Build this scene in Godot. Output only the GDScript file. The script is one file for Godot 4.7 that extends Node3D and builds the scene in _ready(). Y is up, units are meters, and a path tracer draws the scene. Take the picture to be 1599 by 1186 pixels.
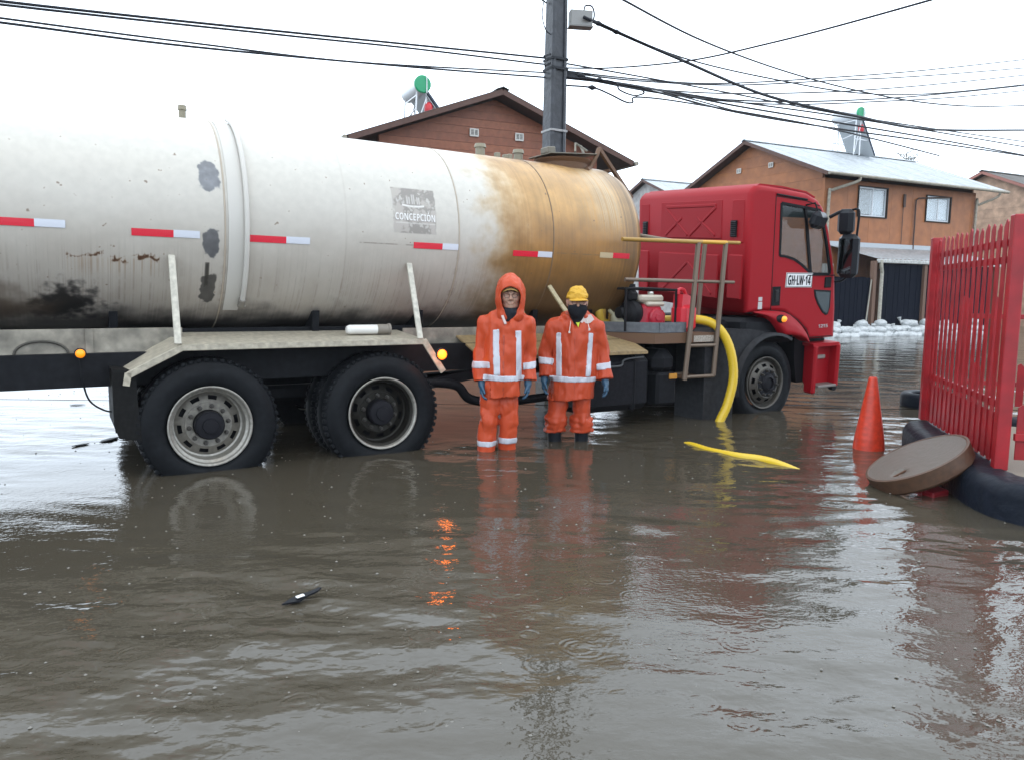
extends Node3D
# Flooded street: tanker truck, two workers in orange rain suits, red fence, houses behind.

const TRUCK_TURN := 0.535467
const TRUCK_AT := Vector3(-2.311, 0, -5.825)

var used := {}
var mats := {}
var rng := RandomNumberGenerator.new()
var grime: NoiseTexture2D
var speckle: NoiseTexture2D
var streaks: NoiseTexture2D
var bumpy: NoiseTexture2D
var fine_bump: NoiseTexture2D
var grain: NoiseTexture2D

# ---------------------------------------------------------------- mesh builder
class Shape:
	var st := SurfaceTool.new()
	var xf := Transform3D()
	var flip := false
	var n := 0
	func _init(t := Transform3D()):
		st.begin(Mesh.PRIMITIVE_TRIANGLES)
		st.set_smooth_group(-1)
		at(t)
	func at(t: Transform3D) -> Shape:
		xf = t
		flip = t.basis.determinant() < 0
		return self
	func smooth(on: bool) -> Shape:
		st.set_smooth_group(0 if on else -1)
		return self
	func tri(a: Vector3, b: Vector3, c: Vector3, ua := Vector2(), ub := Vector2(), uc := Vector2()):
		n += 1
		if flip:
			var s := b
			b = c
			c = s
			var su := ub
			ub = uc
			uc = su
		st.set_uv(ua)
		st.add_vertex(xf * a)
		st.set_uv(uc)
		st.add_vertex(xf * c)
		st.set_uv(ub)
		st.add_vertex(xf * b)
	func quad(a: Vector3, b: Vector3, c: Vector3, d: Vector3):
		tri(a, b, c)
		tri(a, c, d)
	# box with chamfered edges
	func box(c: Vector3, s: Vector3, r := 0.0):
		var h := s * 0.5
		r = minf(r, minf(h.x, minf(h.y, h.z)) * 0.9)
		if r <= 0.0:
			var p := []
			for i in 8:
				p.append(c + Vector3(h.x * (1 if i & 1 else -1), h.y * (1 if i & 2 else -1), h.z * (1 if i & 4 else -1)))
			quad(p[4], p[5], p[7], p[6])
			quad(p[1], p[0], p[2], p[3])
			quad(p[5], p[1], p[3], p[7])
			quad(p[0], p[4], p[6], p[2])
			quad(p[6], p[7], p[3], p[2])
			quad(p[0], p[1], p[5], p[4])
			return
		# corner points: v(sign, axis) lies on the face of that axis
		var v := func(sx: int, sy: int, sz: int, ax: int) -> Vector3:
			var q := Vector3(sx * (h.x - r), sy * (h.y - r), sz * (h.z - r))
			if ax == 0: q.x = sx * h.x
			elif ax == 1: q.y = sy * h.y
			else: q.z = sz * h.z
			return c + q
		for s1 in [-1, 1]:
			_q(v.call(s1, -1, -1, 0), v.call(s1, 1, -1, 0), v.call(s1, 1, 1, 0), v.call(s1, -1, 1, 0), c)
			_q(v.call(-1, s1, -1, 1), v.call(1, s1, -1, 1), v.call(1, s1, 1, 1), v.call(-1, s1, 1, 1), c)
			_q(v.call(-1, -1, s1, 2), v.call(1, -1, s1, 2), v.call(1, 1, s1, 2), v.call(-1, 1, s1, 2), c)
			for s2 in [-1, 1]:
				_q(v.call(s1, s2, -1, 0), v.call(s1, s2, 1, 0), v.call(s1, s2, 1, 1), v.call(s1, s2, -1, 1), c)
				_q(v.call(-1, s1, s2, 1), v.call(1, s1, s2, 1), v.call(1, s1, s2, 2), v.call(-1, s1, s2, 2), c)
				_q(v.call(s1, -1, s2, 0), v.call(s1, 1, s2, 0), v.call(s1, 1, s2, 2), v.call(s1, -1, s2, 2), c)
				for s3 in [-1, 1]:
					_t(v.call(s1, s2, s3, 0), v.call(s1, s2, s3, 1), v.call(s1, s2, s3, 2), c)
	func _q(a: Vector3, b: Vector3, c: Vector3, d: Vector3, mid: Vector3):
		if (b - a).cross(c - a).dot((a + b + c + d) * 0.25 - mid) < 0:
			quad(d, c, b, a)
		else:
			quad(a, b, c, d)
	func _t(a: Vector3, b: Vector3, c: Vector3, mid: Vector3):
		if (b - a).cross(c - a).dot((a + b + c) / 3.0 - mid) < 0:
			tri(c, b, a)
		else:
			tri(a, b, c)
	# a straight bar of rectangular section between two points
	func bar(a: Vector3, b: Vector3, w: float, t: float, up := Vector3.UP, r := 0.0):
		var keep := xf
		var x := (b - a).normalized()
		var z := x.cross(up).normalized()
		if z.length() < 0.5:
			z = x.cross(Vector3.RIGHT).normalized()
		var y := z.cross(x)
		at(keep * Transform3D(Basis(x, y, z), (a + b) * 0.5))
		box(Vector3.ZERO, Vector3(a.distance_to(b), w, t), r)
		at(keep)
	# flat plate through four corners (anticlockwise seen from above)
	func slab(a: Vector3, b: Vector3, c: Vector3, d: Vector3, t: float):
		var n := (b - a).cross(c - a).normalized() * t
		quad(a, b, c, d)
		quad(d - n, c - n, b - n, a - n)
		quad(a - n, b - n, b, a)
		quad(b - n, c - n, c, b)
		quad(c - n, d - n, d, c)
		quad(d - n, a - n, a, d)
	func tube(path: Array, r, sides := 8, caps := true):
		var m := path.size()
		var rings := []
		var side := Vector3.ZERO
		for i in m:
			var d: Vector3 = (path[mini(i + 1, m - 1)] - path[maxi(i - 1, 0)]).normalized()
			if side == Vector3.ZERO:
				side = d.cross(Vector3.UP if absf(d.y) < 0.9 else Vector3.RIGHT).normalized()
			side = (side - d * side.dot(d)).normalized()
			var other := d.cross(side)
			var ring := []
			var rad: float = r[i] if r is Array else r
			for k in sides:
				var a := TAU * k / sides
				ring.append(path[i] + (side * cos(a) + other * sin(a)) * rad)
			rings.append(ring)
		smooth(true)
		for i in m - 1:
			for k in sides:
				var k2 := (k + 1) % sides
				quad(rings[i][k], rings[i][k2], rings[i + 1][k2], rings[i + 1][k])
		smooth(false)
		if caps:
			for k in range(1, sides - 1):
				tri(rings[0][0], rings[0][k + 1], rings[0][k])
				tri(rings[m - 1][0], rings[m - 1][k], rings[m - 1][k + 1])
	# profile of (radius, height) turned round the local y axis; sharp corners where the profile bends
	func lathe(profile: Array, sides := 32, sharp := true, from := 0.0, to := TAU):
		for i in profile.size() - 1:
			smooth(true)
			if sharp:
				st.set_smooth_group(i + 1)
			var p: Vector2 = profile[i]
			var q: Vector2 = profile[i + 1]
			for k in sides:
				var a := from + (to - from) * k / sides
				var b := from + (to - from) * (k + 1) / sides
				var pa := Vector3(p.x * cos(a), p.y, -p.x * sin(a))
				var pb := Vector3(p.x * cos(b), p.y, -p.x * sin(b))
				var qa := Vector3(q.x * cos(a), q.y, -q.x * sin(a))
				var qb := Vector3(q.x * cos(b), q.y, -q.x * sin(b))
				if p.x < 1e-5:
					tri(pa, qb, qa)
				elif q.x < 1e-5:
					tri(pa, pb, qa)
				else:
					quad(pa, pb, qb, qa)
		smooth(false)
	# one thin sheet, for panes
	func sheet(poly: PackedVector2Array, z: float):
		var t := Geometry2D.triangulate_polygon(poly)
		for i in range(0, t.size(), 3):
			var a := poly[t[i]]
			var b := poly[t[i + 1]]
			var c := poly[t[i + 2]]
			if (b - a).cross(c - a) < 0:
				var s := b
				b = c
				c = s
			tri(Vector3(a.x, a.y, z), Vector3(b.x, b.y, z), Vector3(c.x, c.y, z))
	# polygon in x, y pushed from z0 to z1 (z1 > z0)
	func prism(poly: PackedVector2Array, z0: float, z1: float):
		if Geometry2D.is_polygon_clockwise(poly):
			poly = poly.duplicate()
			poly.reverse()
		var t := Geometry2D.triangulate_polygon(poly)
		for i in range(0, t.size(), 3):
			var a := poly[t[i]]
			var b := poly[t[i + 1]]
			var c := poly[t[i + 2]]
			if (b - a).cross(c - a) < 0:
				var s := b
				b = c
				c = s
			tri(Vector3(a.x, a.y, z1), Vector3(b.x, b.y, z1), Vector3(c.x, c.y, z1))
			tri(Vector3(a.x, a.y, z0), Vector3(c.x, c.y, z0), Vector3(b.x, b.y, z0))
		for i in poly.size():
			var a := poly[i]
			var b := poly[(i + 1) % poly.size()]
			quad(Vector3(a.x, a.y, z0), Vector3(b.x, b.y, z0), Vector3(b.x, b.y, z1), Vector3(a.x, a.y, z1))
	func mesh() -> ArrayMesh:
		st.generate_normals()
		st.index()
		return st.commit()

static func smooth_path(pts: Array, per := 6) -> Array:
	var out := []
	for i in pts.size() - 1:
		var p0: Vector3 = pts[maxi(i - 1, 0)]
		var p1: Vector3 = pts[i]
		var p2: Vector3 = pts[i + 1]
		var p3: Vector3 = pts[mini(i + 2, pts.size() - 1)]
		for k in per:
			out.append(p1.cubic_interpolate(p2, p0, p3, float(k) / per))
	out.append(pts[-1])
	return out

static func poly(a: Array) -> PackedVector2Array:
	var p := PackedVector2Array()
	for i in range(0, a.size(), 2):
		p.append(Vector2(a[i], a[i + 1]))
	return p

# ---------------------------------------------------------------- naming
func numbered(called: String, parent: Node) -> String:
	var key := str(parent.get_instance_id()) + called
	var k: int = used.get(key, 0)
	used[key] = k + 1
	return called if k == 0 else "%s_%03d" % [called, k]

func put(called: String, mesh: Mesh, material: Material, parent: Node = self, at := Transform3D()) -> MeshInstance3D:
	var o := MeshInstance3D.new()
	o.mesh = mesh
	o.material_override = material
	o.name = numbered(called, parent)
	o.transform = at
	parent.add_child(o, true)
	return o

func part(called: String, s: Shape, material: Material, parent: Node = self, at := Transform3D()) -> MeshInstance3D:
	return put(called, s.mesh(), material, parent, at)

func thing(called: String, label: String, category: String, at := Vector3.ZERO, turn := 0.0, group := "") -> Node3D:
	var o := Node3D.new()
	o.name = numbered(called, self)
	add_child(o, true)
	o.position = at
	o.rotation.y = turn
	tag(o, label, category, group)
	return o

func tag(o: Node, label: String, category: String, group := ""):
	o.set_meta("label", label)
	o.set_meta("category", category)
	if group:
		o.set_meta("group", group)

func structure(o: Node) -> Node:
	o.set_meta("kind", "structure")
	return o

# ---------------------------------------------------------------- materials (base colours are linear)
func noise_tex(freq: float, octaves: int, lo: float, hi: float, sd: int, normal := false, strength := 4.0, kind := FastNoiseLite.TYPE_SIMPLEX_SMOOTH) -> NoiseTexture2D:
	var f := FastNoiseLite.new()
	f.noise_type = kind
	f.frequency = freq
	f.fractal_octaves = octaves
	f.seed = sd
	var t := NoiseTexture2D.new()
	t.width = 512
	t.height = 512
	t.seamless = true
	t.noise = f
	if normal:
		t.as_normal_map = true
		t.bump_strength = strength
	else:
		var g := Gradient.new()
		g.set_color(0, Color(lo, lo, lo))
		g.set_color(1, Color(hi, hi, hi))
		t.color_ramp = g
	return t

func mat(key: String, c: Color, rough := 0.6, metal := 0.0, tex: Texture2D = null, size := 1.0, bump: Texture2D = null, bump_size := 1.0, bump_scale := 1.0) -> StandardMaterial3D:
	if mats.has(key):
		return mats[key]
	var m := StandardMaterial3D.new()
	m.resource_name = key
	m.albedo_color = c.linear_to_srgb()
	m.roughness = rough
	m.metallic = metal
	if tex:
		m.albedo_texture = tex
		m.uv1_triplanar = true
		m.uv1_scale = Vector3.ONE / size
	if bump:
		m.normal_enabled = true
		m.normal_texture = bump
		m.normal_scale = bump_scale
		m.uv1_triplanar = true
		if not tex:
			m.uv1_scale = Vector3.ONE / bump_size
	if maxf(c.r, maxf(c.g, c.b)) < 0.05 and rough > 0.2:
		m.metallic_specular = 0.22
	mats[key] = m
	return m

func glass(key: String, c: Color, alpha: float) -> StandardMaterial3D:
	if mats.has(key):
		return mats[key]
	var m := StandardMaterial3D.new()
	m.resource_name = key
	m.albedo_color = c.linear_to_srgb()
	m.albedo_color.a = alpha
	m.transparency = BaseMaterial3D.TRANSPARENCY_ALPHA
	m.roughness = 0.03
	mats[key] = m
	return m

func glow(key: String, c: Color, e: float) -> StandardMaterial3D:
	if mats.has(key):
		return mats[key]
	var m := mat(key, c, 0.3)
	m.emission_enabled = true
	m.emission = c.linear_to_srgb()
	m.emission_energy_multiplier = e
	return m

func text(called: String, words: String, height: float, width: float, depth: float, material: Material, parent: Node, at: Transform3D, bend := 0.0) -> MeshInstance3D:
	var f := SystemFont.new()
	f.font_names = PackedStringArray(["Droid Sans"])
	f.font_weight = 700
	var t := TextMesh.new()
	t.font = f
	t.text = words
	t.font_size = 64
	t.pixel_size = 0.01
	t.depth = 0.02
	t.curve_step = 1.0
	var a := t.get_mesh_arrays() if t.get_surface_count() else []
	var v: PackedVector3Array = a[Mesh.ARRAY_VERTEX]
	var lo := Vector3.INF
	var hi := -Vector3.INF
	for p in v:
		lo = lo.min(p)
		hi = hi.max(p)
	for i in v.size():
		var q := (v[i] - (lo + hi) * 0.5) / (hi - lo)
		v[i] = Vector3(q.x * width, q.y * height, q.z * depth)
		if bend > 0.0:  # wrapped round a cylinder of that radius whose axis runs along x
			var ang := v[i].y / bend
			v[i] = Vector3(v[i].x, sin(ang) * (bend + v[i].z), cos(ang) * (bend + v[i].z) - bend)
	a[Mesh.ARRAY_VERTEX] = v
	a[Mesh.ARRAY_TANGENT] = null
	if bend > 0.0:
		a[Mesh.ARRAY_NORMAL] = null
	var m := ArrayMesh.new()
	m.add_surface_from_arrays(Mesh.PRIMITIVE_TRIANGLES, a)
	return put(called, m, material, parent, at)

# ---------------------------------------------------------------- the scene
func _ready():
	rng.seed = 7
	# camera
	var cam := Camera3D.new()
	cam.name = "camera"
	var pitch := deg_to_rad(6.55)
	var roll := deg_to_rad(0.61)
	var f := Vector3(0, -sin(pitch), -cos(pitch))
	var u := Vector3(0, cos(pitch), -sin(pitch))
	cam.transform = Transform3D(Basis(Vector3.RIGHT * cos(roll) + u * sin(roll), -Vector3.RIGHT * sin(roll) + u * cos(roll), -f), Vector3(0, 1.406, 0))
	cam.fov = 52.6
	cam.near = 0.05
	cam.far = 900.0
	add_child(cam)
	cam.current = true
	# overcast sky
	var we := WorldEnvironment.new()
	we.name = "environment"
	var env := Environment.new()
	env.background_mode = Environment.BG_SKY
	var sm := ProceduralSkyMaterial.new()
	sm.sky_top_color = Color(0.92, 0.96, 1.0)
	sm.sky_horizon_color = Color(0.885, 0.94, 1.0)
	sm.sky_curve = 0.25
	sm.sky_energy_multiplier = 1.7
	sm.ground_bottom_color = Color(0.25, 0.23, 0.2)
	sm.ground_horizon_color = Color(0.5, 0.5, 0.5)
	sm.sun_angle_max = 5.0
	var sky := Sky.new()
	sky.sky_material = sm
	env.sky = sky
	env.tonemap_mode = Environment.TONE_MAPPER_LINEAR
	env.tonemap_exposure = 0.8
	env.sdfgi_enabled = true
	env.ssao_enabled = true
	env.ssil_enabled = true
	env.fog_enabled = true
	env.fog_density = 0.0005
	env.fog_light_color = Color(0.93, 0.95, 0.97)
	we.environment = env
	add_child(we)
	var sun := DirectionalLight3D.new()
	sun.name = "sun"
	sun.light_energy = 0.2
	sun.light_angular_distance = 20.0
	sun.light_color = Color(1.0, 0.98, 0.95)
	sun.shadow_enabled = true
	sun.rotation_degrees = Vector3(-62, 25, 0)
	add_child(sun)
	grime = noise_tex(0.012, 5, 0.72, 1.0, 3)
	speckle = noise_tex(0.12, 3, 0.8, 1.0, 5)
	streaks = noise_tex(0.012, 4, 0.6, 1.0, 9)
	bumpy = noise_tex(0.02, 4, 0, 1, 11, true, 5.0)
	fine_bump = noise_tex(0.15, 3, 0, 1, 13, true, 3.0)
	grain = noise_tex(0.012, 4, 0.84, 1.0, 17)
	build_water()
	build_kerb()
	build_houses()
	build_truck()
	build_pump()
	build_people()
	build_pole()
	build_fence()
	build_small()

# ---------------------------------------------------------------- water, ground
func wave_sheet(x0: float, x1: float, z0: float, z1: float, step: float, drops: Array, waves: Array) -> ArrayMesh:
	var nx := int((x1 - x0) / step) + 1
	var nz := int((z1 - z0) / step) + 1
	var h := PackedFloat32Array()
	h.resize(nx * nz)
	var long_wave: FastNoiseLite = waves[0]
	var short_wave: FastNoiseLite = waves[1]
	var calm: FastNoiseLite = waves[2]
	for j in nz:
		var z := z0 + j * step
		for i in nx:
			var x := x0 + i * step
			var k := 0.6 + 1.0 * calm.get_noise_2d(x, z)
			var edge := minf(1.0, minf(minf(x - x0, x1 - x), minf(z - z0, z1 - z)) / 0.4)
			h[j * nx + i] = 0.0125 * k * long_wave.get_noise_2d(x * 0.75 + z * 0.25, z * 1.7 - x * 0.3) + 0.0042 * k * edge * short_wave.get_noise_2d(x * 0.8, z * 1.5)
	for d in drops:   # rings spreading from rain drops: (x, z, radius, height)
		if d.x - d.z * 1.4 < x0 + 0.1 or d.x + d.z * 1.4 > x1 - 0.1 or d.y - d.z * 1.4 < z0 + 0.1 or d.y + d.z * 1.4 > z1 - 0.1:
			continue
		var reach: float = d.z * 1.35
		var wl := clampf(d.z * 0.32, step * 3.2, 0.03)
		for j in range(int((d.y - reach - z0) / step), int((d.y + reach - z0) / step) + 1):
			for i in range(int((d.x - reach - x0) / step), int((d.x + reach - x0) / step) + 1):
				var q := Vector2(x0 + i * step - d.x, z0 + j * step - d.y).length()
				var env := exp(-pow((q - d.z * 0.8) / (d.z * 0.27), 2.0)) * (0.72 + 0.28 * sin(atan2(z0 + j * step - d.y, x0 + i * step - d.x) + d.x * 40.0))
				h[j * nx + i] += d.w * env * cos(TAU * (q - d.z) / wl)
	var v := PackedVector3Array()
	var nrm := PackedVector3Array()
	v.resize(nx * nz)
	nrm.resize(nx * nz)
	for j in nz:
		for i in nx:
			var k := j * nx + i
			v[k] = Vector3(x0 + i * step, h[k], z0 + j * step)
			var dx := h[k + (1 if i < nx - 1 else 0)] - h[k - (1 if i > 0 else 0)]
			var dz := h[k + (nx if j < nz - 1 else 0)] - h[k - (nx if j > 0 else 0)]
			nrm[k] = Vector3(-dx, 2.0 * step, -dz).normalized()
	var idx := PackedInt32Array()
	idx.resize((nx - 1) * (nz - 1) * 6)
	var c := 0
	for j in nz - 1:
		for i in nx - 1:
			var k := j * nx + i
			idx[c] = k
			idx[c + 1] = k + 1
			idx[c + 2] = k + nx
			idx[c + 3] = k + 1
			idx[c + 4] = k + nx + 1
			idx[c + 5] = k + nx
			c += 6
	var a := []
	a.resize(Mesh.ARRAY_MAX)
	a[Mesh.ARRAY_VERTEX] = v
	a[Mesh.ARRAY_NORMAL] = nrm
	a[Mesh.ARRAY_INDEX] = idx
	var m := ArrayMesh.new()
	m.add_surface_from_arrays(Mesh.PRIMITIVE_TRIANGLES, a)
	return m

func build_water():
	var waves := []
	for w in [[1.1, 2, 21], [3.6, 3, 22], [0.3, 2, 23]]:
		var f := FastNoiseLite.new()
		f.noise_type = FastNoiseLite.TYPE_SIMPLEX_SMOOTH
		f.frequency = w[0]
		f.fractal_octaves = w[1]
		f.seed = w[2]
		waves.append(f)
	var m := mat("muddy_water", Color(0.055, 0.047, 0.034), 0.055)
	m.metallic_specular = 0.46
	m.normal_enabled = true
	m.normal_texture = noise_tex(0.045, 3, 0, 1, 31, true, 2.0)
	m.normal_scale = 0.20
	m.uv1_triplanar = true
	m.uv1_world_triplanar = true
	m.uv1_scale = Vector3(0.8, 0.8, 1.5)
	var drops := []
	for i in 900:
		drops.append(Vector4(rng.randf_range(-3.2, 3.2), rng.randf_range(-4.6, -2.1), 0.016 + 0.075 * pow(rng.randf(), 1.7), 0.00012 + 0.0006 * pow(rng.randf(), 2.0)))
	var near := wave_sheet(-3.3, 3.3, -4.7, -1.8, 0.0075, drops, waves)
	drops = []
	for i in 1300:
		drops.append(Vector4(rng.randf_range(-6.5, 6.5), rng.randf_range(-9.4, -4.7), 0.03 + 0.08 * pow(rng.randf(), 1.5), 0.0002 + 0.0009 * pow(rng.randf(), 2.0)))
	var mid := wave_sheet(-6.7, 6.7, -9.5, -4.7, 0.015, drops, waves)
	var w: Node3D = structure(thing("flood_water", "brown flood water rippled by rain over the whole street", "water"))
	structure(put("water_surface", near, m, w))
	structure(put("water_surface", mid, m, w))
	structure(put("water_surface", wave_sheet(-18.0, 24.0, -31.0, -9.5, 0.075, [], waves), m, w))
	for r in [[-18.0, -6.7, -9.5, -1.8], [6.7, 24.0, -9.5, -1.8], [-6.7, -3.3, -4.7, -1.8], [3.3, 6.7, -4.7, -1.8]]:
		structure(put("water_surface", wave_sheet(r[0], r[1], r[2], r[3], 0.06, [], waves), m, w))
	var s := Shape.new()
	for r in [[-300, -18, -400, 60], [24, 300, -400, 60], [-18, 24, -400, -31], [-18, 24, -1.8, 60]]:
		s.quad(Vector3(r[0], 0, r[3]), Vector3(r[1], 0, r[3]), Vector3(r[1], 0, r[2]), Vector3(r[0], 0, r[2]))
	structure(part("water_surface", s, m, w))
	s = Shape.new()
	s.quad(Vector3(-300, -0.3, 60), Vector3(300, -0.3, 60), Vector3(300, -0.3, -400), Vector3(-300, -0.3, -400))
	structure(part("road", s, mat("asphalt", Color(0.05, 0.05, 0.05), 0.8)))
	# little crowns where drops hit
	var ball := Shape.new()
	ball.lathe([Vector2(0.012, -0.001), Vector2(0.009, 0.0012), Vector2(0.006, 0.0008), Vector2(0.0045, 0.004), Vector2(0.002, 0.0062), Vector2(0, 0.007)], 10, false)
	var mm := MultiMesh.new()
	mm.transform_format = MultiMesh.TRANSFORM_3D
	mm.mesh = ball.mesh()
	mm.instance_count = 750
	for i in 750:
		var z := -2.3 - 9.0 * pow(rng.randf(), 1.3)
		var x := rng.randf_range(-0.7, 0.7) * absf(z)
		mm.set_instance_transform(i, Transform3D(Basis(Vector3.UP, rng.randf() * 6.0) * rng.randf_range(0.2, 0.5) * (1.0 + 0.12 * absf(z)), Vector3(x, 0.001, z)))
	var mi := MultiMeshInstance3D.new()
	mi.multimesh = mm
	mi.material_override = mat("splash", Color(0.16, 0.15, 0.13), 0.08)
	mi.name = "raindrop_splashes"
	mi.set_meta("kind", "stuff")
	tag(mi, "tiny white splashes where raindrops hit the water", "splashes")
	add_child(mi)

# kerb: a rounded black wall section swept along a line
func kerb(called: String, label: String, line: Array, width: float, height: float):
	var prof := [Vector2(0, -0.3), Vector2(0, height - 0.09), Vector2(0.02, height - 0.04), Vector2(0.06, height - 0.008), Vector2(0.11, height), Vector2(width - 0.05, height + 0.004), Vector2(width, height - 0.03), Vector2(width, -0.3)]
	var pts := smooth_path(line, 8)
	var s := Shape.new()
	var rows := []
	var nz := FastNoiseLite.new()
	nz.seed = 4
	nz.frequency = 2.2
	for i in pts.size():
		var d: Vector3 = (pts[mini(i + 1, pts.size() - 1)] - pts[maxi(i - 1, 0)]).normalized()
		var side := Vector3(d.z, 0, -d.x)
		var row := []
		for p in prof:
			var q: Vector3 = pts[i] + side * p.x + Vector3.UP * p.y
			row.append(q + (side + Vector3.UP) * 0.012 * nz.get_noise_3dv(q * 2.0))
		rows.append(row)
	s.smooth(true)
	for i in rows.size() - 1:
		for k in prof.size() - 1:
			s.quad(rows[i][k], rows[i + 1][k], rows[i + 1][k + 1], rows[i][k + 1])
	s.smooth(false)
	for e in [0, rows.size() - 1]:
		for k in range(1, prof.size() - 1):
			if e == 0:
				s.tri(rows[e][0], rows[e][k + 1], rows[e][k])
			else:
				s.tri(rows[e][0], rows[e][k], rows[e][k + 1])
	var m := mat("black_kerb_paint", Color(0.012, 0.016, 0.025), 0.45, 0.0, grime, 0.7, bumpy, 1.0, 0.7)
	tag(part(called, s, m), label, "kerb wall")

func build_kerb():
	kerb("kerb_wall", "black painted concrete kerb curving under the red picket fence", [Vector3(3.72, 0, -7.2), Vector3(3.5, 0, -6.55), Vector3(3.27, 0, -5.75), Vector3(3.1, 0, -5.15), Vector3(3.13, 0, -4.72), Vector3(3.4, 0, -4.38), Vector3(4.0, 0, -4.15), Vector3(6.0, 0, -3.9)], 0.3, 0.24)
	kerb("kerb_wall", "black kerb wall seen behind the red fence at the right edge", [Vector3(4.95, 0, -7.65), Vector3(5.1, 0, -7.3), Vector3(5.6, 0, -6.95), Vector3(7.5, 0, -6.2)], 0.32, 0.2)
	var s := Shape.new()
	s.prism(poly([3.98, 7.1, 3.78, 6.5, 3.54, 5.7, 3.36, 5.1, 3.42, 4.85, 3.7, 4.6, 4.2, 4.4, 6.0, 4.15, 7.0, 5.9, 5.6, 6.6, 5.0, 6.95, 4.6, 7.2]), -0.3, 0.2)
	var o := part("garden_paving", s, mat("pale_paving", Color(0.22, 0.175, 0.125), 0.7, 0.0, speckle, 0.5), self, Transform3D(Basis(Vector3.RIGHT, Vector3(0, 0, -1), Vector3.UP), Vector3.ZERO))
	structure(o)

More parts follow.
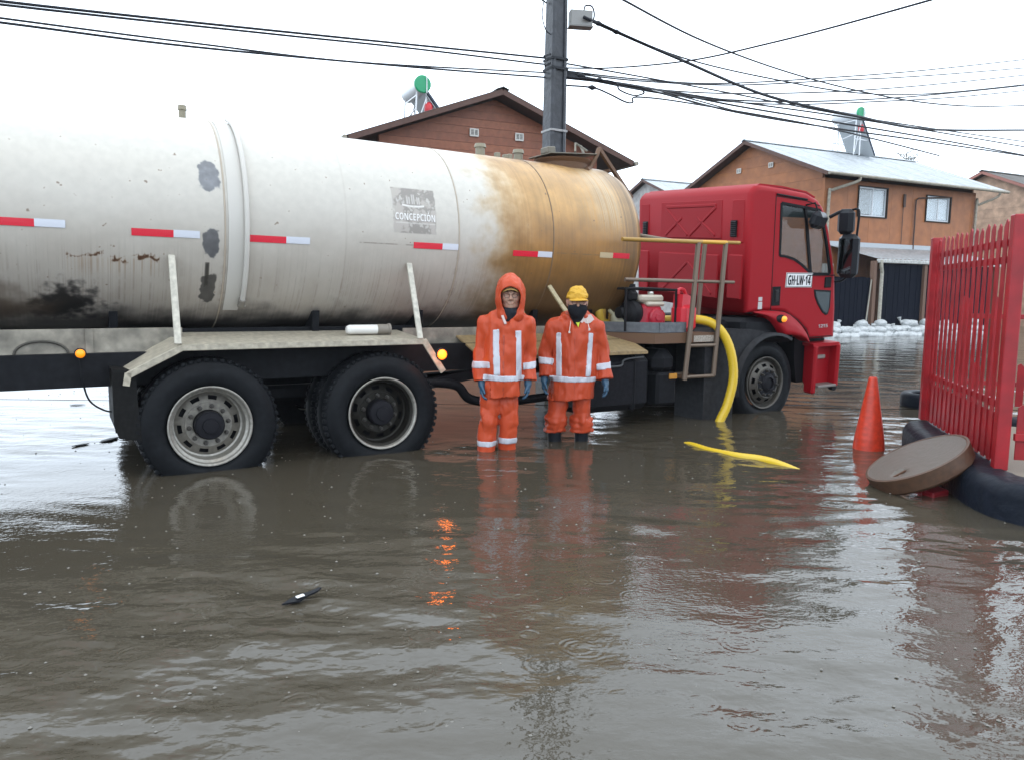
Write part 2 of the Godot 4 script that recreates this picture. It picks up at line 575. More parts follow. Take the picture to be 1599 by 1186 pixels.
# ---------------------------------------------------------------- houses
# House axes: x along the street front, z out of the front; the roof ridge runs along x.
func gable_house(called: String, label: String, at: Vector3, turn: float, d: Dictionary) -> Node3D:
	var h := thing(called, label, "house", at, turn, d.get("group", ""))
	var L: float = d.length      # eave length
	var W: float = d.depth       # eave to eave
	var E: float = d.eave
	var R: float = d.rise
	var over: float = d.overhang # gable overhang
	var oz: float = d.eave_out
	var wall_mat: Material = d.wall
	var x0 := over
	var x1: float = L - d.get("overhang_far", over)
	var z0 := -W + oz
	var z1 := -oz
	var wall_top := E - 0.12
	var s := Shape.new()
	# long walls (in sheets) and gable walls
	if d.get("front", true):
		var n := int((x1 - x0) / 1.22) + 1
		for i in n:
			var a := x0 + i * 1.22
			var b := minf(a + 1.212, x1)
			if b - a < 0.05: continue
			s = Shape.new()
			var rects := [PackedVector2Array([Vector2(a, d.get("front_from", -0.3)), Vector2(b, d.get("front_from", -0.3)), Vector2(b, wall_top), Vector2(a, wall_top)])]
			for w in d.get("windows", []):
				var hole := PackedVector2Array([Vector2(w[0], w[2]), Vector2(w[1], w[2]), Vector2(w[1], w[3]), Vector2(w[0], w[3])])
				var next := []
				for p in rects:
					# cut in halves through the window's middle so that no piece has a hole
					var mid: float = (w[0] + w[1]) * 0.5
					for half in [Rect2(-99, -99, 99 + mid, 199), Rect2(mid, -99, 199, 199)]:
						var hp := PackedVector2Array([half.position, half.position + Vector2(half.size.x, 0), half.end, half.position + Vector2(0, half.size.y)])
						for q in Geometry2D.intersect_polygons(p, hp):
							next.append_array(Geometry2D.clip_polygons(q, hole))
				rects = next
			for p in rects:
				s.prism(p, z1 - 0.12, z1)
			part("wall_panel", s, wall_mat, h)
		s = Shape.new()
		s.box(Vector3((x0 + x1) * 0.5, (wall_top - 0.3) * 0.5, z1 - 0.2), Vector3(x1 - x0 - 0.3, wall_top + 0.3, 0.1))
		if d.get("windows", []).is_empty():
			part("wall_core", s, wall_mat, h)
	s = Shape.new()
	s.box(Vector3((x0 + x1) * 0.5, (wall_top - 0.3) * 0.5, z0 + 0.06), Vector3(x1 - x0, wall_top + 0.3, 0.12))
	part("rear_wall", s, wall_mat, h)
	var slope: float = R / (W * 0.5)
	var roof_y := func(z: float) -> float: return E + R - absf(z + W * 0.5) * slope
	for g in 2:
		var gx := x0 if g == 0 else x1 - 0.12
		var boards: float = d.get("board", 0.0)
		var y := -0.3
		var k := 0
		while y < E + R - 0.2:
			var b: float = boards if boards > 0 and y > d.get("boards_from", 3.0) and g == d.get("boards_end", 0) else 40.0
			if b > 30 and boards > 0 and y < d.get("boards_from", 3.0) and g == d.get("boards_end", 0):
				b = d.get("boards_from", 3.0) + 0.01 - y
			var top := minf(y + b - (0.006 if b < 30 else 0.0), E + R - 0.16)
			var pts := PackedVector2Array()
			# outline in (z, y) clipped under the roof
			var box := PackedVector2Array([Vector2(z0 + 0.12, y), Vector2(z1 - 0.12, y), Vector2(z1 - 0.12, top), Vector2(z0 + 0.12, top)])
			var under := PackedVector2Array([Vector2(z0 - 1, -1), Vector2(z1 + 1, -1), Vector2(z1 + 1, roof_y.call(z1 + 1) - 0.14), Vector2(-W * 0.5, E + R - 0.14), Vector2(z0 - 1, roof_y.call(z0 - 1) - 0.14)])
			for p in Geometry2D.intersect_polygons(box, under):
				s = Shape.new(Transform3D(Basis(Vector3(0, 0, 1), Vector3.UP, Vector3(-1, 0, 0)), Vector3(gx + 0.12, 0, 0)))
				var t := 0.12 if g == 0 else 0.0
				var proud := 0.0 if b > 30 else 0.004 * (k % 3)
				s.prism(p, (0.0 if g == 0 else 0.0), 0.12 + (proud if g == 0 else 0.0))
				part("plank" if b < 30 else "gable_wall", s, d.get("board_mat%d" % (k % 3), wall_mat) if b < 30 else wall_mat, h)
			k += 1
			y += b
		if boards > 0 and g == d.get("boards_end", 0):   # dark felt behind the boards, seen in the joints
			s = Shape.new()
			var fx := gx + 0.14 if g == 0 else gx - 0.02
			s.quad(Vector3(fx, 0, z0 + 0.2), Vector3(fx, 0, z1 - 0.2), Vector3(fx, roof_y.call(z1) - 0.2, z1 - 0.2), Vector3(fx, roof_y.call(z1) - 0.2, z0 + 0.2))
			s.tri(Vector3(fx, roof_y.call(z1) - 0.2, z1 - 0.2), Vector3(fx, E + R - 0.3, -W * 0.5), Vector3(fx, roof_y.call(z1) - 0.2, z0 + 0.2))
			part("wall_felt", s, mat("felt", Color(0.02, 0.018, 0.015), 0.9), h)
	# roof: corrugated sheets, soffit boards, fascias, ridge cap
	var roof_mat: Material = d.roof
	var trim: Material = d.trim
	for side in 2:
		var sheets := int(ceil(L / 0.9))
		var wdt := L / sheets
		for i in sheets:
			s = Shape.new()
			s.smooth(true)
			var cols: int = d.get("ribs", 5) * 4
			for c in cols:
				var xa := i * wdt + wdt * c / cols
				var xb := i * wdt + wdt * (c + 1) / cols
				var ha := 0.012 * sin(TAU * c / 4.0) + 0.004 * (i % 2)
				var hb := 0.012 * sin(TAU * (c + 1) / 4.0) + 0.004 * (i % 2)
				var zr := -W * 0.5
				var ze := 0.06 if side == 0 else -W - 0.06
				var ye := E - 0.06 * slope + 0.02
				var p := [Vector3(xa, ye + ha, ze), Vector3(xb, ye + hb, ze), Vector3(xb, E + R + 0.02 + hb, zr), Vector3(xa, E + R + 0.02 + ha, zr)]
				if side == 0: s.quad(p[0], p[1], p[2], p[3])
				else: s.quad(p[3], p[2], p[1], p[0])
			part("roof_sheet", s, roof_mat, h)
		var zs := 1.0 if side == 0 else -1.0
		s = Shape.new()
		var a := Vector3(0.03, E - 0.05, -W * 0.5 + zs * W * 0.5)
		var b := Vector3(0.03, E + R - 0.05, -W * 0.5)
		var nrm := Vector3(0, W * 0.5, zs * R).normalized()
		for gx in [0.03, L - 0.03]:
			s = Shape.new()
			var off := Vector3(gx - 0.03, 0, 0)
			s.bar(a + off, b + off, 0.14, 0.035, nrm)
			part("fascia_board", s, trim, h)
		s = Shape.new()
		s.bar(Vector3(L * 0.5, E - 0.075, -W * 0.5 + zs * W * 0.5), Vector3(L * 0.5, E + R - 0.075, -W * 0.5), 0.03, L - 0.1, nrm)
		part("soffit", s, d.soffit, h)
		s = Shape.new()
		s.tube([Vector3(-0.02, E - 0.05, -W * 0.5 + zs * (W * 0.5 + 0.1)), Vector3(L + 0.02, E - 0.07, -W * 0.5 + zs * (W * 0.5 + 0.1))], 0.06, 8)
		part("gutter", s, d.gutter, h)
	s = Shape.new()
	s.bar(Vector3(-0.02, E + R + 0.035, -W * 0.5 + 0.08), Vector3(L + 0.02, E + R + 0.035, -W * 0.5 + 0.08), 0.012, 0.2, Vector3(0, 1, slope))
	s.bar(Vector3(-0.02, E + R + 0.037, -W * 0.5 - 0.08), Vector3(L + 0.02, E + R + 0.037, -W * 0.5 - 0.08), 0.012, 0.2, Vector3(0, 1, -slope))
	part("ridge_cap", s, roof_mat, h)
	return h

func wall_vent(h: Node3D, at: Transform3D):
	var s := Shape.new()
	for q in [[0, 0.085, 0.24, 0.03], [0, -0.085, 0.24, 0.03], [0.11, 0, 0.03, 0.15], [-0.11, 0, 0.03, 0.15], [0, 0, 0.025, 0.14]]:
		s.box(Vector3(q[0], q[1], 0.01), Vector3(q[2], q[3], 0.03))
	var v := part("wall_vent", s, mat("vent_white", Color(0.62, 0.6, 0.56), 0.5), h, at)
	s = Shape.new()
	s.box(Vector3(0, 0, 0.0), Vector3(0.22, 0.17, 0.01))
	part("vent_backing", s, mat("vent_grey", Color(0.2, 0.19, 0.18), 0.7), v)
	s = Shape.new()
	for i in 4:
		s.bar(Vector3(-0.1, -0.055 + i * 0.035, 0.012), Vector3(0.1, -0.055 + i * 0.035, 0.012), 0.004, 0.02, Vector3(0, 1, 0.8))
	part("vent_slats", s, mats["vent_white"], v)

func sliding_window(h: Node3D, x0: float, x1: float, y0: float, y1: float, z: float, blinds: bool):
	var s := Shape.new()
	var dark := mat("window_surround", Color(0.035, 0.025, 0.02), 0.5)
	var alu := mat("window_frame_white", Color(0.62, 0.65, 0.68), 0.35)
	for q in [[(x0 + x1) / 2, y1 - 0.02, x1 - x0, 0.04], [(x0 + x1) / 2, y0 + 0.02, x1 - x0, 0.04], [x0 + 0.02, (y0 + y1) / 2, 0.04, y1 - y0 - 0.08], [x1 - 0.02, (y0 + y1) / 2, 0.04, y1 - y0 - 0.08]]:
		s.box(Vector3(q[0], q[1], z + 0.01), Vector3(q[2], q[3], 0.08))
	var w := part("window", s, dark, h)
	var mid := (x0 + x1) / 2
	for k in 2:
		var a := x0 + 0.041 if k == 0 else mid - 0.03
		var b := mid + 0.03 if k == 0 else x1 - 0.041
		var zz := z - 0.005 - k * 0.035
		s = Shape.new()
		for q in [[(a + b) / 2, y1 - 0.067, b - a, 0.055], [(a + b) / 2, y0 + 0.067, b - a, 0.055], [a + 0.028, (y0 + y1) / 2, 0.055, y1 - y0 - 0.19], [b - 0.028, (y0 + y1) / 2, 0.055, y1 - y0 - 0.19]]:
			s.box(Vector3(q[0], q[1], zz), Vector3(q[2], q[3], 0.03))
		part("window_frame", s, alu, w)
		s = Shape.new()
		s.box(Vector3((a + b) / 2, (y0 + y1) / 2, zz), Vector3(b - a - 0.1, y1 - y0 - 0.24, 0.006))
		part("pane", s, glass("house_glass", Color(0.8, 0.9, 0.9), 0.12), w)
	# curtain or blind behind the glass
	s = Shape.new()
	if blinds:
		for i in 22:
			var y := y0 + 0.1 + (y1 - y0 - 0.2) * i / 21.0
			s.bar(Vector3(x0 + 0.05, y, z - 0.11), Vector3(mid, y, z - 0.11), 0.004, 0.045, Vector3(0, 1, 0.7))
		part("blind", s, mat("blind_white", Color(0.54, 0.61, 0.67), 0.7), w)
		s = Shape.new()
	s.smooth(true)
	var start := mid if blinds else x0
	var n := 40
	for i in n:
		var xa := lerpf(start, x1, float(i) / n)
		var xb := lerpf(start, x1, float(i + 1) / n)
		var za := z - 0.115 + 0.018 * sin(i * 1.3) * sin(i * 0.37)
		var zb := z - 0.115 + 0.018 * sin((i + 1) * 1.3) * sin((i + 1) * 0.37)
		s.quad(Vector3(xa, y0, za), Vector3(xb, y0, zb), Vector3(xb, y1, zb), Vector3(xa, y1, za))
	part("curtain", s, mat("curtain_white", Color(0.50, 0.57, 0.63), 0.8), w)
	s = Shape.new()
	s.box(Vector3(mid, (y0 + y1) / 2, z - 0.6), Vector3(x1 - x0 + 0.4, y1 - y0 + 0.4, 0.05))
	part("room_wall", s, mat("room_dark", Color(0.1, 0.09, 0.08), 0.9), w)

func solar_heater(label: String, at: Vector3, turn: float, lift: float):
	# at is the centre of the water barrel; it lies along local -z, the glass tubes run down towards +x
	var h := thing("solar_water_heater", label, "solar heater", at, turn, "solar water heaters on the roofs")
	var white := mat("heater_white", Color(0.68, 0.7, 0.72), 0.25)
	var s := Shape.new(Transform3D(Basis(Vector3.RIGHT, Vector3(0, 0, -1), Vector3(0, 1, 0)), Vector3.ZERO))
	s.lathe([Vector2(0, 0), Vector2(0.2, 0.0), Vector2(0.235, 0.02), Vector2(0.235, 1.38), Vector2(0.2, 1.4), Vector2(0, 1.4)], 28)
	part("barrel", s, white, h)
	s = Shape.new(Transform3D(Basis(Vector3.RIGHT, Vector3(0, 0, 1), Vector3(0, -1, 0)), Vector3.ZERO))
	s.lathe([Vector2(0.243, -0.05), Vector2(0.243, 0.012), Vector2(0.22, 0.03), Vector2(0.0, 0.036)], 28)
	part("end_cap", s, mat("heater_green", Color(0.01, 0.30, 0.13), 0.4), h)
	var foot := Vector3(1.05, -lift, 0)
	s = Shape.new()
	for k in 18:
		var z := -0.1 - k * 0.07
		s.tube([Vector3(0.12, -0.16, z), foot + Vector3(0, 0.06, z)], 0.026, 6)
	part("glass_tubes", s, mat("tube_dark", Color(0.03, 0.04, 0.06), 0.15), h)
	s = Shape.new()
	s.bar(Vector3(0.06, -0.2, -0.7), foot + Vector3(-0.06, 0.02, -0.7), 0.012, 1.3, Vector3(1, 0.6, 0))
	part("reflector_sheet", s, mat("zinc_reflector", Color(0.42, 0.45, 0.47), 0.4, 0.3), h)
	s = Shape.new()
	for z in [-0.06, -1.34]:
		s.bar(Vector3(0.13, -0.15, z), foot + Vector3(0.02, 0.05, z), 0.05, 0.04, Vector3(1, 0.6, 0))
	part("side_rail", s, mat("rail_dark", Color(0.03, 0.04, 0.07), 0.3), h)
	for z in [-0.12, -1.28]:
		s = Shape.new()
		s.bar(Vector3(-0.14, -0.2, z), Vector3(-0.2, -lift, z), 0.035, 0.035, Vector3.RIGHT)
		s.bar(Vector3(0.14, -0.2, z), Vector3(0.16, -lift, z), 0.035, 0.035, Vector3.RIGHT)
		s.bar(Vector3(-0.2, -lift * 0.62, z), Vector3(0.6, -lift * 0.62, z), 0.03, 0.03)
		s.bar(Vector3(-0.2, -lift * 0.95, z + 0.03), Vector3(0.15, -0.3, z + 0.03), 0.025, 0.02)
		part("stand_frame", s, white, h)
	s = Shape.new()
	s.bar(Vector3(-0.18, -lift * 0.5, -0.12), Vector3(-0.18, -lift * 0.62, -1.28), 0.025, 0.025)
	s.bar(Vector3(-0.15, -0.3, -0.12), Vector3(-0.15, -0.3, -1.28), 0.03, 0.03)
	part("cross_brace", s, white, h)
	s = Shape.new()
	s.bar(Vector3(0.1, 0.2, 0.05), Vector3(0.1, -0.26, 0.06), 0.05, 0.02)
	part("bracket", s, white, h)
	s = Shape.new(Transform3D(Basis(), Vector3(0.22, -0.62, -0.16)))
	s.lathe([Vector2(0, -0.17), Vector2(0.09, -0.15), Vector2(0.12, -0.06), Vector2(0.12, 0.08), Vector2(0.08, 0.16), Vector2(0, 0.18)], 16, false)
	part("expansion_vessel", s, mat("vessel_red", Color(0.55, 0.02, 0.03), 0.35), h)

func build_houses():
	var trim := mat("trim_brown", Color(0.11, 0.05, 0.035), 0.6, 0.0, grain, 1.0)
	var soffit := mat("soffit_brown", Color(0.07, 0.035, 0.03), 0.7, 0.0, grain, 1.5)
	var zinc := mat("zinc_roof", Color(0.50, 0.54, 0.57), 0.45, 0.2, grime, 2.5)
	var dark_roof := mat("dark_roof", Color(0.10, 0.09, 0.08), 0.6, 0.0, grime, 2.0)
	var b0 := mat("plank_a", Color(0.29, 0.098, 0.048), 0.55, 0.0, grain, 1.3)
	var b1 := mat("plank_b", Color(0.31, 0.106, 0.052), 0.55, 0.0, grain, 1.1)
	var b2 := mat("plank_c", Color(0.27, 0.09, 0.045), 0.55, 0.0, grain, 1.6)
	var cream := mat("cream_gutter", Color(0.42, 0.38, 0.3), 0.5, 0.0, grime, 1.0)
	# house behind the tank: its gable faces the street, so its ridge runs away from us
	var a1 := 0.4227
	var along := Vector3(cos(a1), 0, -sin(a1))
	var h1 := gable_house("brown_house", "brown plank house with a low gable rising behind the tank", Vector3(-0.30, 0, -20.45) + along * 4.0, a1 + PI / 2, {"length": 9.0, "depth": 8.0, "eave": 5.06, "rise": 1.5, "overhang": 0.55, "eave_out": 0.75, "wall": b0, "front": false, "board": 0.205, "boards_from": 3.2, "board_mat0": b0, "board_mat1": b1, "board_mat2": b2, "boards_end": 0, "roof": dark_roof, "trim": trim, "soffit": soffit, "gutter": cream})
	for v in [-4.6, -3.3]:   # the wall plane is at x = overhang, facing -x
		wall_vent(h1, Transform3D(Basis(Vector3(0, 0, 1), Vector3.UP, Vector3(-1, 0, 0)), Vector3(0.52, 5.52, v)))
	# house with the windows on the right
	var w0 := mat("siding_orange", Color(0.38, 0.135, 0.042), 0.55, 0.0, grain, 3.2)
	var w1 := mat("siding_orange_b", Color(0.355, 0.125, 0.040), 0.55, 0.0, grain, 2.7)
	var w2 := mat("siding_orange_c", Color(0.40, 0.142, 0.045), 0.55, 0.0, grain, 3.6)
	var a2 := 0.45983
	var o2 := Vector3(11.233, 0, -28.205)
	var h2 := gable_house("orange_house", "orange brown two storey house with pale metal roof and two white windows", o2, a2, {"length": 10.44, "depth": 8.65, "eave": 5.8, "rise": 1.77, "overhang": 0.45, "overhang_far": 1.2, "eave_out": 0.5, "wall": w0, "board": 0.42, "boards_from": 4.0, "board_mat0": w0, "board_mat1": w1, "board_mat2": w2, "windows": [[2.2, 3.85, 4.36, 5.52], [6.1, 7.65, 4.36, 5.42]], "roof": zinc, "trim": trim, "soffit": soffit, "gutter": cream})
	sliding_window(h2, 2.2, 3.85, 4.36, 5.52, -0.5, true)
	sliding_window(h2, 6.1, 7.65, 4.36, 5.42, -0.5, false)
	for v in [-3.2, -5.0]:
		wall_vent(h2, Transform3D(Basis(Vector3(0, 0, 1), Vector3.UP, Vector3(-1, 0, 0)), Vector3(0.42, 6.5, v)))
	var s := Shape.new()
	s.tube(smooth_path([Vector3(1.55, 5.7, 0.1), Vector3(1.5, 5.55, 0.05), Vector3(0.75, 5.25, -0.38), Vector3(0.62, 5.1, -0.42), Vector3(0.62, 3.3, -0.42)], 5), 0.055, 10)
	part("downpipe", s, cream, h2)
	s = Shape.new()
	s.tube(smooth_path([Vector3(9.9, 5.7, 0.1), Vector3(9.85, 5.5, 0.0), Vector3(9.3, 5.2, -0.38), Vector3(9.2, 5.05, -0.42), Vector3(9.2, 0.2, -0.42)], 5), 0.05, 10)
	part("downpipe", s, cream, h2)
	s = Shape.new()
	s.tube([Vector3(5.45, 3.2, -0.44), Vector3(5.45, 5.15, -0.44), Vector3(5.6, 5.25, -0.44), Vector3(7.6, 5.4, -0.44)], 0.03, 6)
	s.tube([Vector3(4.75, 3.3, -0.46), Vector3(4.75, 5.3, -0.46)], 0.012, 6)
	s.box(Vector3(4.8, 5.1, -0.46), Vector3(0.12, 0.5, 0.04))
	part("wall_conduit", s, mat("conduit_brown", Color(0.06, 0.03, 0.02), 0.6), h2)
	# lean-to roof, gates and posts in front of it
	s = Shape.new()
	var cp := Transform3D(Basis(Vector3.UP, a2), o2)
	var c := thing("carport", "low carport with a pale sheet roof against the orange house", "carport", o2, a2)
	for i in 8:
		s = Shape.new()
		s.smooth(true)
		for k in 16:
			var xa := 0.84 + (i + k / 16.0) * 0.9
			var xb := xa + 0.9 / 16
			var ha := 0.012 * sin(TAU * k / 4.0)
			var hb := 0.012 * sin(TAU * (k + 1) / 4.0)
			s.quad(Vector3(xa, 2.68 + ha, 1.66), Vector3(xb, 2.68 + hb, 1.66), Vector3(xb, 3.24 + hb, -0.46), Vector3(xa, 3.24 + ha, -0.46))
		part("roof_sheet", s, mat("carport_zinc", Color(0.46, 0.47, 0.48), 0.4, 0.15, grime, 1.5), c)
	s = Shape.new()
	s.box(Vector3(3.9, 3.3, -0.46), Vector3(6.2, 0.2, 0.04))
	part("flashing", s, mat("flashing_grey", Color(0.4, 0.43, 0.46), 0.45), c)
	s = Shape.new()
	s.box(Vector3(4.4, 2.6, 1.68), Vector3(7.2, 0.13, 0.1), 0.02)
	part("gutter", s, mat("gutter_white", Color(0.6, 0.6, 0.57), 0.4, 0.0, grime, 1.0), c)
	s = Shape.new()
	s.tube(smooth_path([Vector3(0.95, 2.62, 1.72), Vector3(0.95, 2.42, 1.72), Vector3(1.08, 2.2, 1.66), Vector3(1.08, 2.0, 1.66), Vector3(1.08, 0.0, 1.66)], 5), 0.06, 10)
	part("downpipe", s, mat("cream_pipe", Color(0.5, 0.47, 0.39), 0.45, 0.0, grime, 0.8), c)
	for px in [0.72, 3.4, 7.6]:
		s = Shape.new()
		s.box(Vector3(px, 1.3, 1.6), Vector3(0.15, 2.6, 0.15))
		part("post", s, mat("post_brown", Color(0.13, 0.07, 0.045), 0.7), c)
	var navy := mat("gate_navy", Color(0.007, 0.009, 0.016), 0.7)
	navy.metallic_specular = 0.1
	var g := thing("metal_gate", "dark corrugated gate closing the carport behind the sandbags", "gate", o2, a2)
	var x := 1.2
	while x < 7.4:
		s = Shape.new()
		s.box(Vector3(x, 1.28, 1.55 + 0.012 * (int(x * 10) % 2)), Vector3(0.115, 2.5, 0.02))
		part("gate_board", s, navy, g)
		x += 0.12
	for ry in [2.3, 0.5]:
		s = Shape.new()
		s.box(Vector3(4.3, ry, 1.52), Vector3(6.4, 0.06, 0.03))
		part("gate_rail", s, navy, g)
	var fn := thing("board_fence", "dark board fence left of the carport post behind the sandbags", "fence", o2, a2)
	x = -4.0
	while x < 0.6:
		s = Shape.new()
		s.box(Vector3(x, 0.93, 1.55 + 0.012 * (int(round(x * 8.3)) % 2)), Vector3(0.115, 2.2 + 0.02 * sin(x * 9), 0.02))
		part("fence_board", s, navy, fn)
		x += 0.12
	for ry in [1.75, 0.5]:
		s = Shape.new()
		s.box(Vector3(-1.7, ry, 1.52), Vector3(4.6, 0.06, 0.03))
		part("fence_rail", s, navy, fn)
	s = Shape.new()
	s.bar(Vector3(0.62, 1.95, 1.62), Vector3(0.4, 0.3, 1.66), 0.035, 0.03)
	part("pale_batten", s, mats["cream_pipe"], fn)
	for i in 4:
		s = Shape.new()
		s.box(Vector3(-0.62 + i * 0.14, 2.25, 0.6), Vector3(0.09, 0.5, 0.05))
		tag(part("pale_board", s, mat("board_pale", Color(0.55, 0.55, 0.52), 0.6), self, cp), "%s pale upright board showing over the dark fence left of the carport" % ["leftmost", "second", "third", "rightmost"][i], "board", "pale boards behind the dark fence")
	# further houses
	var peach := mat("peach_wall", Color(0.62, 0.42, 0.29), 0.6, 0.0, grime, 3.0)
	var off := Basis(Vector3.UP, a2) * Vector3(15.4, 0, 0.0)
	gable_house("peach_house", "peach coloured house beyond the orange house at the right edge", o2 + off, a2, {"length": 10.4, "depth": 8.65, "eave": 5.7, "rise": 1.85, "overhang": 0.4, "eave_out": 0.5, "wall": peach, "board": 0.42, "boards_from": 4.0, "board_mat0": peach, "board_mat1": peach, "board_mat2": peach, "roof": dark_roof, "trim": mat("trim_pink", Color(0.33, 0.14, 0.11), 0.6), "soffit": soffit, "gutter": cream})
	off = Basis(Vector3.UP, a2) * Vector3(2.7, 0, -10.7)
	var pale := mat("pale_wall", Color(0.5, 0.48, 0.47), 0.6, 0.0, grime, 3.0)
	gable_house("pale_house", "pale grey house with a zinc roof far behind the red cab", o2 + off, a2, {"length": 9.0, "depth": 8.65, "eave": 5.75, "rise": 1.8, "overhang": 0.3, "eave_out": 0.4, "wall": pale, "board": 0.42, "boards_from": 4.0, "board_mat0": pale, "board_mat1": pale, "board_mat2": pale, "roof": zinc, "trim": trim, "soffit": soffit, "gutter": cream})
	solar_heater("solar water heater with a green cap on the roof behind the tank", Vector3(-2.61, 7.2, -22.5), a1, 1.35)
	solar_heater("solar water heater with a green cap and red vessel on the pale roof", Vector3(14.85, 9.17, -34.0), a2, 1.75)
	build_sandbags(o2, a2)
	build_tree()

const ordinals := ["first", "second", "third", "fourth", "fifth", "sixth", "seventh", "eighth", "ninth", "tenth", "eleventh", "twelfth", "thirteenth", "fourteenth", "fifteenth", "sixteenth"]

func build_sandbags(o: Vector3, turn: float):
	var white := mat("sandbag_white", Color(0.66, 0.69, 0.70), 0.45, 0.0, grime, 0.5)
	var kinds := []
	for v in 4:
		var s := Shape.new()
		var nz := FastNoiseLite.new()
		nz.seed = 60 + v
		nz.frequency = 4.0
		s.smooth(true)
		var rows := []
		for i in 13:
			var t := i / 12.0
			var row := []
			for k in 14:
				var a := TAU * k / 14
				var wx := 0.29 * (t * 2.0 - 1.0)
				var prof := pow(maxf(0.0, 1.0 - pow(absf(t * 2.0 - 1.0), 3.0)), 0.5)
				var p := Vector3(wx, 0.135 * prof * sin(a), 0.21 * prof * cos(a))
				p += p.normalized() * 0.035 * nz.get_noise_3dv(p * 1.5) + Vector3(0, 0.02 * sin(t * 5.0 + v), 0)
				row.append(p)
			rows.append(row)
		for i in 12:
			for k in 14:
				var k2 := (k + 1) % 14
				s.quad(rows[i][k], rows[i][k2], rows[i + 1][k2], rows[i + 1][k])
		# tied neck with a flared ear
		var e := Vector3(0.27, 0, 0)
		s.tube([e, e + Vector3(0.05, 0.03, 0), e + Vector3(0.08, 0.07, 0.01 * v), e + Vector3(0.12, 0.15, 0.02 * v - 0.02)], [0.08, 0.03, 0.04, 0.075], 8)
		kinds.append(s.mesh())
	var b := Basis(Vector3.UP, turn)
	var i := 0
	for layer in 3:
		var x := -3.6 + layer * 0.25
		var left_of := []
		var right_of := []
		while x < 6.4:
			if layer == 2 and rng.randf() < 0.45:
				x += 0.5
				continue
			var p := Vector3(x, 0.03 + layer * 0.19 + rng.randf_range(-0.02, 0.02), 2.0 - layer * 0.1 + rng.randf_range(-0.06, 0.06))
			var r := Basis.from_euler(Vector3(rng.randf_range(-0.25, 0.25), rng.randf_range(-0.6, 0.6) + (PI if rng.randf() < 0.4 else 0.0), rng.randf_range(-0.2, 0.25)))
			var bag := put("sandbag", kinds[i % 4], white, self, Transform3D(b * r, o + b * p))
			(left_of if x < 1.08 else right_of).append(bag)
			i += 1
			x += rng.randf_range(0.36, 0.48)
		left_of.reverse()
		var row: String = ["bottom row", "middle row", "top row"][layer]
		for side in 2:
			var list: Array = left_of if side == 0 else right_of
			for k in list.size():
				tag(list[k], "white sandbag in the %s, %s %s of the cream downpipe" % [row, ordinals[k], "left" if side == 0 else "right"], "sandbag", "white sandbags piled before the dark gate")

func build_tree():
	var t := thing("tree", "thin feathery tree top showing above the pale roof", "tree", Vector3(29.6, 0, -60))
	var s := Shape.new()
	var tips := []
	s.tube(smooth_path([Vector3(0, -0.3, 0), Vector3(0.2, 5, 0), Vector3(0, 9.5, 0.1), Vector3(0.25, 12.3, 0)], 5), [0.22, 0.21, 0.2, 0.19, 0.18, 0.16, 0.15, 0.14, 0.13, 0.12, 0.1, 0.09, 0.08, 0.06, 0.04, 0.03], 8)
	for i in 26:
		var y := rng.randf_range(7.5, 12.2)
		var a := rng.randf() * TAU
		var l := rng.randf_range(0.5, 1.25)
		var p := Vector3(0.12, y, 0)
		var q := p + Vector3(cos(a) * l, rng.randf_range(0.2, 0.8), sin(a) * l)
		s.tube([p, (p + q) * 0.5 + Vector3(0, 0.1, 0), q], [0.035, 0.025, 0.01], 5)
		tips.append(q)
		tips.append((p + q) * 0.5)
	part("trunk", s, mat("bark", Color(0.12, 0.1, 0.08), 0.8), t)
	s = Shape.new()
	for q in tips:
		for k in 26:
			var p: Vector3 = q + Vector3(rng.randfn(0, 0.2), rng.randfn(0, 0.17), rng.randfn(0, 0.2))
			var d := Vector3(rng.randf_range(-1, 1), rng.randf_range(-1, 0.6), rng.randf_range(-1, 1)).normalized() * 0.11
			var w := d.cross(Vector3(rng.randf(), rng.randf(), rng.randf())).normalized() * 0.022
			s.tri(p - d, p + w, p + d)
			s.tri(p - d, p + d, p - w)
	part("crown", s, mat("leaf_grey_green", Color(0.07, 0.085, 0.06), 0.5), t)

# ---------------------------------------------------------------- tanker truck
# Truck axes: x forward along the truck, y up from the water, z outwards to our side; z = 0 is the outer face of the near tyres.
const TANK_Z := -1.17
const TANK_Y := 1.92
const TANK_R := 0.905

func on_tank(u: float, deg: float, off := 0.0) -> Vector3:
	var a := deg_to_rad(deg)
	return Vector3(u, TANK_Y + (TANK_R + off) * sin(a), TANK_Z + (TANK_R + off) * cos(a))

static func sstep(a: float, b: float, x: float) -> float:
	return smoothstep(a, b, x)

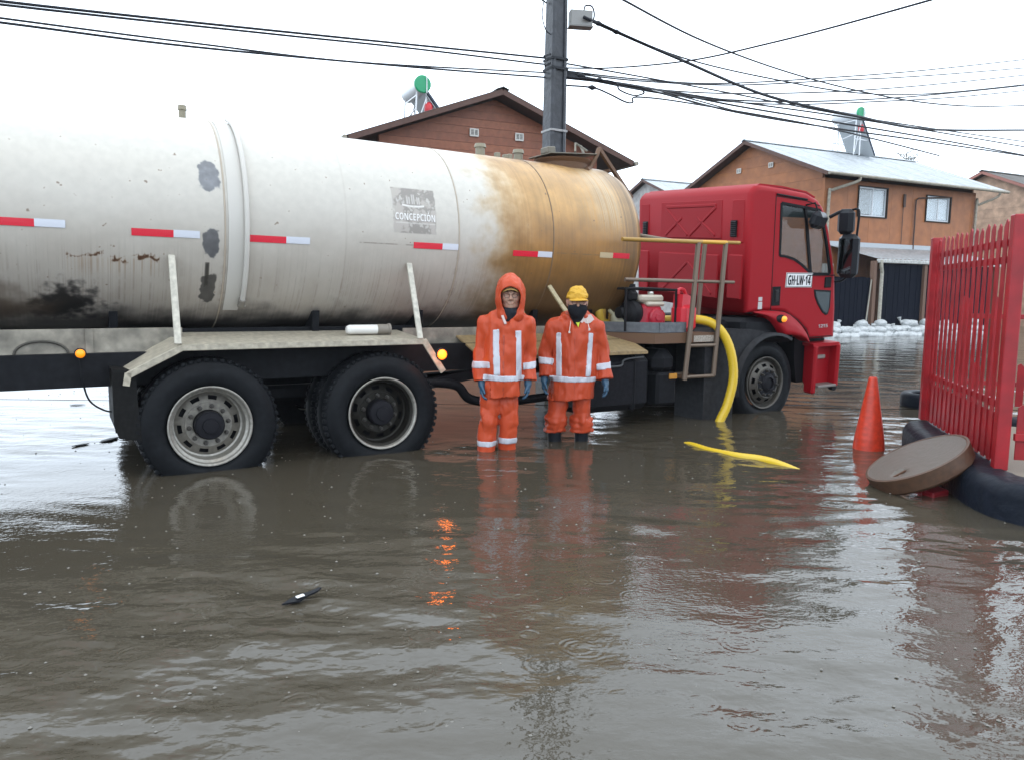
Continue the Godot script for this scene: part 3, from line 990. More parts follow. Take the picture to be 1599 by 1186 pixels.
func tank_picture() -> ImageTexture:
	# paint, rust and dirt of the tank: u from -3.2 to 4.45 m across, angle -90 to 90 degrees upwards
	var W := 1536
	var H := 576
	var n1 := FastNoiseLite.new()
	n1.seed = 101
	n1.frequency = 0.012
	n1.fractal_octaves = 4
	var n2 := FastNoiseLite.new()
	n2.seed = 102
	n2.frequency = 0.05
	n2.fractal_octaves = 3
	var img1 := n1.get_image(W, H)
	var img2 := n2.get_image(W, H)
	var d1 := img1.get_data()
	var d2 := img2.get_data()
	var drip := FastNoiseLite.new()
	drip.seed = 103
	drip.frequency = 0.14
	drip.fractal_octaves = 3
	var dripw := PackedFloat32Array()
	var drip2 := PackedFloat32Array()
	dripw.resize(W)
	drip2.resize(W)
	for x in W:
		dripw[x] = clampf(drip.get_noise_1d(x) * 1.6 + 0.5, 0, 1)
		drip2[x] = clampf(drip.get_noise_1d(x * 2.7 + 900.0) * 2.0 + 0.4, 0, 1)
	var out := PackedByteArray()
	out.resize(W * H * 3)
	var white := Vector3(0.77, 0.755, 0.72)
	var patches := [[0.096, 22.0, 0.075, 7.5], [0.095, -11.7, 0.06, 7.0], [0.085, -37.0, 0.06, 8.5]]
	for y in H:
		var ang := 90.0 - 180.0 * (y + 0.5) / H
		for x in W:
			var u := -3.2 + 7.65 * (x + 0.5) / W
			var k := y * W + x
			var a := d1[k] / 255.0
			var b := d2[k] / 255.0
			var c := white
			c *= 0.955 + 0.06 * b
			# weathering towards warm grey lower down
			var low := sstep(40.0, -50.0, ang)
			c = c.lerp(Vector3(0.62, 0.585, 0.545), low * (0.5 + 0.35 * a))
			# thin vertical run marks
			var run := sstep(0.0, -40.0, ang) * dripw[x] * drip2[x]
			c = c.lerp(Vector3(0.42, 0.385, 0.35), run * 0.34 * sstep(0.25, 0.8, b + 0.25 * a))
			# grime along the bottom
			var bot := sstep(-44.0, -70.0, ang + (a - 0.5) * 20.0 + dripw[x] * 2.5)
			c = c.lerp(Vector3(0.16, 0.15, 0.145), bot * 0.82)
			# ochre stain below the filling hatch
			var edge := 2.68 + (a - 0.5) * 0.40 + (b - 0.5) * 0.10 + 0.06 * sstep(-20.0, 40.0, ang)
			var st := pow(sstep(edge - 0.34, edge + 0.34, u), 0.9) * sstep(96.0, 66.0, ang + (b - 0.5) * 30.0 - (u - 2.7) * 8.0)
			var ochre := Vector3(0.77, 0.60, 0.37).lerp(Vector3(0.64, 0.455, 0.22), sstep(28.0, -2.0, ang)).lerp(Vector3(0.45, 0.335, 0.205), sstep(2.0, -45.0, ang))
			ochre *= 0.80 + 0.20 * a + 0.06 * (b - 0.5) - 0.05 * dripw[x]
			c = c.lerp(ochre, st * (0.93 + 0.06 * b) * (1.0 - 0.22 * sstep(3.5, 3.9, u) * sstep(-5.0, 22.0, ang) * dripw[x]))
			if u > 3.75:   # pale washed streaks near the front dish
				c = c.lerp(Vector3(0.72, 0.68, 0.61), 0.55 * sstep(3.8, 4.05, u) * sstep(4.25, 4.1, u) * sstep(2.0, 25.0, ang) * sstep(0.3, 0.65, drip2[x]))
				c = c.lerp(Vector3(0.30, 0.22, 0.13), 0.5 * sstep(4.12, 4.3, u) * dripw[x])
			# rust from the hatch
			var hr := sstep(0.9, 0.1, absf(u - 3.55)) * sstep(58.0, 86.0, ang + (b - 0.5) * 25.0)
			c = c.lerp(Vector3(0.33, 0.22, 0.13), hr * 0.75)
			# black soot low at the rear
			var q := Vector2((u + 0.90) / 0.26, (ang + 49.0) / 14.0).length() + (b - 0.5) * 0.9 + (a - 0.5) * 0.6
			c = c.lerp(Vector3(0.14, 0.135, 0.135), sstep(1.15, 0.35, q) * 0.95)
			q = Vector2((u + 1.45) / 0.5, (ang + 50.0) / 15.0).length() + (a - 0.5) * 1.2
			c = c.lerp(Vector3(0.33, 0.28, 0.235), sstep(1.2, 0.2, q) * 0.8)
			# rust scratches
			if u > -0.9 and u < -0.26 and ang > -34.0 and ang < -14.0:
				var line := sstep(1.9, 0.3, absf(ang + 20.6 + 1.3 * sin(u * 21.0) + (b - 0.5) * 5.0)) * sstep(0.47, 0.62, b + 0.22 * a * drip2[x])
				c = c.lerp(Vector3(0.26, 0.15, 0.08), line * 0.95)
				c = c.lerp(Vector3(0.55, 0.45, 0.36), 0.5 * sstep(-20.0, -22.5, ang) * sstep(-33.0, -23.0, ang) * drip2[x] * dripw[x])
			# grey primer patches
			for p in patches:
				if absf(u - p[0]) < 0.16:
					var w := Vector2((u - p[0]) / p[2], (ang - p[1]) / p[3])
					var e := pow(pow(absf(w.x), 3.0) + pow(absf(w.y), 3.0), 0.333) + (b - 0.5) * 0.55
					var tone := Vector3(0.44, 0.45, 0.47) if p[1] > 0.0 else (Vector3(0.33, 0.33, 0.34) if p[1] > -20.0 else Vector3(0.27, 0.26, 0.25))
					c = c.lerp(tone * (0.85 + 0.3 * b), sstep(1.08, 0.9, e) * 0.92)
			if absf(u - 0.07) < 0.022 and ang < -22.0 and ang > -36.0:
				c = c.lerp(Vector3(0.16, 0.15, 0.14), 0.85 * sstep(0.022, 0.008, absf(u - 0.07)) * sstep(0.2, 0.5, b))
			# weld seams
			for sx in [[0.20, 0.35], [1.187, 0.12], [2.262, 0.5], [3.312, 0.5]]:
				var ds := absf(u - sx[0])
				if ds < 0.06:
					c = c.lerp(Vector3(0.40, 0.33, 0.28), sx[1] * sstep(0.013, 0.003, ds) * (0.55 + 0.45 * sstep(0.0, -30.0, ang)))
					c = c.lerp(Vector3(0.35, 0.29, 0.24), sx[1] * 0.5 * sstep(0.05, 0.0, ds) * sstep(0.45, 0.75, b) * sstep(10.0, -40.0, ang))
			if absf(ang + 7.6) < 0.7 and ((u > 1.3 and u < 2.26) or (u > 3.33 and u < 4.2)):
				c = c.lerp(Vector3(0.36, 0.33, 0.30), 0.55 * sstep(0.45, 0.1, absf(ang + 7.6)) * sstep(0.2, 0.6, b))
			# faded square print
			if u > 1.60 and u < 2.05 and ang > -2.0 and ang < 26.0:
				var lx := (u - 1.615) / 0.415
				var ly := (ang + 1.0) / 26.2
				var inside := sstep(-0.012, 0.012, lx + (b - 0.5) * 0.03) * sstep(1.012, 0.988, lx + (b - 0.5) * 0.03) * sstep(-0.012, 0.012, ly) * sstep(1.012, 0.988, ly)
				var tone := Vector3(0.66, 0.635, 0.605).lerp(Vector3(0.53, 0.51, 0.485), sstep(0.40, 0.62, a + (b - 0.5) * 0.8))
				# worn crest: a curved base with three towers and sprays on both sides
				var cr := 0.0
				var ex := (lx - 0.48) * 2.0
				cr = maxf(cr, sstep(0.03, 0.012, absf(ly - (0.585 + 0.09 * ex * ex))) * (1.0 if absf(ex) < 0.52 else 0.0))
				for tw in [-0.22, 0.0, 0.24]:
					if absf(ex - tw) < 0.075 and ly > 0.63 and ly < (0.86 if tw == 0.0 else 0.80):
						cr = maxf(cr, 0.6 if absf(ex - tw) > 0.025 else 0.25)
				if absf(ex) > 0.40 and absf(ex) < 0.78 and absf(ly - 0.70 - 0.06 * sin(ex * 30.0)) < 0.07:
					cr = maxf(cr, 0.5 * sstep(0.45, 0.6, b))
				if ly > 0.20 and ly < 0.225 and lx > 0.05 and lx < 0.97:
					cr = 0.5
				tone = tone.lerp(Vector3(0.83, 0.82, 0.80), cr * sstep(0.25, 0.55, b + 0.2))
				tone = tone.lerp(white * 0.97, sstep(0.66, 0.78, b) * 0.7)
				c = c.lerp(tone, inside * 0.95)
			# small chips
			if b > 0.865 and ang < 40.0:
				c = c.lerp(Vector3(0.40, 0.33, 0.27), sstep(0.87, 0.91, b) * 0.7)
			out[k * 3] = int(clampf(c.x, 0, 1) * 255.0)
			out[k * 3 + 1] = int(clampf(c.y, 0, 1) * 255.0)
			out[k * 3 + 2] = int(clampf(c.z, 0, 1) * 255.0)
	return ImageTexture.create_from_image(Image.create_from_data(W, H, false, Image.FORMAT_RGB8, out))

func make_tank(t: Node3D):
	var m := StandardMaterial3D.new()
	m.resource_name = "tank_paint"
	m.albedo_texture = tank_picture()
	m.texture_repeat = false
	m.roughness = 0.42
	m.normal_enabled = true
	m.normal_texture = noise_tex(0.008, 3, 0, 1, 41, true, 1.2)
	m.normal_scale = 0.25
	# body and front dish
	var prof := [[-3.2, TANK_R], [-1.0, TANK_R], [0.2, TANK_R], [1.2, TANK_R], [2.26, TANK_R], [3.31, TANK_R], [4.36, TANK_R]]
	for k in range(1, 9):
		var a := PI * 0.5 * pow(k / 8.0, 0.8)
		prof.append([4.36 + 0.25 * pow(sin(a), 0.85), maxf(TANK_R * pow(cos(a), 0.7), 0.0) if k < 8 else 0.0])
	var s := Shape.new()
	s.smooth(true)
	var seg := 64
	for i in prof.size() - 1:
		for k in seg:
			var p := []
			var uvs := []
			for q in [[i, k], [i + 1, k], [i + 1, k + 1], [i, k + 1]]:
				var a: float = TAU * q[1] / seg
				var pr: Array = prof[q[0]]
				p.append(Vector3(pr[0], TANK_Y + pr[1] * sin(a), TANK_Z + pr[1] * cos(a)))
				var deg := rad_to_deg(a)
				if deg > 270.0: deg -= 360.0
				if deg > 90.0: deg = 180.0 - deg
				uvs.append(Vector2((pr[0] + 3.2) / 7.65, (90.0 - deg) / 180.0))
			s.tri(p[0], p[1], p[2], uvs[0], uvs[1], uvs[2])
			s.tri(p[0], p[2], p[3], uvs[0], uvs[2], uvs[3])
	# the truck stands slightly nose down
	var tilt := Transform3D(Basis(Vector3(0, 0, 1), -0.010), Vector3.ZERO)
	tilt.origin = Vector3(2.6, TANK_Y, 0) - tilt.basis * Vector3(2.6, TANK_Y, 0)
	var tank := part("tank", s, m, t, tilt)
	s = Shape.new(Transform3D(Basis(Vector3(0, 0, 1), Vector3(-1, 0, 0), Vector3(0, -1, 0)), Vector3(-3.2, TANK_Y, TANK_Z)))
	s.lathe([Vector2(TANK_R, 0), Vector2(TANK_R * 0.8, 0.2), Vector2(0, 0.3)], 40, false)
	part("rear_dish", s, mat("tank_plain", Color(0.6, 0.6, 0.57), 0.4), tank)
	for u in [0.2, 2.262, 3.312]:
		s = Shape.new()
		var ring := []
		for k in 49:
			ring.append(on_tank(u, -90.0 + 360.0 * k / 48.0, 0.0))
		s.tube(ring, 0.0065, 6, false)
		part("weld_seam", s, mat("weld_cream" if u < 3.0 else "weld_rust", Color(0.4, 0.34, 0.27) if u < 3.0 else Color(0.17, 0.11, 0.06), 0.5), tank)
	# reflective strips: red then silver, as thin curved plates
	var red := mat("strip_red", Color(0.62, 0.018, 0.04), 0.25)
	var silver := mat("strip_silver", Color(0.62, 0.65, 0.72), 0.25, 0.15)
	var dull := mat("strip_dirty", Color(0.48, 0.38, 0.23), 0.4)
	for q in [[-1.36, -1.085, -0.895, -4.15], [-0.469, -0.178, 0.011, -6.35], [0.387, 0.677, 0.873, -7.1], [1.808, 2.094, 2.255, -7.0], [2.847, 3.133, 3.30, -9.2], [4.28, 4.06, 3.89, -8.1]]:
		for k in 2:
			var ua: float = q[k]
			var ub: float = q[k + 1]
			var lo := minf(ua, ub)
			var hi := maxf(ua, ub)
			s = Shape.new()
			for j in 6:
				for i in 4:
					var a0: float = q[3] - 0.63 * (2.6 - lo) - 1.75 + 3.5 * i / 4.0
					var a1: float = a0 + 3.5 / 4.0
					var r0 := 0.004
					var x0 := lerpf(lo, hi, j / 6.0)
					var x1 := lerpf(lo, hi, (j + 1) / 6.0)
					var e0 := dish_drop(x0)
					var e1 := dish_drop(x1)
					s.quad(on_tank(x0, a0, r0 - e0), on_tank(x1, a0, r0 - e1), on_tank(x1, a1, r0 - e1), on_tank(x0, a1, r0 - e0))
			part("reflective_strip", s, red if k == 0 else (dull if q[0] > 4.0 else silver), tank)
	# the word on the faded print
	var ac := deg_to_rad(8.7)
	text("lettering", "CONCEPCIÓN", 0.082, 0.385, 0.004, mat("letter_white", Color(0.72, 0.71, 0.69), 0.5), tank, Transform3D(Basis(Vector3.RIGHT, -ac) , on_tank(1.825, 8.7, 0.003)), TANK_R)
	# band and drain pipe over the side
	s = Shape.new()
	for k in 20:
		var a0 := -52.0 + 130.0 * k / 20.0
		var a1 := -52.0 + 130.0 * (k + 1) / 20.0
		s.smooth(true)
		s.quad(on_tank(0.225, a0, 0.006), on_tank(0.345, a0, 0.006), on_tank(0.345, a1, 0.006), on_tank(0.225, a1, 0.006))
		s.smooth(false)
	part("tank_band", s, mat("band_white", Color(0.52, 0.50, 0.46), 0.42), tank)
	var pts := []
	for k in 24:
		pts.append(on_tank(0.362, 80.0 - 124.0 * k / 23.0, 0.028))
	s = Shape.new()
	s.tube(pts, 0.021, 8)
	part("side_pipe", s, mat("band_white", Color.WHITE), tank)
	s = Shape.new()
	s.tube([on_tank(0.362, -42.0, 0.03), on_tank(0.36, -46.5, 0.03)], 0.032, 8)
	s.tube([on_tank(0.33, -46.0, 0.035), on_tank(0.39, -46.0, 0.04)], 0.018, 6)
	part("pipe_valve", s, mat("valve_dull", Color(0.25, 0.23, 0.2), 0.5, 0.4), tank)
	# top fittings
	var brass := mat("old_fitting", Color(0.28, 0.25, 0.18), 0.5, 0.3, speckle, 0.3)
	for q in [[0.03, 0.10, 0.03], [2.95, 0.11, 0.05], [3.42, 0.10, 0.05]]:
		s = Shape.new(Transform3D(Basis(), Vector3(q[0], TANK_Y + TANK_R - 0.02, TANK_Z)))
		s.lathe([Vector2(q[2] * 1.5, 0), Vector2(q[2] * 1.5, 0.03), Vector2(q[2], 0.03), Vector2(q[2], q[1]), Vector2(q[2] * 1.3, q[1]), Vector2(q[2] * 1.1, q[1] + 0.04), Vector2(0, q[1] + 0.045)], 14)
		part("valve", s, brass, tank)
	s = Shape.new()
	for q in [[3.1, 0.03], [3.2, 0.02], [3.25, 0.03]]:
		s.box(Vector3(q[0], TANK_Y + TANK_R + 0.01, TANK_Z + 0.1), Vector3(0.05, q[1] * 2.0, 0.06), 0.005)
	part("bolt_lugs", s, brass, tank)
	# filling hatch with its spill tray
	var rust := mat("rusty_steel", Color(0.16, 0.085, 0.045), 0.65, 0.1, speckle, 0.25, fine_bump, 0.3, 0.6)
	var cx := 3.95
	s = Shape.new(Transform3D(Basis(), Vector3(cx, TANK_Y + TANK_R - 0.10, TANK_Z + 0.08)))
	s.lathe([Vector2(0.26, 0.0), Vector2(0.28, 0.10), Vector2(0.31, 0.13), Vector2(0.32, 0.145), Vector2(0.28, 0.15), Vector2(0.28, 0.14), Vector2(0, 0.13)], 24)
	part("hatch_collar", s, rust, tank)
	s = Shape.new(Transform3D(Basis(Vector3(0, 0, 1), 0.08), Vector3(cx, TANK_Y + TANK_R + 0.10, TANK_Z + 0.05)))
	s.box(Vector3(0.02, 0.0, 0), Vector3(0.62, 0.012, 0.46), 0.004)
	s.box(Vector3(-0.24, 0.04, 0.1), Vector3(0.1, 0.07, 0.16), 0.01)
	s.bar(Vector3(0.05, 0.02, 0.2), Vector3(0.13, 0.13, 0.1), 0.02, 0.02)
	s.bar(Vector3(0.13, 0.13, 0.1), Vector3(0.2, 0.03, 0.22), 0.02, 0.02)
	s.bar(Vector3(0.24, 0.02, 0.1), Vector3(0.27, 0.12, 0.0), 0.02, 0.02)
	part("hatch_lid", s, mat("hatch_plate", Color(0.2, 0.18, 0.14), 0.6, 0.2, speckle, 0.3), tank)
	s = Shape.new()
	s.tube(smooth_path([on_tank(4.18, 70.0, -0.02) + Vector3(-0.1, 0, 0.06), on_tank(4.2, 74.0, 0.01), Vector3(4.28, 2.92, TANK_Z + 0.25), Vector3(4.34, 3.02, TANK_Z + 0.22)], 4), 0.028, 6)
	s.bar(Vector3(4.34, 3.03, TANK_Z + 0.22), Vector3(4.93, 2.54, TANK_Z + 0.1), 0.04, 0.04)
	s.bar(Vector3(4.3, 2.72, TANK_Z - 0.4), Vector3(4.6, 2.83, TANK_Z + 0.1), 0.03, 0.03)
	part("top_brace", s, rust, tank)

func dish_drop(u: float) -> float:
	if u < 4.36: return 0.0
	var s := pow((u - 4.36) / 0.25, 1.0 / 0.85)
	return TANK_R * (1.0 - pow(sqrt(maxf(0.0, 1.0 - s * s)), 0.7))

func make_wheel(t: Node3D, u: float, zo: float, side: float, steer: bool, grey: float):
	# zo: outer face, side: +1 near side, -1 far side
	var w := Node3D.new()
	w.name = numbered("wheel", t)
	t.add_child(w, true)
	w.transform = Transform3D(Basis(Vector3(1, 0, 0), Vector3(0, 0, side), Vector3(0, -side, 0)), Vector3(u, 0.355, zo))
	w.rotate_object_local(Vector3.UP, rng.randf() * 0.6)
	var rubber := mat("tyre_rubber", Color(0.012, 0.0135, 0.016), 0.5, 0.0, grime, 0.5, fine_bump, 1.0, 0.3)
	for d in (1 if steer else 2):
		var b := -0.335 * d
		var s := Shape.new(Transform3D(Basis(), Vector3(0, b, 0)))
		s.lathe([Vector2(0.30, -0.24), Vector2(0.36, -0.277), Vector2(0.45, -0.275), Vector2(0.495, -0.25), Vector2(0.515, -0.225), Vector2(0.519, -0.14), Vector2(0.515, -0.055), Vector2(0.497, -0.028), Vector2(0.470, -0.010), Vector2(0.455, -0.006), Vector2(0.452, -0.002), Vector2(0.40, 0.003), Vector2(0.36, 0.0), Vector2(0.33, -0.012), Vector2(0.312, -0.03), Vector2(0.30, -0.05)], 56, false)
		# tread blocks
		var nb := 0 if steer else 56
		for k in nb:
			var a := TAU * k / nb
			var dirr := Vector3(cos(a), 0, sin(a))
			var tan := Vector3(-sin(a), 0, cos(a))
			var keep := s.xf
			for yy in [-0.045, -0.235]:
				s.at(keep * Transform3D(Basis(dirr, Vector3.UP, tan), dirr * 0.507 + Vector3(0, yy, 0)))
				s.box(Vector3.ZERO, Vector3(0.028, 0.055, 0.034), 0.006)
			s.at(keep)
		part("tyre", s, rubber, w)
	# rim
	var steel := mat("rim_steel%d" % int(grey * 100), Color(0.27, 0.25, 0.215) * (grey / 0.33), 0.4, 0.35, grime, 0.35)
	var dark := mat("hub_black", Color(0.012, 0.012, 0.015), 0.5)
	var lip := mat("rim_lip", Color(0.37, 0.35, 0.31), 0.32, 0.4, grime, 0.3)
	var s := Shape.new()
	s.lathe([Vector2(0.300, -0.03), Vector2(0.312, 0.004), Vector2(0.307, 0.008), Vector2(0.292, 0.0), Vector2(0.287, -0.03)], 56, false)
	part("rim_lip", s, steel if steer else lip, w)
	var disc_y := 0.03 if steer else -0.115
	s = Shape.new()
	if steer:
		s.lathe([Vector2(0.287, -0.03), Vector2(0.283, -0.06), Vector2(0.262, -0.055), Vector2(0.245, -0.02)], 56)
	else:
		s.lathe([Vector2(0.287, -0.03), Vector2(0.268, -0.042), Vector2(0.262, -0.075), Vector2(0.26, -0.145), Vector2(0.245, -0.15)], 56)
	part("rim_barrel", s, lip if grey > 0.3 else steel, w)
	# wheel disc: cone with ten openings, built as segments round dark holes
	s = Shape.new()
	var r0 := 0.246
	var y0 := -0.02 if steer else -0.149
	var r1 := 0.176
	s.smooth(true)
	var n := 80
	for k in n:
		var a := TAU * k / n
		var b := TAU * (k + 1) / n
		var ph := fmod(k + 4.0, 8.0)
		var open := ph >= 2.0 and ph < 6.0
		for band in 3:
			if band == 1 and open: continue
			var f0 := [0.0, 0.28, 0.72][band] as float
			var f1 := [0.28, 0.72, 1.0][band] as float
			var ra := lerpf(r0, r1, f0)
			var rb := lerpf(r0, r1, f1)
			var ya := lerpf(y0, disc_y, f0)
			var yb := lerpf(y0, disc_y, f1)
			s.quad(Vector3(ra * cos(a), ya, -ra * sin(a)), Vector3(ra * cos(b), ya, -ra * sin(b)), Vector3(rb * cos(b), yb, -rb * sin(b)), Vector3(rb * cos(a), yb, -rb * sin(a)))
	s.smooth(false)
	s.lathe([Vector2(0.176, disc_y), Vector2(0.174, disc_y + 0.006), Vector2(0.118, disc_y + 0.004), Vector2(0.112, disc_y - 0.02)], 56)
	part("wheel_disc", s, steel, w)
	s = Shape.new()
	s.lathe([Vector2(0.26, y0 - 0.05), Vector2(0, y0 - 0.05)], 32)
	part("drum", s, dark, w)
	for k in 10:
		var a := TAU * k / 10.0
		s = Shape.new(Transform3D(Basis(), Vector3(0.146 * cos(a), disc_y + 0.003, 0.146 * sin(a))))
		s.lathe([Vector2(0.019, 0), Vector2(0.019, 0.02), Vector2(0.013, 0.022), Vector2(0.011, 0.042), Vector2(0, 0.043)], 6)
		part("wheel_nut", s, mat("nut_dark", Color(0.05, 0.045, 0.04), 0.5, 0.4), w)
	s = Shape.new()
	if steer:
		s.lathe([Vector2(0.165, disc_y - 0.0), Vector2(0.155, disc_y + 0.012), Vector2(0.11, disc_y + 0.014), Vector2(0.1, disc_y + 0.03), Vector2(0.07, disc_y + 0.045), Vector2(0.066, disc_y + 0.02), Vector2(0, disc_y + 0.03)], 28)
	else:
		s.lathe([Vector2(0.114, disc_y - 0.03), Vector2(0.11, disc_y + 0.075), Vector2(0.10, disc_y + 0.09), Vector2(0.06, disc_y + 0.095), Vector2(0.055, disc_y + 0.115), Vector2(0, disc_y + 0.12)], 28)
	part("hub", s, dark, w)

func lamp(parent: Node3D, at: Vector3, called: String, energy: float, size := 0.035):
	var l := Shape.new(Transform3D(Basis(Vector3.RIGHT, PI / 2), at))
	l.lathe([Vector2(size * 1.25, -0.03), Vector2(size * 1.25, 0.0), Vector2(size * 1.05, 0.004)], 16)
	var body := part(called, l, mat("lamp_black", Color(0.02, 0.02, 0.02), 0.4), parent)
	l = Shape.new(Transform3D(Basis(Vector3.RIGHT, PI / 2), at))
	l.lathe([Vector2(size, 0.0), Vector2(size * 0.9, 0.014), Vector2(size * 0.5, 0.022), Vector2(0, 0.024)], 16, false)
	part("lamp_lens", l, glow("amber_lamp%d" % int(energy * 10.0), Color(1.0, 0.15 if energy > 5.5 else 0.30, 0.010), energy), body)
	var o := OmniLight3D.new()
	o.name = "lamp_light"
	o.light_color = Color(1.0, 0.5, 0.08)
	o.light_energy = 0.001 if energy < 5.5 else 0.03
	o.light_size = size
	o.omni_range = 6.0
	o.omni_attenuation = 2.0
	o.shadow_enabled = true
	o.position = at + Vector3(0, 0, 0.05)
	body.add_child(o)

func build_truck():
	var t := thing("tanker_truck", "white and ochre tanker truck with a red cab standing in flood water", "truck", TRUCK_AT, TRUCK_TURN)
	make_tank(t)
	var black := mat("chassis_black", Color(0.014, 0.015, 0.018), 0.5, 0.0, grime, 0.6)
	var cream := mat("fender_cream", Color(0.52, 0.47, 0.37), 0.45, 0.0, grime, 0.45, bumpy, 1.0, 0.4)
	var dirty := mat("skirt_dirty", Color(0.36, 0.33, 0.27), 0.55, 0.0, streaks, 1.1)
	var rust: Material = mats["rusty_steel"]
	var s := Shape.new()
	# chassis rails and under tank cradle
	for z in [-0.34, -2.0]:
		s = Shape.new()
		s.box(Vector3(0.5, 0.79, z), Vector3(7.4, 0.25, 0.07))
		part("side_beam", s, black, t)
	for z in [-0.8, -1.6]:
		s = Shape.new()
		s.box(Vector3(2.2, 0.75, z), Vector3(10.6, 0.26, 0.08))
		part("chassis_rail", s, black, t)
	s = Shape.new()
	s.box(Vector3(-1.68, 1.0, -0.40), Vector3(3.1, 0.19, 0.03))
	for u in [-1.52, -0.78]:
		s.box(Vector3(u, 1.0, -0.38), Vector3(0.05, 0.19, 0.03))
	part("tank_skirt", s, dirty, t)
	s = Shape.new()
	var arch := []
	for k in 13:
		var a := PI * k / 12.0
		arch.append(Vector3(-1.09 - 0.17 * cos(a), 0.915 + 0.095 * sin(a), -0.375))
	s.tube(arch, 0.010, 6)
	part("skirt_arch", s, mat("arch_dark", Color(0.06, 0.055, 0.045), 0.6), t)
	s = Shape.new()
	s.box(Vector3(3.0, 0.97, -0.52), Vector3(2.4, 0.17, 0.03))
	part("tank_skirt", s, dirty, t)
	for u in [-2.6, -0.6, 1.0, 2.0, 3.3, 4.0]:
		s = Shape.new(Transform3D(Basis(Vector3(0, 0, 1), Vector3.UP, Vector3(-1, 0, 0)), Vector3(u, 0, TANK_Z)))
		var p := PackedVector2Array([Vector2(-0.55, 0.88), Vector2(0.55, 0.88), Vector2(0.60, 1.22)])
		for k in 9:
			var a := deg_to_rad(-52.0 - 76.0 * k / 8.0)
			p.append(Vector2((TANK_R - 0.004) * cos(a), TANK_Y + (TANK_R - 0.004) * sin(a)))
		p.append(Vector2(-0.60, 1.22))
		s.prism(p, -0.03, 0.03)
		part("tank_saddle", s, black, t)
	# lying cylinder on the fender
	s = Shape.new(Transform3D(Basis(Vector3(0, 0, 1), Vector3(1, 0, 0), Vector3(0, 1, 0)), Vector3(1.18, 1.06, -0.30)))
	s.lathe([Vector2(0, 0), Vector2(0.03, 0.004), Vector2(0.042, 0.03), Vector2(0.042, 0.29)], 18)
	part("air_cylinder", s, mat("cylinder_white", Color(0.66, 0.65, 0.62), 0.35), t)
	s = Shape.new(Transform3D(Basis(Vector3(0, 0, 1), Vector3(1, 0, 0), Vector3(0, 1, 0)), Vector3(1.18, 1.06, -0.30)))
	s.lathe([Vector2(0.044, 0.28), Vector2(0.046, 0.30), Vector2(0.044, 0.38), Vector2(0.05, 0.385), Vector2(0.05, 0.405), Vector2(0, 0.41)], 18)
	part("cylinder_cap", s, mat("cap_grey", Color(0.2, 0.18, 0.15), 0.6), t)
	# wheels
	for side in 2:
		for u in [0.0, 1.402]:
			make_wheel(t, u, 0.0 if side == 0 else -2.45, 1.0 if side == 0 else -1.0, false, 0.31 if u < 1.0 else 0.04)
		make_wheel(t, 6.29, -0.13 if side == 0 else -2.33, 1.0 if side == 0 else -1.0, true, 0.13)
	s = Shape.new()
	for u in [0.0, 1.402, 6.27]:
		s.tube([Vector3(u, 0.355, -0.4), Vector3(u, 0.355, -2.1)], 0.09, 10)
		s.box(Vector3(u, 0.36, -1.2), Vector3(0.4, 0.4, 0.45), 0.1)
	s.box(Vector3(0.7, 0.48, -0.8), Vector3(1.5, 0.14, 0.09), 0.03)
	s.box(Vector3(0.7, 0.48, -1.6), Vector3(1.5, 0.14, 0.09), 0.03)
	s.tube([Vector3(1.4, 0.45, -1.2), Vector3(5.2, 0.6, -1.2)], 0.06, 8)
	part("axles", s, black, t)
	# rear fender: flat top, sloped rear, folded front edge
	s = Shape.new()
	s.slab(Vector3(-0.19, 0.985, 0.022), Vector3(1.78, 0.985, 0.022), Vector3(1.78, 1.035, -0.62), Vector3(-0.23, 1.045, -0.62), 0.015)
	s.slab(Vector3(-0.56, 0.785, 0.022), Vector3(-0.19, 0.985, 0.022), Vector3(-0.23, 1.045, -0.62), Vector3(-0.60, 0.815, -0.62), 0.015)
	s.box(Vector3(0.80, 0.962, 0.012), Vector3(1.98, 0.046, 0.02), 0.004)
	var keep := s.xf
	s.bar(Vector3(-0.19, 0.962, 0.012), Vector3(-0.56, 0.772, 0.012), 0.05, 0.02, Vector3.UP, 0.004)
	s.bar(Vector3(-0.555, 0.79, 0.012), Vector3(-0.572, 0.70, 0.012), 0.045, 0.02, Vector3.RIGHT)
	s.bar(Vector3(1.775, 0.975, 0.012), Vector3(1.965, 0.69, 0.012), 0.055, 0.02, Vector3.UP, 0.003)
	part("rear_fender", s, cream, t)
	s = Shape.new()
	s.box(Vector3(0.8, 0.9, -0.66), Vector3(2.4, 0.35, 0.02))
	part("fender_back", s, black, t)
	for q in [[Vector3(-0.214, 0.99, 0.02), Vector3(-0.198, 1.655, -0.29)], [Vector3(1.742, 0.985, 0.02), Vector3(1.77, 1.648, -0.29)], [Vector3(3.62, 0.86, -0.02), Vector3(3.41, 1.28, -0.26)], [Vector3(3.41, 1.28, -0.26), Vector3(3.33, 1.47, -0.37)], [Vector3(2.93, 0.86, -0.02), Vector3(2.87, 1.32, -0.2)], [Vector3(2.87, 1.32, -0.2), Vector3(2.80, 1.5, -0.38)]]:
		s = Shape.new()
		s.bar(q[0], q[1], 0.05, 0.022, Vector3.RIGHT, 0.004)
		part("fender_stay", s, mat("stay_white", Color(0.62, 0.59, 0.5), 0.4, 0.0, grime, 0.4) if q[0].x < 2.0 else mat("stay_yellowed", Color(0.5, 0.42, 0.24), 0.45, 0.0, grime, 0.4), t)
	# front catwalk plate, wood coloured by rust
	s = Shape.new()
	s.bar(Vector3(3.34, 0.80, 0.0), Vector3(3.34, 0.985, -0.56), 0.02, 1.98, Vector3.UP, 0.004)
	s.box(Vector3(3.34, 0.790, 0.012), Vector3(1.98, 0.03, 0.008))
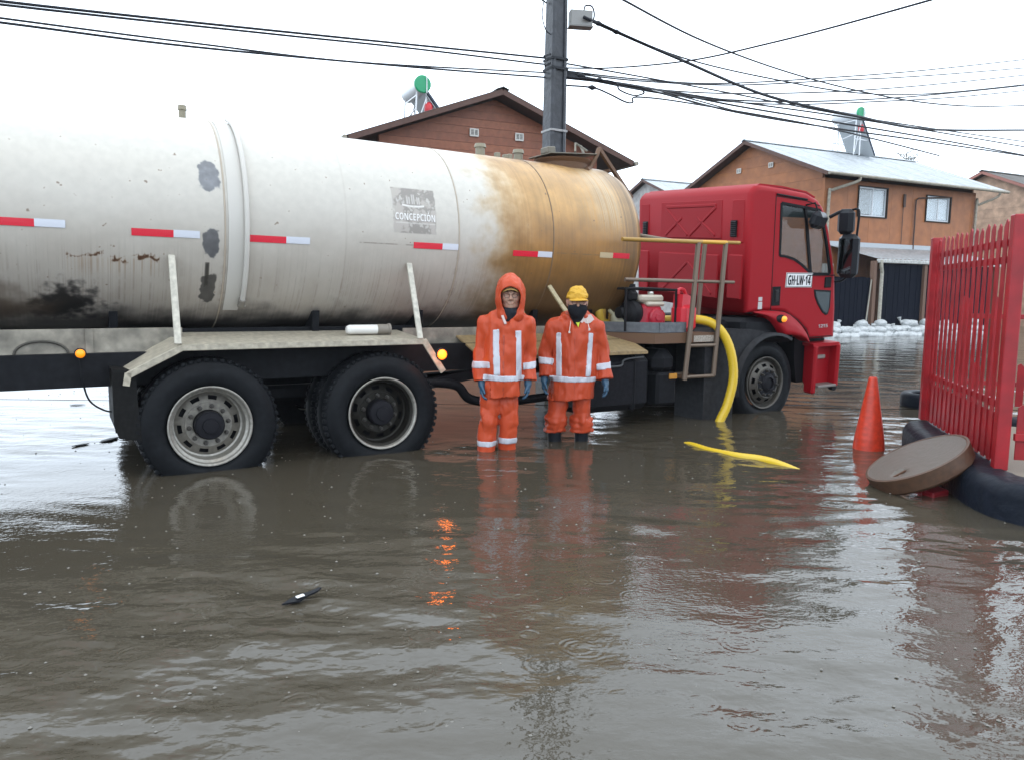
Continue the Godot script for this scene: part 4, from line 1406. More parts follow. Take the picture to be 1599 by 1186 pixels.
	part("catwalk_plate", s, mat("catwalk_ochre", Color(0.36, 0.26, 0.13), 0.4, 0.0, grime, 0.5), t)
	# mud flap and its wire
	s = Shape.new()
	s.prism(poly([-0.66, 0.82, -0.66, 0.40, -0.63, 0.31, -0.48, 0.28, -0.50, 0.6, -0.5, 0.80]), -0.57, -0.02)
	part("mud_flap", s, mat("flap_black", Color(0.014, 0.014, 0.014), 0.55, 0.0, grime, 0.3), t)
	s = Shape.new()
	s.tube(smooth_path([Vector3(-0.86, 0.9, -0.28), Vector3(-0.84, 0.72, -0.26), Vector3(-0.8, 0.57, -0.26), Vector3(-0.70, 0.49, -0.26), Vector3(-0.61, 0.475, -0.26)], 5), 0.007, 5)
	s.tube(smooth_path([Vector3(-0.645, 0.66, -0.1), Vector3(-0.655, 0.5, -0.1), Vector3(-0.645, 0.34, -0.1)], 5), 0.004, 5)
	part("loose_wire", s, black, t)
	# lamps
	lamp(t, Vector3(-0.845, 0.918, -0.28), "marker_lamp", 0.75, 0.033)
	lamp(t, Vector3(1.945, 0.845, 0.03), "marker_lamp", 6.0, 0.045)
	lamp(t, Vector3(2.42, 0.83, -0.1), "marker_lamp", 5.0, 0.025)
	# side bits between the axles
	s = Shape.new()
	s.tube(smooth_path([Vector3(1.95, 0.56, -0.35), Vector3(2.25, 0.52, -0.3), Vector3(2.4, 0.38, -0.3), Vector3(2.75, 0.33, -0.3), Vector3(3.3, 0.35, -0.3)], 5), 0.045, 8)
	s.bar(Vector3(1.7, 0.5, -0.35), Vector3(2.5, 0.62, -0.35), 0.09, 0.06)
	part("torque_arm", s, black, t)
	s = Shape.new()
	s.box(Vector3(3.95, 0.47, -0.32), Vector3(0.98, 0.58, 0.56), 0.07)
	var tank := part("fuel_tank", s, mat("fuel_tank_black", Color(0.018, 0.019, 0.023), 0.38, 0.0, grime, 0.4), t)
	for u in [3.62, 4.2]:
		s = Shape.new()
		s.box(Vector3(u, 0.47, -0.32), Vector3(0.06, 0.60, 0.585), 0.07)
		part("tank_strap", s, black, tank)
	s = Shape.new()
	s.tube(smooth_path([Vector3(3.75, 0.70, -0.03), Vector3(3.8, 0.66, -0.015), Vector3(4.0, 0.66, -0.015), Vector3(4.05, 0.72, -0.02), Vector3(4.3, 0.74, -0.02)], 4), 0.01, 6)
	part("tank_handle", s, mat("handle_grey", Color(0.06, 0.065, 0.07), 0.4), tank)
	s = Shape.new()
	s.box(Vector3(4.67, 0.66, -0.3), Vector3(0.3, 0.28, 0.5), 0.09)
	s.box(Vector3(4.67, 0.38, -0.3), Vector3(0.28, 0.36, 0.5), 0.03)
	part("air_filter", s, black, t)
	s = Shape.new()
	s.box(Vector3(4.74, 0.515, -0.04), Vector3(0.11, 0.06, 0.02), 0.005)
	part("side_reflector", s, mat("reflector_amber", Color(0.45, 0.2, 0.02), 0.25), t)
	# pump deck with its pan, and the ladder frame
	s = Shape.new()
	s.at(Transform3D(Basis(Vector3.RIGHT, Vector3(0, 0, -1), Vector3.UP), Vector3.ZERO))
	s.prism(poly([5.4, 0.03, 4.46, 0.03, 4.02, 0.55, 4.02, 1.2, 5.4, 1.2]), 0.87, 0.98)
	part("pump_deck", s, rust, t)
	s = Shape.new()
	s.box(Vector3(5.16, 0.912, -0.03), Vector3(0.3, 0.07, 0.012))
	part("peeling_plate", s, mat("peeling_paint", Color(0.5, 0.45, 0.38), 0.6, 0.0, streaks, 0.12), t)
	var pan := mat("pan_grey", Color(0.15, 0.165, 0.18), 0.4, 0.3, grime, 0.4)
	s = Shape.new()
	var rim_pts := [Vector3(4.9, 1.04, -0.04), Vector3(4.52, 1.04, -0.04), Vector3(4.0, 1.04, -0.60), Vector3(4.0, 1.04, -1.0), Vector3(4.9, 1.04, -1.0)]
	for k in 5:
		s.bar(rim_pts[k], rim_pts[(k + 1) % 5], 0.11, 0.015)
	s.at(Transform3D(Basis(Vector3.RIGHT, Vector3(0, 0, -1), Vector3.UP), Vector3.ZERO))
	s.prism(poly([4.89, 0.05, 4.53, 0.05, 4.02, 0.61, 4.02, 0.99, 4.89, 0.99]), 0.985, 0.992)
	s.at(Transform3D())
	part("drip_pan", s, pan, t)
	var pipe := mat("ladder_rust", Color(0.20, 0.15, 0.11), 0.5, 0.3, speckle, 0.2)
	var yellow := mat("ladder_yellow", Color(0.42, 0.24, 0.045), 0.5, 0.0, speckle, 0.2)
	for q in [[Vector3(4.87, 0.47, 0.0), Vector3(4.94, 1.14, 0.0), Vector3(5.0, 1.95, 0.0), 0.028, 0], [Vector3(5.30, 1.1, -0.28), Vector3(5.34, 1.6, -0.28), Vector3(5.375, 1.97, -0.28), 0.025, 0], [Vector3(5.3, 0.5, 0.0), Vector3(5.36, 1.3, 0.0), Vector3(5.41, 1.96, 0.0), 0.027, 0]]:
		s = Shape.new()
		s.tube([q[0], q[1], q[2]], q[3], 8)
		part("ladder_post", s, pipe, t)
	for q in [[Vector3(4.0, 1.945, -0.05), Vector3(5.05, 1.958, -0.0), 0.022, 1], [Vector3(5.05, 1.958, 0.0), Vector3(5.42, 1.966, 0.0), 0.022, 2], [Vector3(5.4, 1.966, 0.0), Vector3(5.62, 1.972, 0.0), 0.020, 1], [Vector3(4.05, 1.54, -0.05), Vector3(5.0, 1.535, 0.0), 0.02, 0], [Vector3(5.0, 1.535, -0.02), Vector3(5.58, 1.535, -0.02), 0.018, 0], [Vector3(4.86, 0.5, 0.0), Vector3(5.31, 0.5, 0.0), 0.02, 0], [Vector3(4.86, 0.5, -0.3), Vector3(5.31, 0.5, -0.3), 0.02, 0], [Vector3(4.9, 0.84, 0.0), Vector3(5.33, 0.84, 0.0), 0.02, 0], [Vector3(4.3, 2.06, -0.5), Vector3(4.75, 1.96, -0.1), 0.02, 0]]:
		s = Shape.new()
		s.tube([q[0], q[1]], q[2], 8)
		part("ladder_rail", s, [pipe, yellow, mat("ladder_bright", Color(0.55, 0.3, 0.03), 0.45)][q[3]], t)
	s = Shape.new()
	s.tube([Vector3(4.2, 1.0, -0.6), Vector3(4.22, 1.95, -0.6)], 0.03, 8)
	s.tube([Vector3(4.29, 1.0, -0.6), Vector3(4.31, 1.9, -0.6)], 0.02, 8)
	part("grab_post", s, yellow, t)
	s = Shape.new()
	s.box(Vector3(5.08, 0.49, -0.15), Vector3(0.44, 0.015, 0.28))
	part("ladder_step", s, rust, t)
	# things under the cab
	s = Shape.new()
	s.box(Vector3(5.5, 0.72, -1.2), Vector3(1.1, 0.8, 1.3), 0.08)
	s.box(Vector3(6.6, 0.82, -1.2), Vector3(1.4, 0.55, 1.5), 0.08)
	s.box(Vector3(6.3, 0.98, -1.2), Vector3(0.9, 0.3, 2.2), 0.05)
	s.box(Vector3(5.55, 1.02, -0.95), Vector3(0.6, 0.16, 1.3), 0.05)
	part("engine", s, black, t)
	# grey plastic mudguard behind and over the front wheel
	var plast := mat("mudguard_plastic", Color(0.035, 0.036, 0.04), 0.45, 0.0, grime, 0.6)
	s = Shape.new()
	var ring := []
	for k in 15:
		var a := deg_to_rad(192.0 - 130.0 * k / 14.0)
		ring.append(Vector2(6.27 + 0.62 * cos(a), 0.36 + 0.60 * sin(a)))
	s.smooth(true)
	for k in 14:
		var p: Vector2 = ring[k]
		var q: Vector2 = ring[k + 1]
		s.quad(Vector3(p.x, p.y, 0.02), Vector3(p.x, p.y, -0.45), Vector3(q.x, q.y, -0.45), Vector3(q.x, q.y, 0.02))
		s.quad(Vector3(p.x, p.y, 0.02), Vector3(q.x, q.y, 0.02), Vector3(lerpf(q.x, 6.27, 0.06), lerpf(q.y, 0.36, 0.06), 0.025), Vector3(lerpf(p.x, 6.27, 0.06), lerpf(p.y, 0.36, 0.06), 0.025))
	s.smooth(false)
	part("front_mudguard", s, plast, t)
	s = Shape.new()
	s.prism(poly([5.2, 0.95, 5.3, 1.02, 5.95, 1.0, 6.15, 0.97, 5.95, 0.88, 5.78, 0.7, 5.68, 0.45, 5.66, -0.1, 5.2, -0.1]), -0.5, -0.04)
	part("side_cover", s, plast, t)
	build_cab(t)

func build_cab(t: Node3D):
	# cab axes measured in the world: it leans a little on its springs
	var o := Vector3(2.6975, 1.1802, -8.931)
	var d := Vector3(0.913, 0.0427, -0.4056).normalized()
	var y := Vector3(-0.0108, 0.9967, 0.0808).normalized()
	var z := d.cross(y).normalized()
	var cw := Transform3D(Basis(d, y, z), o)
	var tw := Transform3D(Basis(Vector3.UP, TRUCK_TURN), TRUCK_AT)
	var ct := tw.affine_inverse() * cw
	var W := 2.28
	var red := mat("cab_red", Color(0.29, 0.006, 0.012), 0.5)
	red.metallic_specular = 0.32
	var rubber := mat("seal_black", Color(0.012, 0.012, 0.014), 0.45)
	var tint := glass("cab_glass", Color(0.03, 0.045, 0.045), 0.42)
	var out := poly([0.0, 0.0, 0.24, 0.01, 0.58, -0.02, 0.79, -0.14, 0.93, -0.25, 0.985, -0.36, 1.424, -0.36, 1.43, -0.3, 1.415, 0.0, 1.398, 0.15, 1.37, 0.40, 1.31, 0.64, 1.215, 0.94, 1.13, 1.15, 1.085, 1.22, 1.0, 1.30, 0.82, 1.375, 0.45, 1.425, 0.15, 1.45, 0.05, 1.445, 0.0, 1.40, -0.03, 1.35, -0.02, 0.7])
	out.reverse()   # anticlockwise seen from our side
	if Geometry2D.is_polygon_clockwise(out):
		out.reverse()
	var n := out.size()
	var miter := PackedVector2Array()
	for i in n:
		var a := out[(i + n - 1) % n]
		var b := out[i]
		var c := out[(i + 1) % n]
		var e1 := (b - a).normalized()
		var e2 := (c - b).normalized()
		var nn := (Vector2(e1.y, -e1.x) + Vector2(e2.y, -e2.x)).normalized()
		miter.append(nn)
	var r := 0.06
	var steps := 5
	var rings := []
	for k in steps + 1:
		var a := PI * 0.5 * k / steps
		var ring := PackedVector2Array()
		for i in n:
			ring.append(out[i] - miter[i] * r * (1.0 - sin(a)))
		rings.append([ring, -r * (1.0 - cos(a))])
	var window := poly([0.43, 1.255, 0.455, 0.655, 0.55, 0.645, 0.68, 0.61, 0.80, 0.545, 0.90, 0.475, 0.97, 0.435, 1.25, 0.425, 1.262, 0.46, 1.17, 0.80, 1.06, 1.12, 1.02, 1.18])
	var shell := Shape.new()
	for side in 2:
		var zs := 0.0 if side == 0 else -W
		var sg := 1.0 if side == 0 else -1.0
		var flat: PackedVector2Array = rings[0][0]
		for half in [poly([-9, -9, 0.8, -9, 0.8, 9, -9, 9]), poly([0.8, -9, 9, -9, 9, 9, 0.8, 9])]:
			for q in Geometry2D.intersect_polygons(flat, half):
				for p in Geometry2D.clip_polygons(q, window):
					shell.prism(p, zs - 0.035 if side == 0 else zs, zs if side == 0 else zs + 0.035)
		shell.smooth(true)
		for k in steps:
			for i in n:
				var j := (i + 1) % n
				var a0: Vector2 = rings[k][0][i]
				var a1: Vector2 = rings[k][0][j]
				var b0: Vector2 = rings[k + 1][0][i]
				var b1: Vector2 = rings[k + 1][0][j]
				var z0: float = zs + sg * rings[k][1]
				var z1: float = zs + sg * rings[k + 1][1]
				if side == 0:
					shell.quad(Vector3(a1.x, a1.y, z0), Vector3(a0.x, a0.y, z0), Vector3(b0.x, b0.y, z1), Vector3(b1.x, b1.y, z1))
				else:
					shell.quad(Vector3(a0.x, a0.y, z0), Vector3(a1.x, a1.y, z0), Vector3(b1.x, b1.y, z1), Vector3(b0.x, b0.y, z1))
		shell.smooth(false)
	shell.smooth(true)
	var wind := Shape.new()
	for i in n:
		var j := (i + 1) % n
		var a := out[i]
		var b := out[j]
		var mid := (a + b) * 0.5
		if mid.x > 1.12 and mid.y > 0.4 and mid.y < 1.2:
			wind.quad(Vector3(b.x, b.y, -r), Vector3(a.x, a.y, -r), Vector3(a.x, a.y, r - W), Vector3(b.x, b.y, r - W))
		else:
			shell.quad(Vector3(b.x, b.y, -r), Vector3(a.x, a.y, -r), Vector3(a.x, a.y, r - W), Vector3(b.x, b.y, r - W))
	shell.smooth(false)
	part("cab_shell", shell, red, t, ct)
	part("windscreen", wind, tint, t, ct)
	# roof cap: a slightly raised skin with an edge towards the rear
	var s := Shape.new()
	s.prism(poly([0.10, 1.448, 0.47, 1.428, 0.83, 1.378, 0.97, 1.318, 0.99, 1.33, 0.84, 1.395, 0.47, 1.447, 0.14, 1.468]), -W + 0.05, -0.05)
	part("roof_cap", s, red, t, ct)
	# door: outline seams, seal, pane, divider
	s = Shape.new()
	for q in [[0.345, 1.33, 0.37, 0.02], [0.345, 1.33, 0.80, 1.285], [0.80, 1.285, 1.02, 1.225], [0.37, 0.02, 0.6, -0.005], [0.62, -0.015, 0.80, -0.11], [0.8, -0.11, 0.95, -0.235], [0.95, -0.235, 1.0, -0.335], [1.0, -0.335, 1.37, -0.335]]:
		s.bar(Vector3(q[0], q[1], 0.001), Vector3(q[2], q[3], 0.001), 0.009, 0.004, Vector3(0.3, 1, 0))
	part("door_seam", s, rubber, t, ct)
	s = Shape.new()
	for i in window.size():
		var a := window[i]
		var b := window[(i + 1) % window.size()]
		s.bar(Vector3(a.x, a.y, -0.005), Vector3(b.x, b.y, -0.005), 0.03, 0.022, Vector3(0.3, 1, 0))
	s.bar(Vector3(0.80, 1.22, -0.008), Vector3(0.955, 0.44, -0.008), 0.035, 0.02, Vector3.RIGHT)
	s.prism(poly([0.43, 1.255, 0.435, 1.1, 1.07, 1.08, 1.02, 1.18]), -0.03, -0.024)
	part("window_seal", s, rubber, t, ct)
	for side in 2:
		s = Shape.new()
		s.sheet(window, -0.018 if side == 0 else -W + 0.018)
		part("side_window", s, tint, t, ct)
	s = Shape.new()
	s.bar(Vector3(0.345, 1.352, 0.01), Vector3(0.81, 1.298, 0.01), 0.018, 0.02, Vector3.UP, 0.004)
	part("rain_gutter", s, rubber, t, ct)
	s = Shape.new()
	s.prism(poly([1.02, 0.245, 1.295, 0.225, 1.30, 0.03, 1.275, -0.06, 1.24, -0.075, 1.18, -0.04, 1.09, 0.07, 1.04, 0.16]), -0.03, 0.006)
	part("low_window_seal", s, rubber, t, ct)
	s = Shape.new()
	s.prism(poly([1.045, 0.222, 1.275, 0.205, 1.278, 0.03, 1.26, -0.04, 1.238, -0.05, 1.19, -0.02, 1.11, 0.08, 1.065, 0.16]), 0.004, 0.009)
	part("low_window", s, mat("dark_glass", Color(0.03, 0.045, 0.05), 0.06), t, ct)
	s = Shape.new()
	s.box(Vector3(0.44, 0.185, 0.0), Vector3(0.125, 0.225, 0.012), 0.004)
	var hd := part("door_handle", s, rubber, t, ct)
	s = Shape.new()
	s.bar(Vector3(0.44, 0.26, 0.01), Vector3(0.445, 0.12, 0.01), 0.05, 0.02, Vector3.RIGHT, 0.008)
	part("handle_lever", s, mat("handle_black", Color(0.03, 0.03, 0.032), 0.35), hd)
	s = Shape.new()
	s.box(Vector3(1.235, 0.325, 0.004), Vector3(0.11, 0.13, 0.02), 0.03)
	part("hand_recess", s, rubber, t, ct)
	s = Shape.new()
	s.bar(Vector3(0.9, 0.418, 0.004), Vector3(1.34, 0.408, 0.004), 0.012, 0.01)
	part("belt_line", s, rubber, t, ct)
	# number plate stuck on the door
	var pt := Transform3D(Basis(Vector3(0, 0, 1), -0.03), Vector3(0.775, 0.364, 0.0))
	s = Shape.new(pt)
	s.box(Vector3(0, 0, 0.004), Vector3(0.41, 0.172, 0.006))
	var plate := part("door_plate", s, mat("plate_white", Color(0.72, 0.73, 0.74), 0.35), t, ct)
	var ink := mat("plate_ink", Color(0.012, 0.014, 0.02), 0.4)
	s = Shape.new(pt)
	for q in [[0, 0.079, 0.40, 0.006], [0, -0.079, 0.40, 0.006], [0.198, 0, 0.006, 0.155], [-0.198, 0, 0.006, 0.155]]:
		s.box(Vector3(q[0], q[1], 0.0082), Vector3(q[2], q[3], 0.002))
	part("plate_border", s, ink, plate)
	text("plate_letters", "GH·LW·14", 0.115, 0.35, 0.003, ink, plate, pt * Transform3D(Basis(), Vector3(0, 0, 0.0095)))
	text("model_badge", "1215", 0.042, 0.15, 0.006, mat("badge_chrome", Color(0.4, 0.36, 0.36), 0.3, 0.5), t, ct * Transform3D(Basis(), Vector3(1.21, -0.205, 0.004)))
	s = Shape.new()
	s.box(Vector3(0.205, 0.085, 0.002), Vector3(0.06, 0.085, 0.002))
	s.box(Vector3(0.205, 0.16, 0.002), Vector3(0.055, 0.045, 0.002))
	part("side_sticker", s, mat("sticker_white", Color(0.6, 0.6, 0.6), 0.5, 0.0, speckle, 0.03), t, ct)
	# side fender flare with its lamp
	s = Shape.new()
	var low := [[0.10, 0.012], [0.27, -0.03], [0.37, -0.09], [0.47, -0.19], [0.53, -0.262], [0.66, -0.275], [0.80, -0.30], [0.90, -0.34], [0.98, -0.39]]
	var top := [[0.10, 0.018], [0.25, 0.025], [0.44, 0.012], [0.56, -0.005], [0.66, -0.045], [0.76, -0.11], [0.86, -0.19], [0.94, -0.28], [1.0, -0.375]]
	s.smooth(true)
	for i in 8:
		for k in 4:
			var f0 := k / 4.0
			var f1 := (k + 1) / 4.0
			var pp := []
			for q in [[i, f0], [i + 1, f0], [i + 1, f1], [i, f1]]:
				var a := Vector2(low[q[0]][0], low[q[0]][1]).lerp(Vector2(top[q[0]][0], top[q[0]][1]), q[1])
				var taper: float = sin(PI * clampf(q[0] / 8.0, 0.02, 0.98))
				pp.append(Vector3(a.x, a.y, 0.005 + 0.085 * pow(taper, 0.5) * sqrt(1.0 - pow(q[1], 2.0) * 0.97)))
			s.quad(pp[0], pp[1], pp[2], pp[3])
		var a0 := Vector3(low[i][0], low[i][1], 0.005 + 0.085 * pow(sin(PI * clampf(i / 8.0, 0.02, 0.98)), 0.5))
		var a1 := Vector3(low[i + 1][0], low[i + 1][1], 0.005 + 0.085 * pow(sin(PI * clampf((i + 1) / 8.0, 0.02, 0.98)), 0.5))
		s.quad(Vector3(a0.x, a0.y, -0.2), Vector3(a1.x, a1.y, -0.2), a1, a0)
	s.smooth(false)
	part("fender_flare", s, red, t, ct)
	s = Shape.new(Transform3D(Basis(Vector3.RIGHT, PI / 2).scaled(Vector3(1.5, 1, 1)), Vector3(0.47, -0.075, 0.07)))
	s.lathe([Vector2(0.05, 0), Vector2(0.045, 0.02), Vector2(0, 0.03)], 16, false)
	var ind := part("indicator", s, rubber, t, ct)
	s = Shape.new(Transform3D(Basis(Vector3.RIGHT, PI / 2).scaled(Vector3(1.2, 1, 1)), Vector3(0.50, -0.078, 0.082)))
	s.lathe([Vector2(0.04, 0), Vector2(0.034, 0.018), Vector2(0, 0.026)], 16, false)
	part("indicator_lens", s, glow("indicator_glow", Color(1.0, 0.33, 0.03), 0.9), ind)
	# bumper corner with the step
	s = Shape.new()
	s.prism(poly([1.07, -0.43, 1.46, -0.43, 1.49, -0.92, 1.47, -0.98, 1.12, -0.98, 1.08, -0.9]), -0.13, -0.07)
	s.box(Vector3(1.1, -0.74, -0.03), Vector3(0.07, 0.60, 0.16), 0.02)
	s.box(Vector3(1.46, -0.70, -0.02), Vector3(0.06, 0.54, 0.16), 0.02)
	s.prism(poly([1.04, -0.415, 1.47, -0.415, 1.475, -0.455, 1.05, -0.455]), -0.4, 0.04)
	part("bumper_corner", s, red, t, ct)
	s = Shape.new()
	s.prism(poly([0.90, -0.32, 1.40, -0.38, 1.42, -0.92, 0.98, -0.92, 0.92, -0.6]), -2.1, -0.14)
	part("bumper_core", s, rubber, t, ct)
	s = Shape.new()
	s.box(Vector3(1.28, -0.945, 0.0), Vector3(0.30, 0.03, 0.16), 0.006)
	part("foot_step", s, mat("step_steel", Color(0.2, 0.18, 0.17), 0.5, 0.4), t, ct)
	s = Shape.new()
	s.box(Vector3(1.26, -0.60, -0.055), Vector3(0.17, 0.05, 0.03), 0.012)
	part("step_grip", s, mat("grip_grey", Color(0.25, 0.22, 0.2), 0.5), t, ct)
	s = Shape.new(Transform3D(Basis(Vector3.RIGHT, PI / 2), Vector3(1.46, -0.99, -0.01)))
	s.lathe([Vector2(0, -0.03), Vector2(0.04, -0.03), Vector2(0.04, 0.03), Vector2(0, 0.03)], 14)
	part("tow_eye", s, rubber, t, ct)
	# rear wall pressings
	var bk := Transform3D(Basis(Vector3(0, 0, 1), Vector3.UP, Vector3(-1, 0, 0)), Vector3(-0.012, 0, 0))   # local x = cab z (negative inward), local z = rearward
	s = Shape.new(bk)
	var pressed := [[-1.72, 0.84, -0.46, 1.31], [-1.74, 0.13, -0.50, 0.66], [-0.30, 0.80, -0.07, 1.30], [-0.32, 0.15, -0.07, 0.67], [-2.2, 0.80, -1.98, 1.30], [-2.2, 0.15, -1.98, 0.67]]
	for q in pressed:
		s = Shape.new(bk)
		s.box(Vector3((q[0] + q[2]) / 2, (q[1] + q[3]) / 2, 0.006), Vector3(q[2] - q[0], q[3] - q[1], 0.032), 0.014)
		part("rear_panel", s, red, t, ct)
	for q in [[-1.60, 1.22, -1.12, 0.88], [-1.08, 0.88, -0.58, 1.22], [-1.60, 1.24, -0.58, 1.24], [-1.62, 0.18, -1.1, 0.55], [-1.1, 0.55, -0.6, 0.18], [-1.60, 0.88, -1.25, 1.10], [-0.95, 1.10, -0.58, 0.88]]:
		s = Shape.new(bk)
		s.bar(Vector3(q[0], q[1], 0.022), Vector3(q[2], q[3], 0.022), 0.04, 0.02, Vector3(0.3, 1, 0), 0.008)
		part("rear_rib", s, red, t, ct)
	for zz in [-0.235, -2.06]:
		s = Shape.new(bk)
		s.box(Vector3(zz, 0.965, 0.03), Vector3(0.105, 0.19, 0.014), 0.004)
		var vent := part("vent_grille", s, rubber, t, ct)
		s = Shape.new(bk)
		for k in 8:
			s.bar(Vector3(zz - 0.045, 0.885 + k * 0.0225, 0.045), Vector3(zz + 0.045, 0.885 + k * 0.0225, 0.045), 0.005, 0.014, Vector3(0, 1, 0.8))
		part("vent_slats", s, mat("slat_dark", Color(0.03, 0.03, 0.035), 0.4), vent)
	# mirrors
	s = Shape.new()
	s.tube([Vector3(0.80, 1.235, 0.0), Vector3(0.88, 1.26, 0.06), Vector3(0.92, 1.12, 0.10)], 0.011, 6)
	part("mirror_arm", s, rubber, t, ct)
	s = Shape.new(Transform3D(Basis.from_euler(Vector3(0.35, 0.5, -0.06)), Vector3(0.90, 1.06, 0.11)))
	s.box(Vector3.ZERO, Vector3(0.34, 0.20, 0.13), 0.05)
	var housing := mat("mirror_black", Color(0.02, 0.022, 0.026), 0.28)
	part("kerb_mirror", s, housing, t, ct)
	s = Shape.new()
	s.tube([Vector3(1.22, 1.10, -0.03), Vector3(1.34, 1.16, 0.0), Vector3(1.40, 1.17, 0.06)], 0.022, 6)
	s.tube(smooth_path([Vector3(1.42, 1.18, 0.10), Vector3(1.44, 1.19, 0.17), Vector3(1.44, 1.12, 0.20), Vector3(1.44, 0.85, 0.19)], 5), 0.014, 6)
	s.tube([Vector3(1.40, 0.90, 0.08), Vector3(1.41, 0.84, 0.09)], 0.025, 6)
	s.tube(smooth_path([Vector3(1.42, 0.40, 0.12), Vector3(1.40, 0.34, 0.05), Vector3(1.36, 0.33, -0.02)], 4), 0.014, 6)
	part("mirror_arm", s, rubber, t, ct)
	s = Shape.new(Transform3D(Basis.from_euler(Vector3(0, 0.25, 0.06)), Vector3(1.405, 1.045, 0.05)))
	s.box(Vector3.ZERO, Vector3(0.13, 0.30, 0.2), 0.045)
	part("wide_mirror", s, housing, t, ct)
	s = Shape.new(Transform3D(Basis.from_euler(Vector3(0, 0.25, 0.02)), Vector3(1.42, 0.64, 0.11)))
	s.box(Vector3.ZERO, Vector3(0.15, 0.52, 0.25), 0.055)
	var mm := part("main_mirror", s, housing, t, ct)
	s = Shape.new(Transform3D(Basis.from_euler(Vector3(0, 0.25, 0.02)), Vector3(1.42, 0.64, 0.11)))
	s.box(Vector3(-0.0745, 0, 0), Vector3(0.006, 0.42, 0.17))
	part("mirror_face", s, mat("mirror_silver", Color(0.12, 0.13, 0.14), 0.05, 1.0), mm)
	# inside
	var dark := mat("cab_inside", Color(0.05, 0.05, 0.055), 0.7)
	for zz in [-0.5, -1.75]:
		s = Shape.new()
		s.box(Vector3(0.32, 0.35, zz), Vector3(0.14, 0.75, 0.45), 0.05)
		s.box(Vector3(0.55, 0.02, zz), Vector3(0.5, 0.15, 0.45), 0.05)
		s.box(Vector3(0.31, 0.80, zz), Vector3(0.1, 0.2, 0.26), 0.04)
		part("seat", s, dark, t, ct)
	s = Shape.new()
	s.box(Vector3(1.2, 0.25, -W / 2), Vector3(0.28, 0.35, W - 0.2), 0.06)
	part("dashboard", s, dark, t, ct)
	s = Shape.new(Transform3D(Basis(Vector3(0, 0, 1), 0.6), Vector3(0.95, 0.5, -1.75)))
	var ring2 := []
	for k in 25:
		ring2.append(Vector3(0.22 * cos(TAU * k / 24.0), 0, 0.22 * sin(TAU * k / 24.0)))
	s.tube(ring2, 0.016, 6, false)
	s.bar(Vector3(-0.22, 0, 0), Vector3(0.22, 0, 0), 0.03, 0.03)
	part("steering_wheel", s, dark, t, ct)
	s = Shape.new()
	s.box(Vector3(0.7, 0.02, -W / 2), Vector3(1.3, 0.04, W - 0.1))
	s.box(Vector3(0.04, 0.7, -W / 2), Vector3(0.02, 1.3, W - 0.2))
	s.box(Vector3(0.5, 1.36, -W / 2), Vector3(0.85, 0.02, W - 0.2))
	part("lining", s, dark, t, ct)

# ---------------------------------------------------------------- pump set on the truck's deck
func truck_frame() -> Transform3D:
	return Transform3D(Basis(Vector3.UP, TRUCK_TURN), TRUCK_AT)

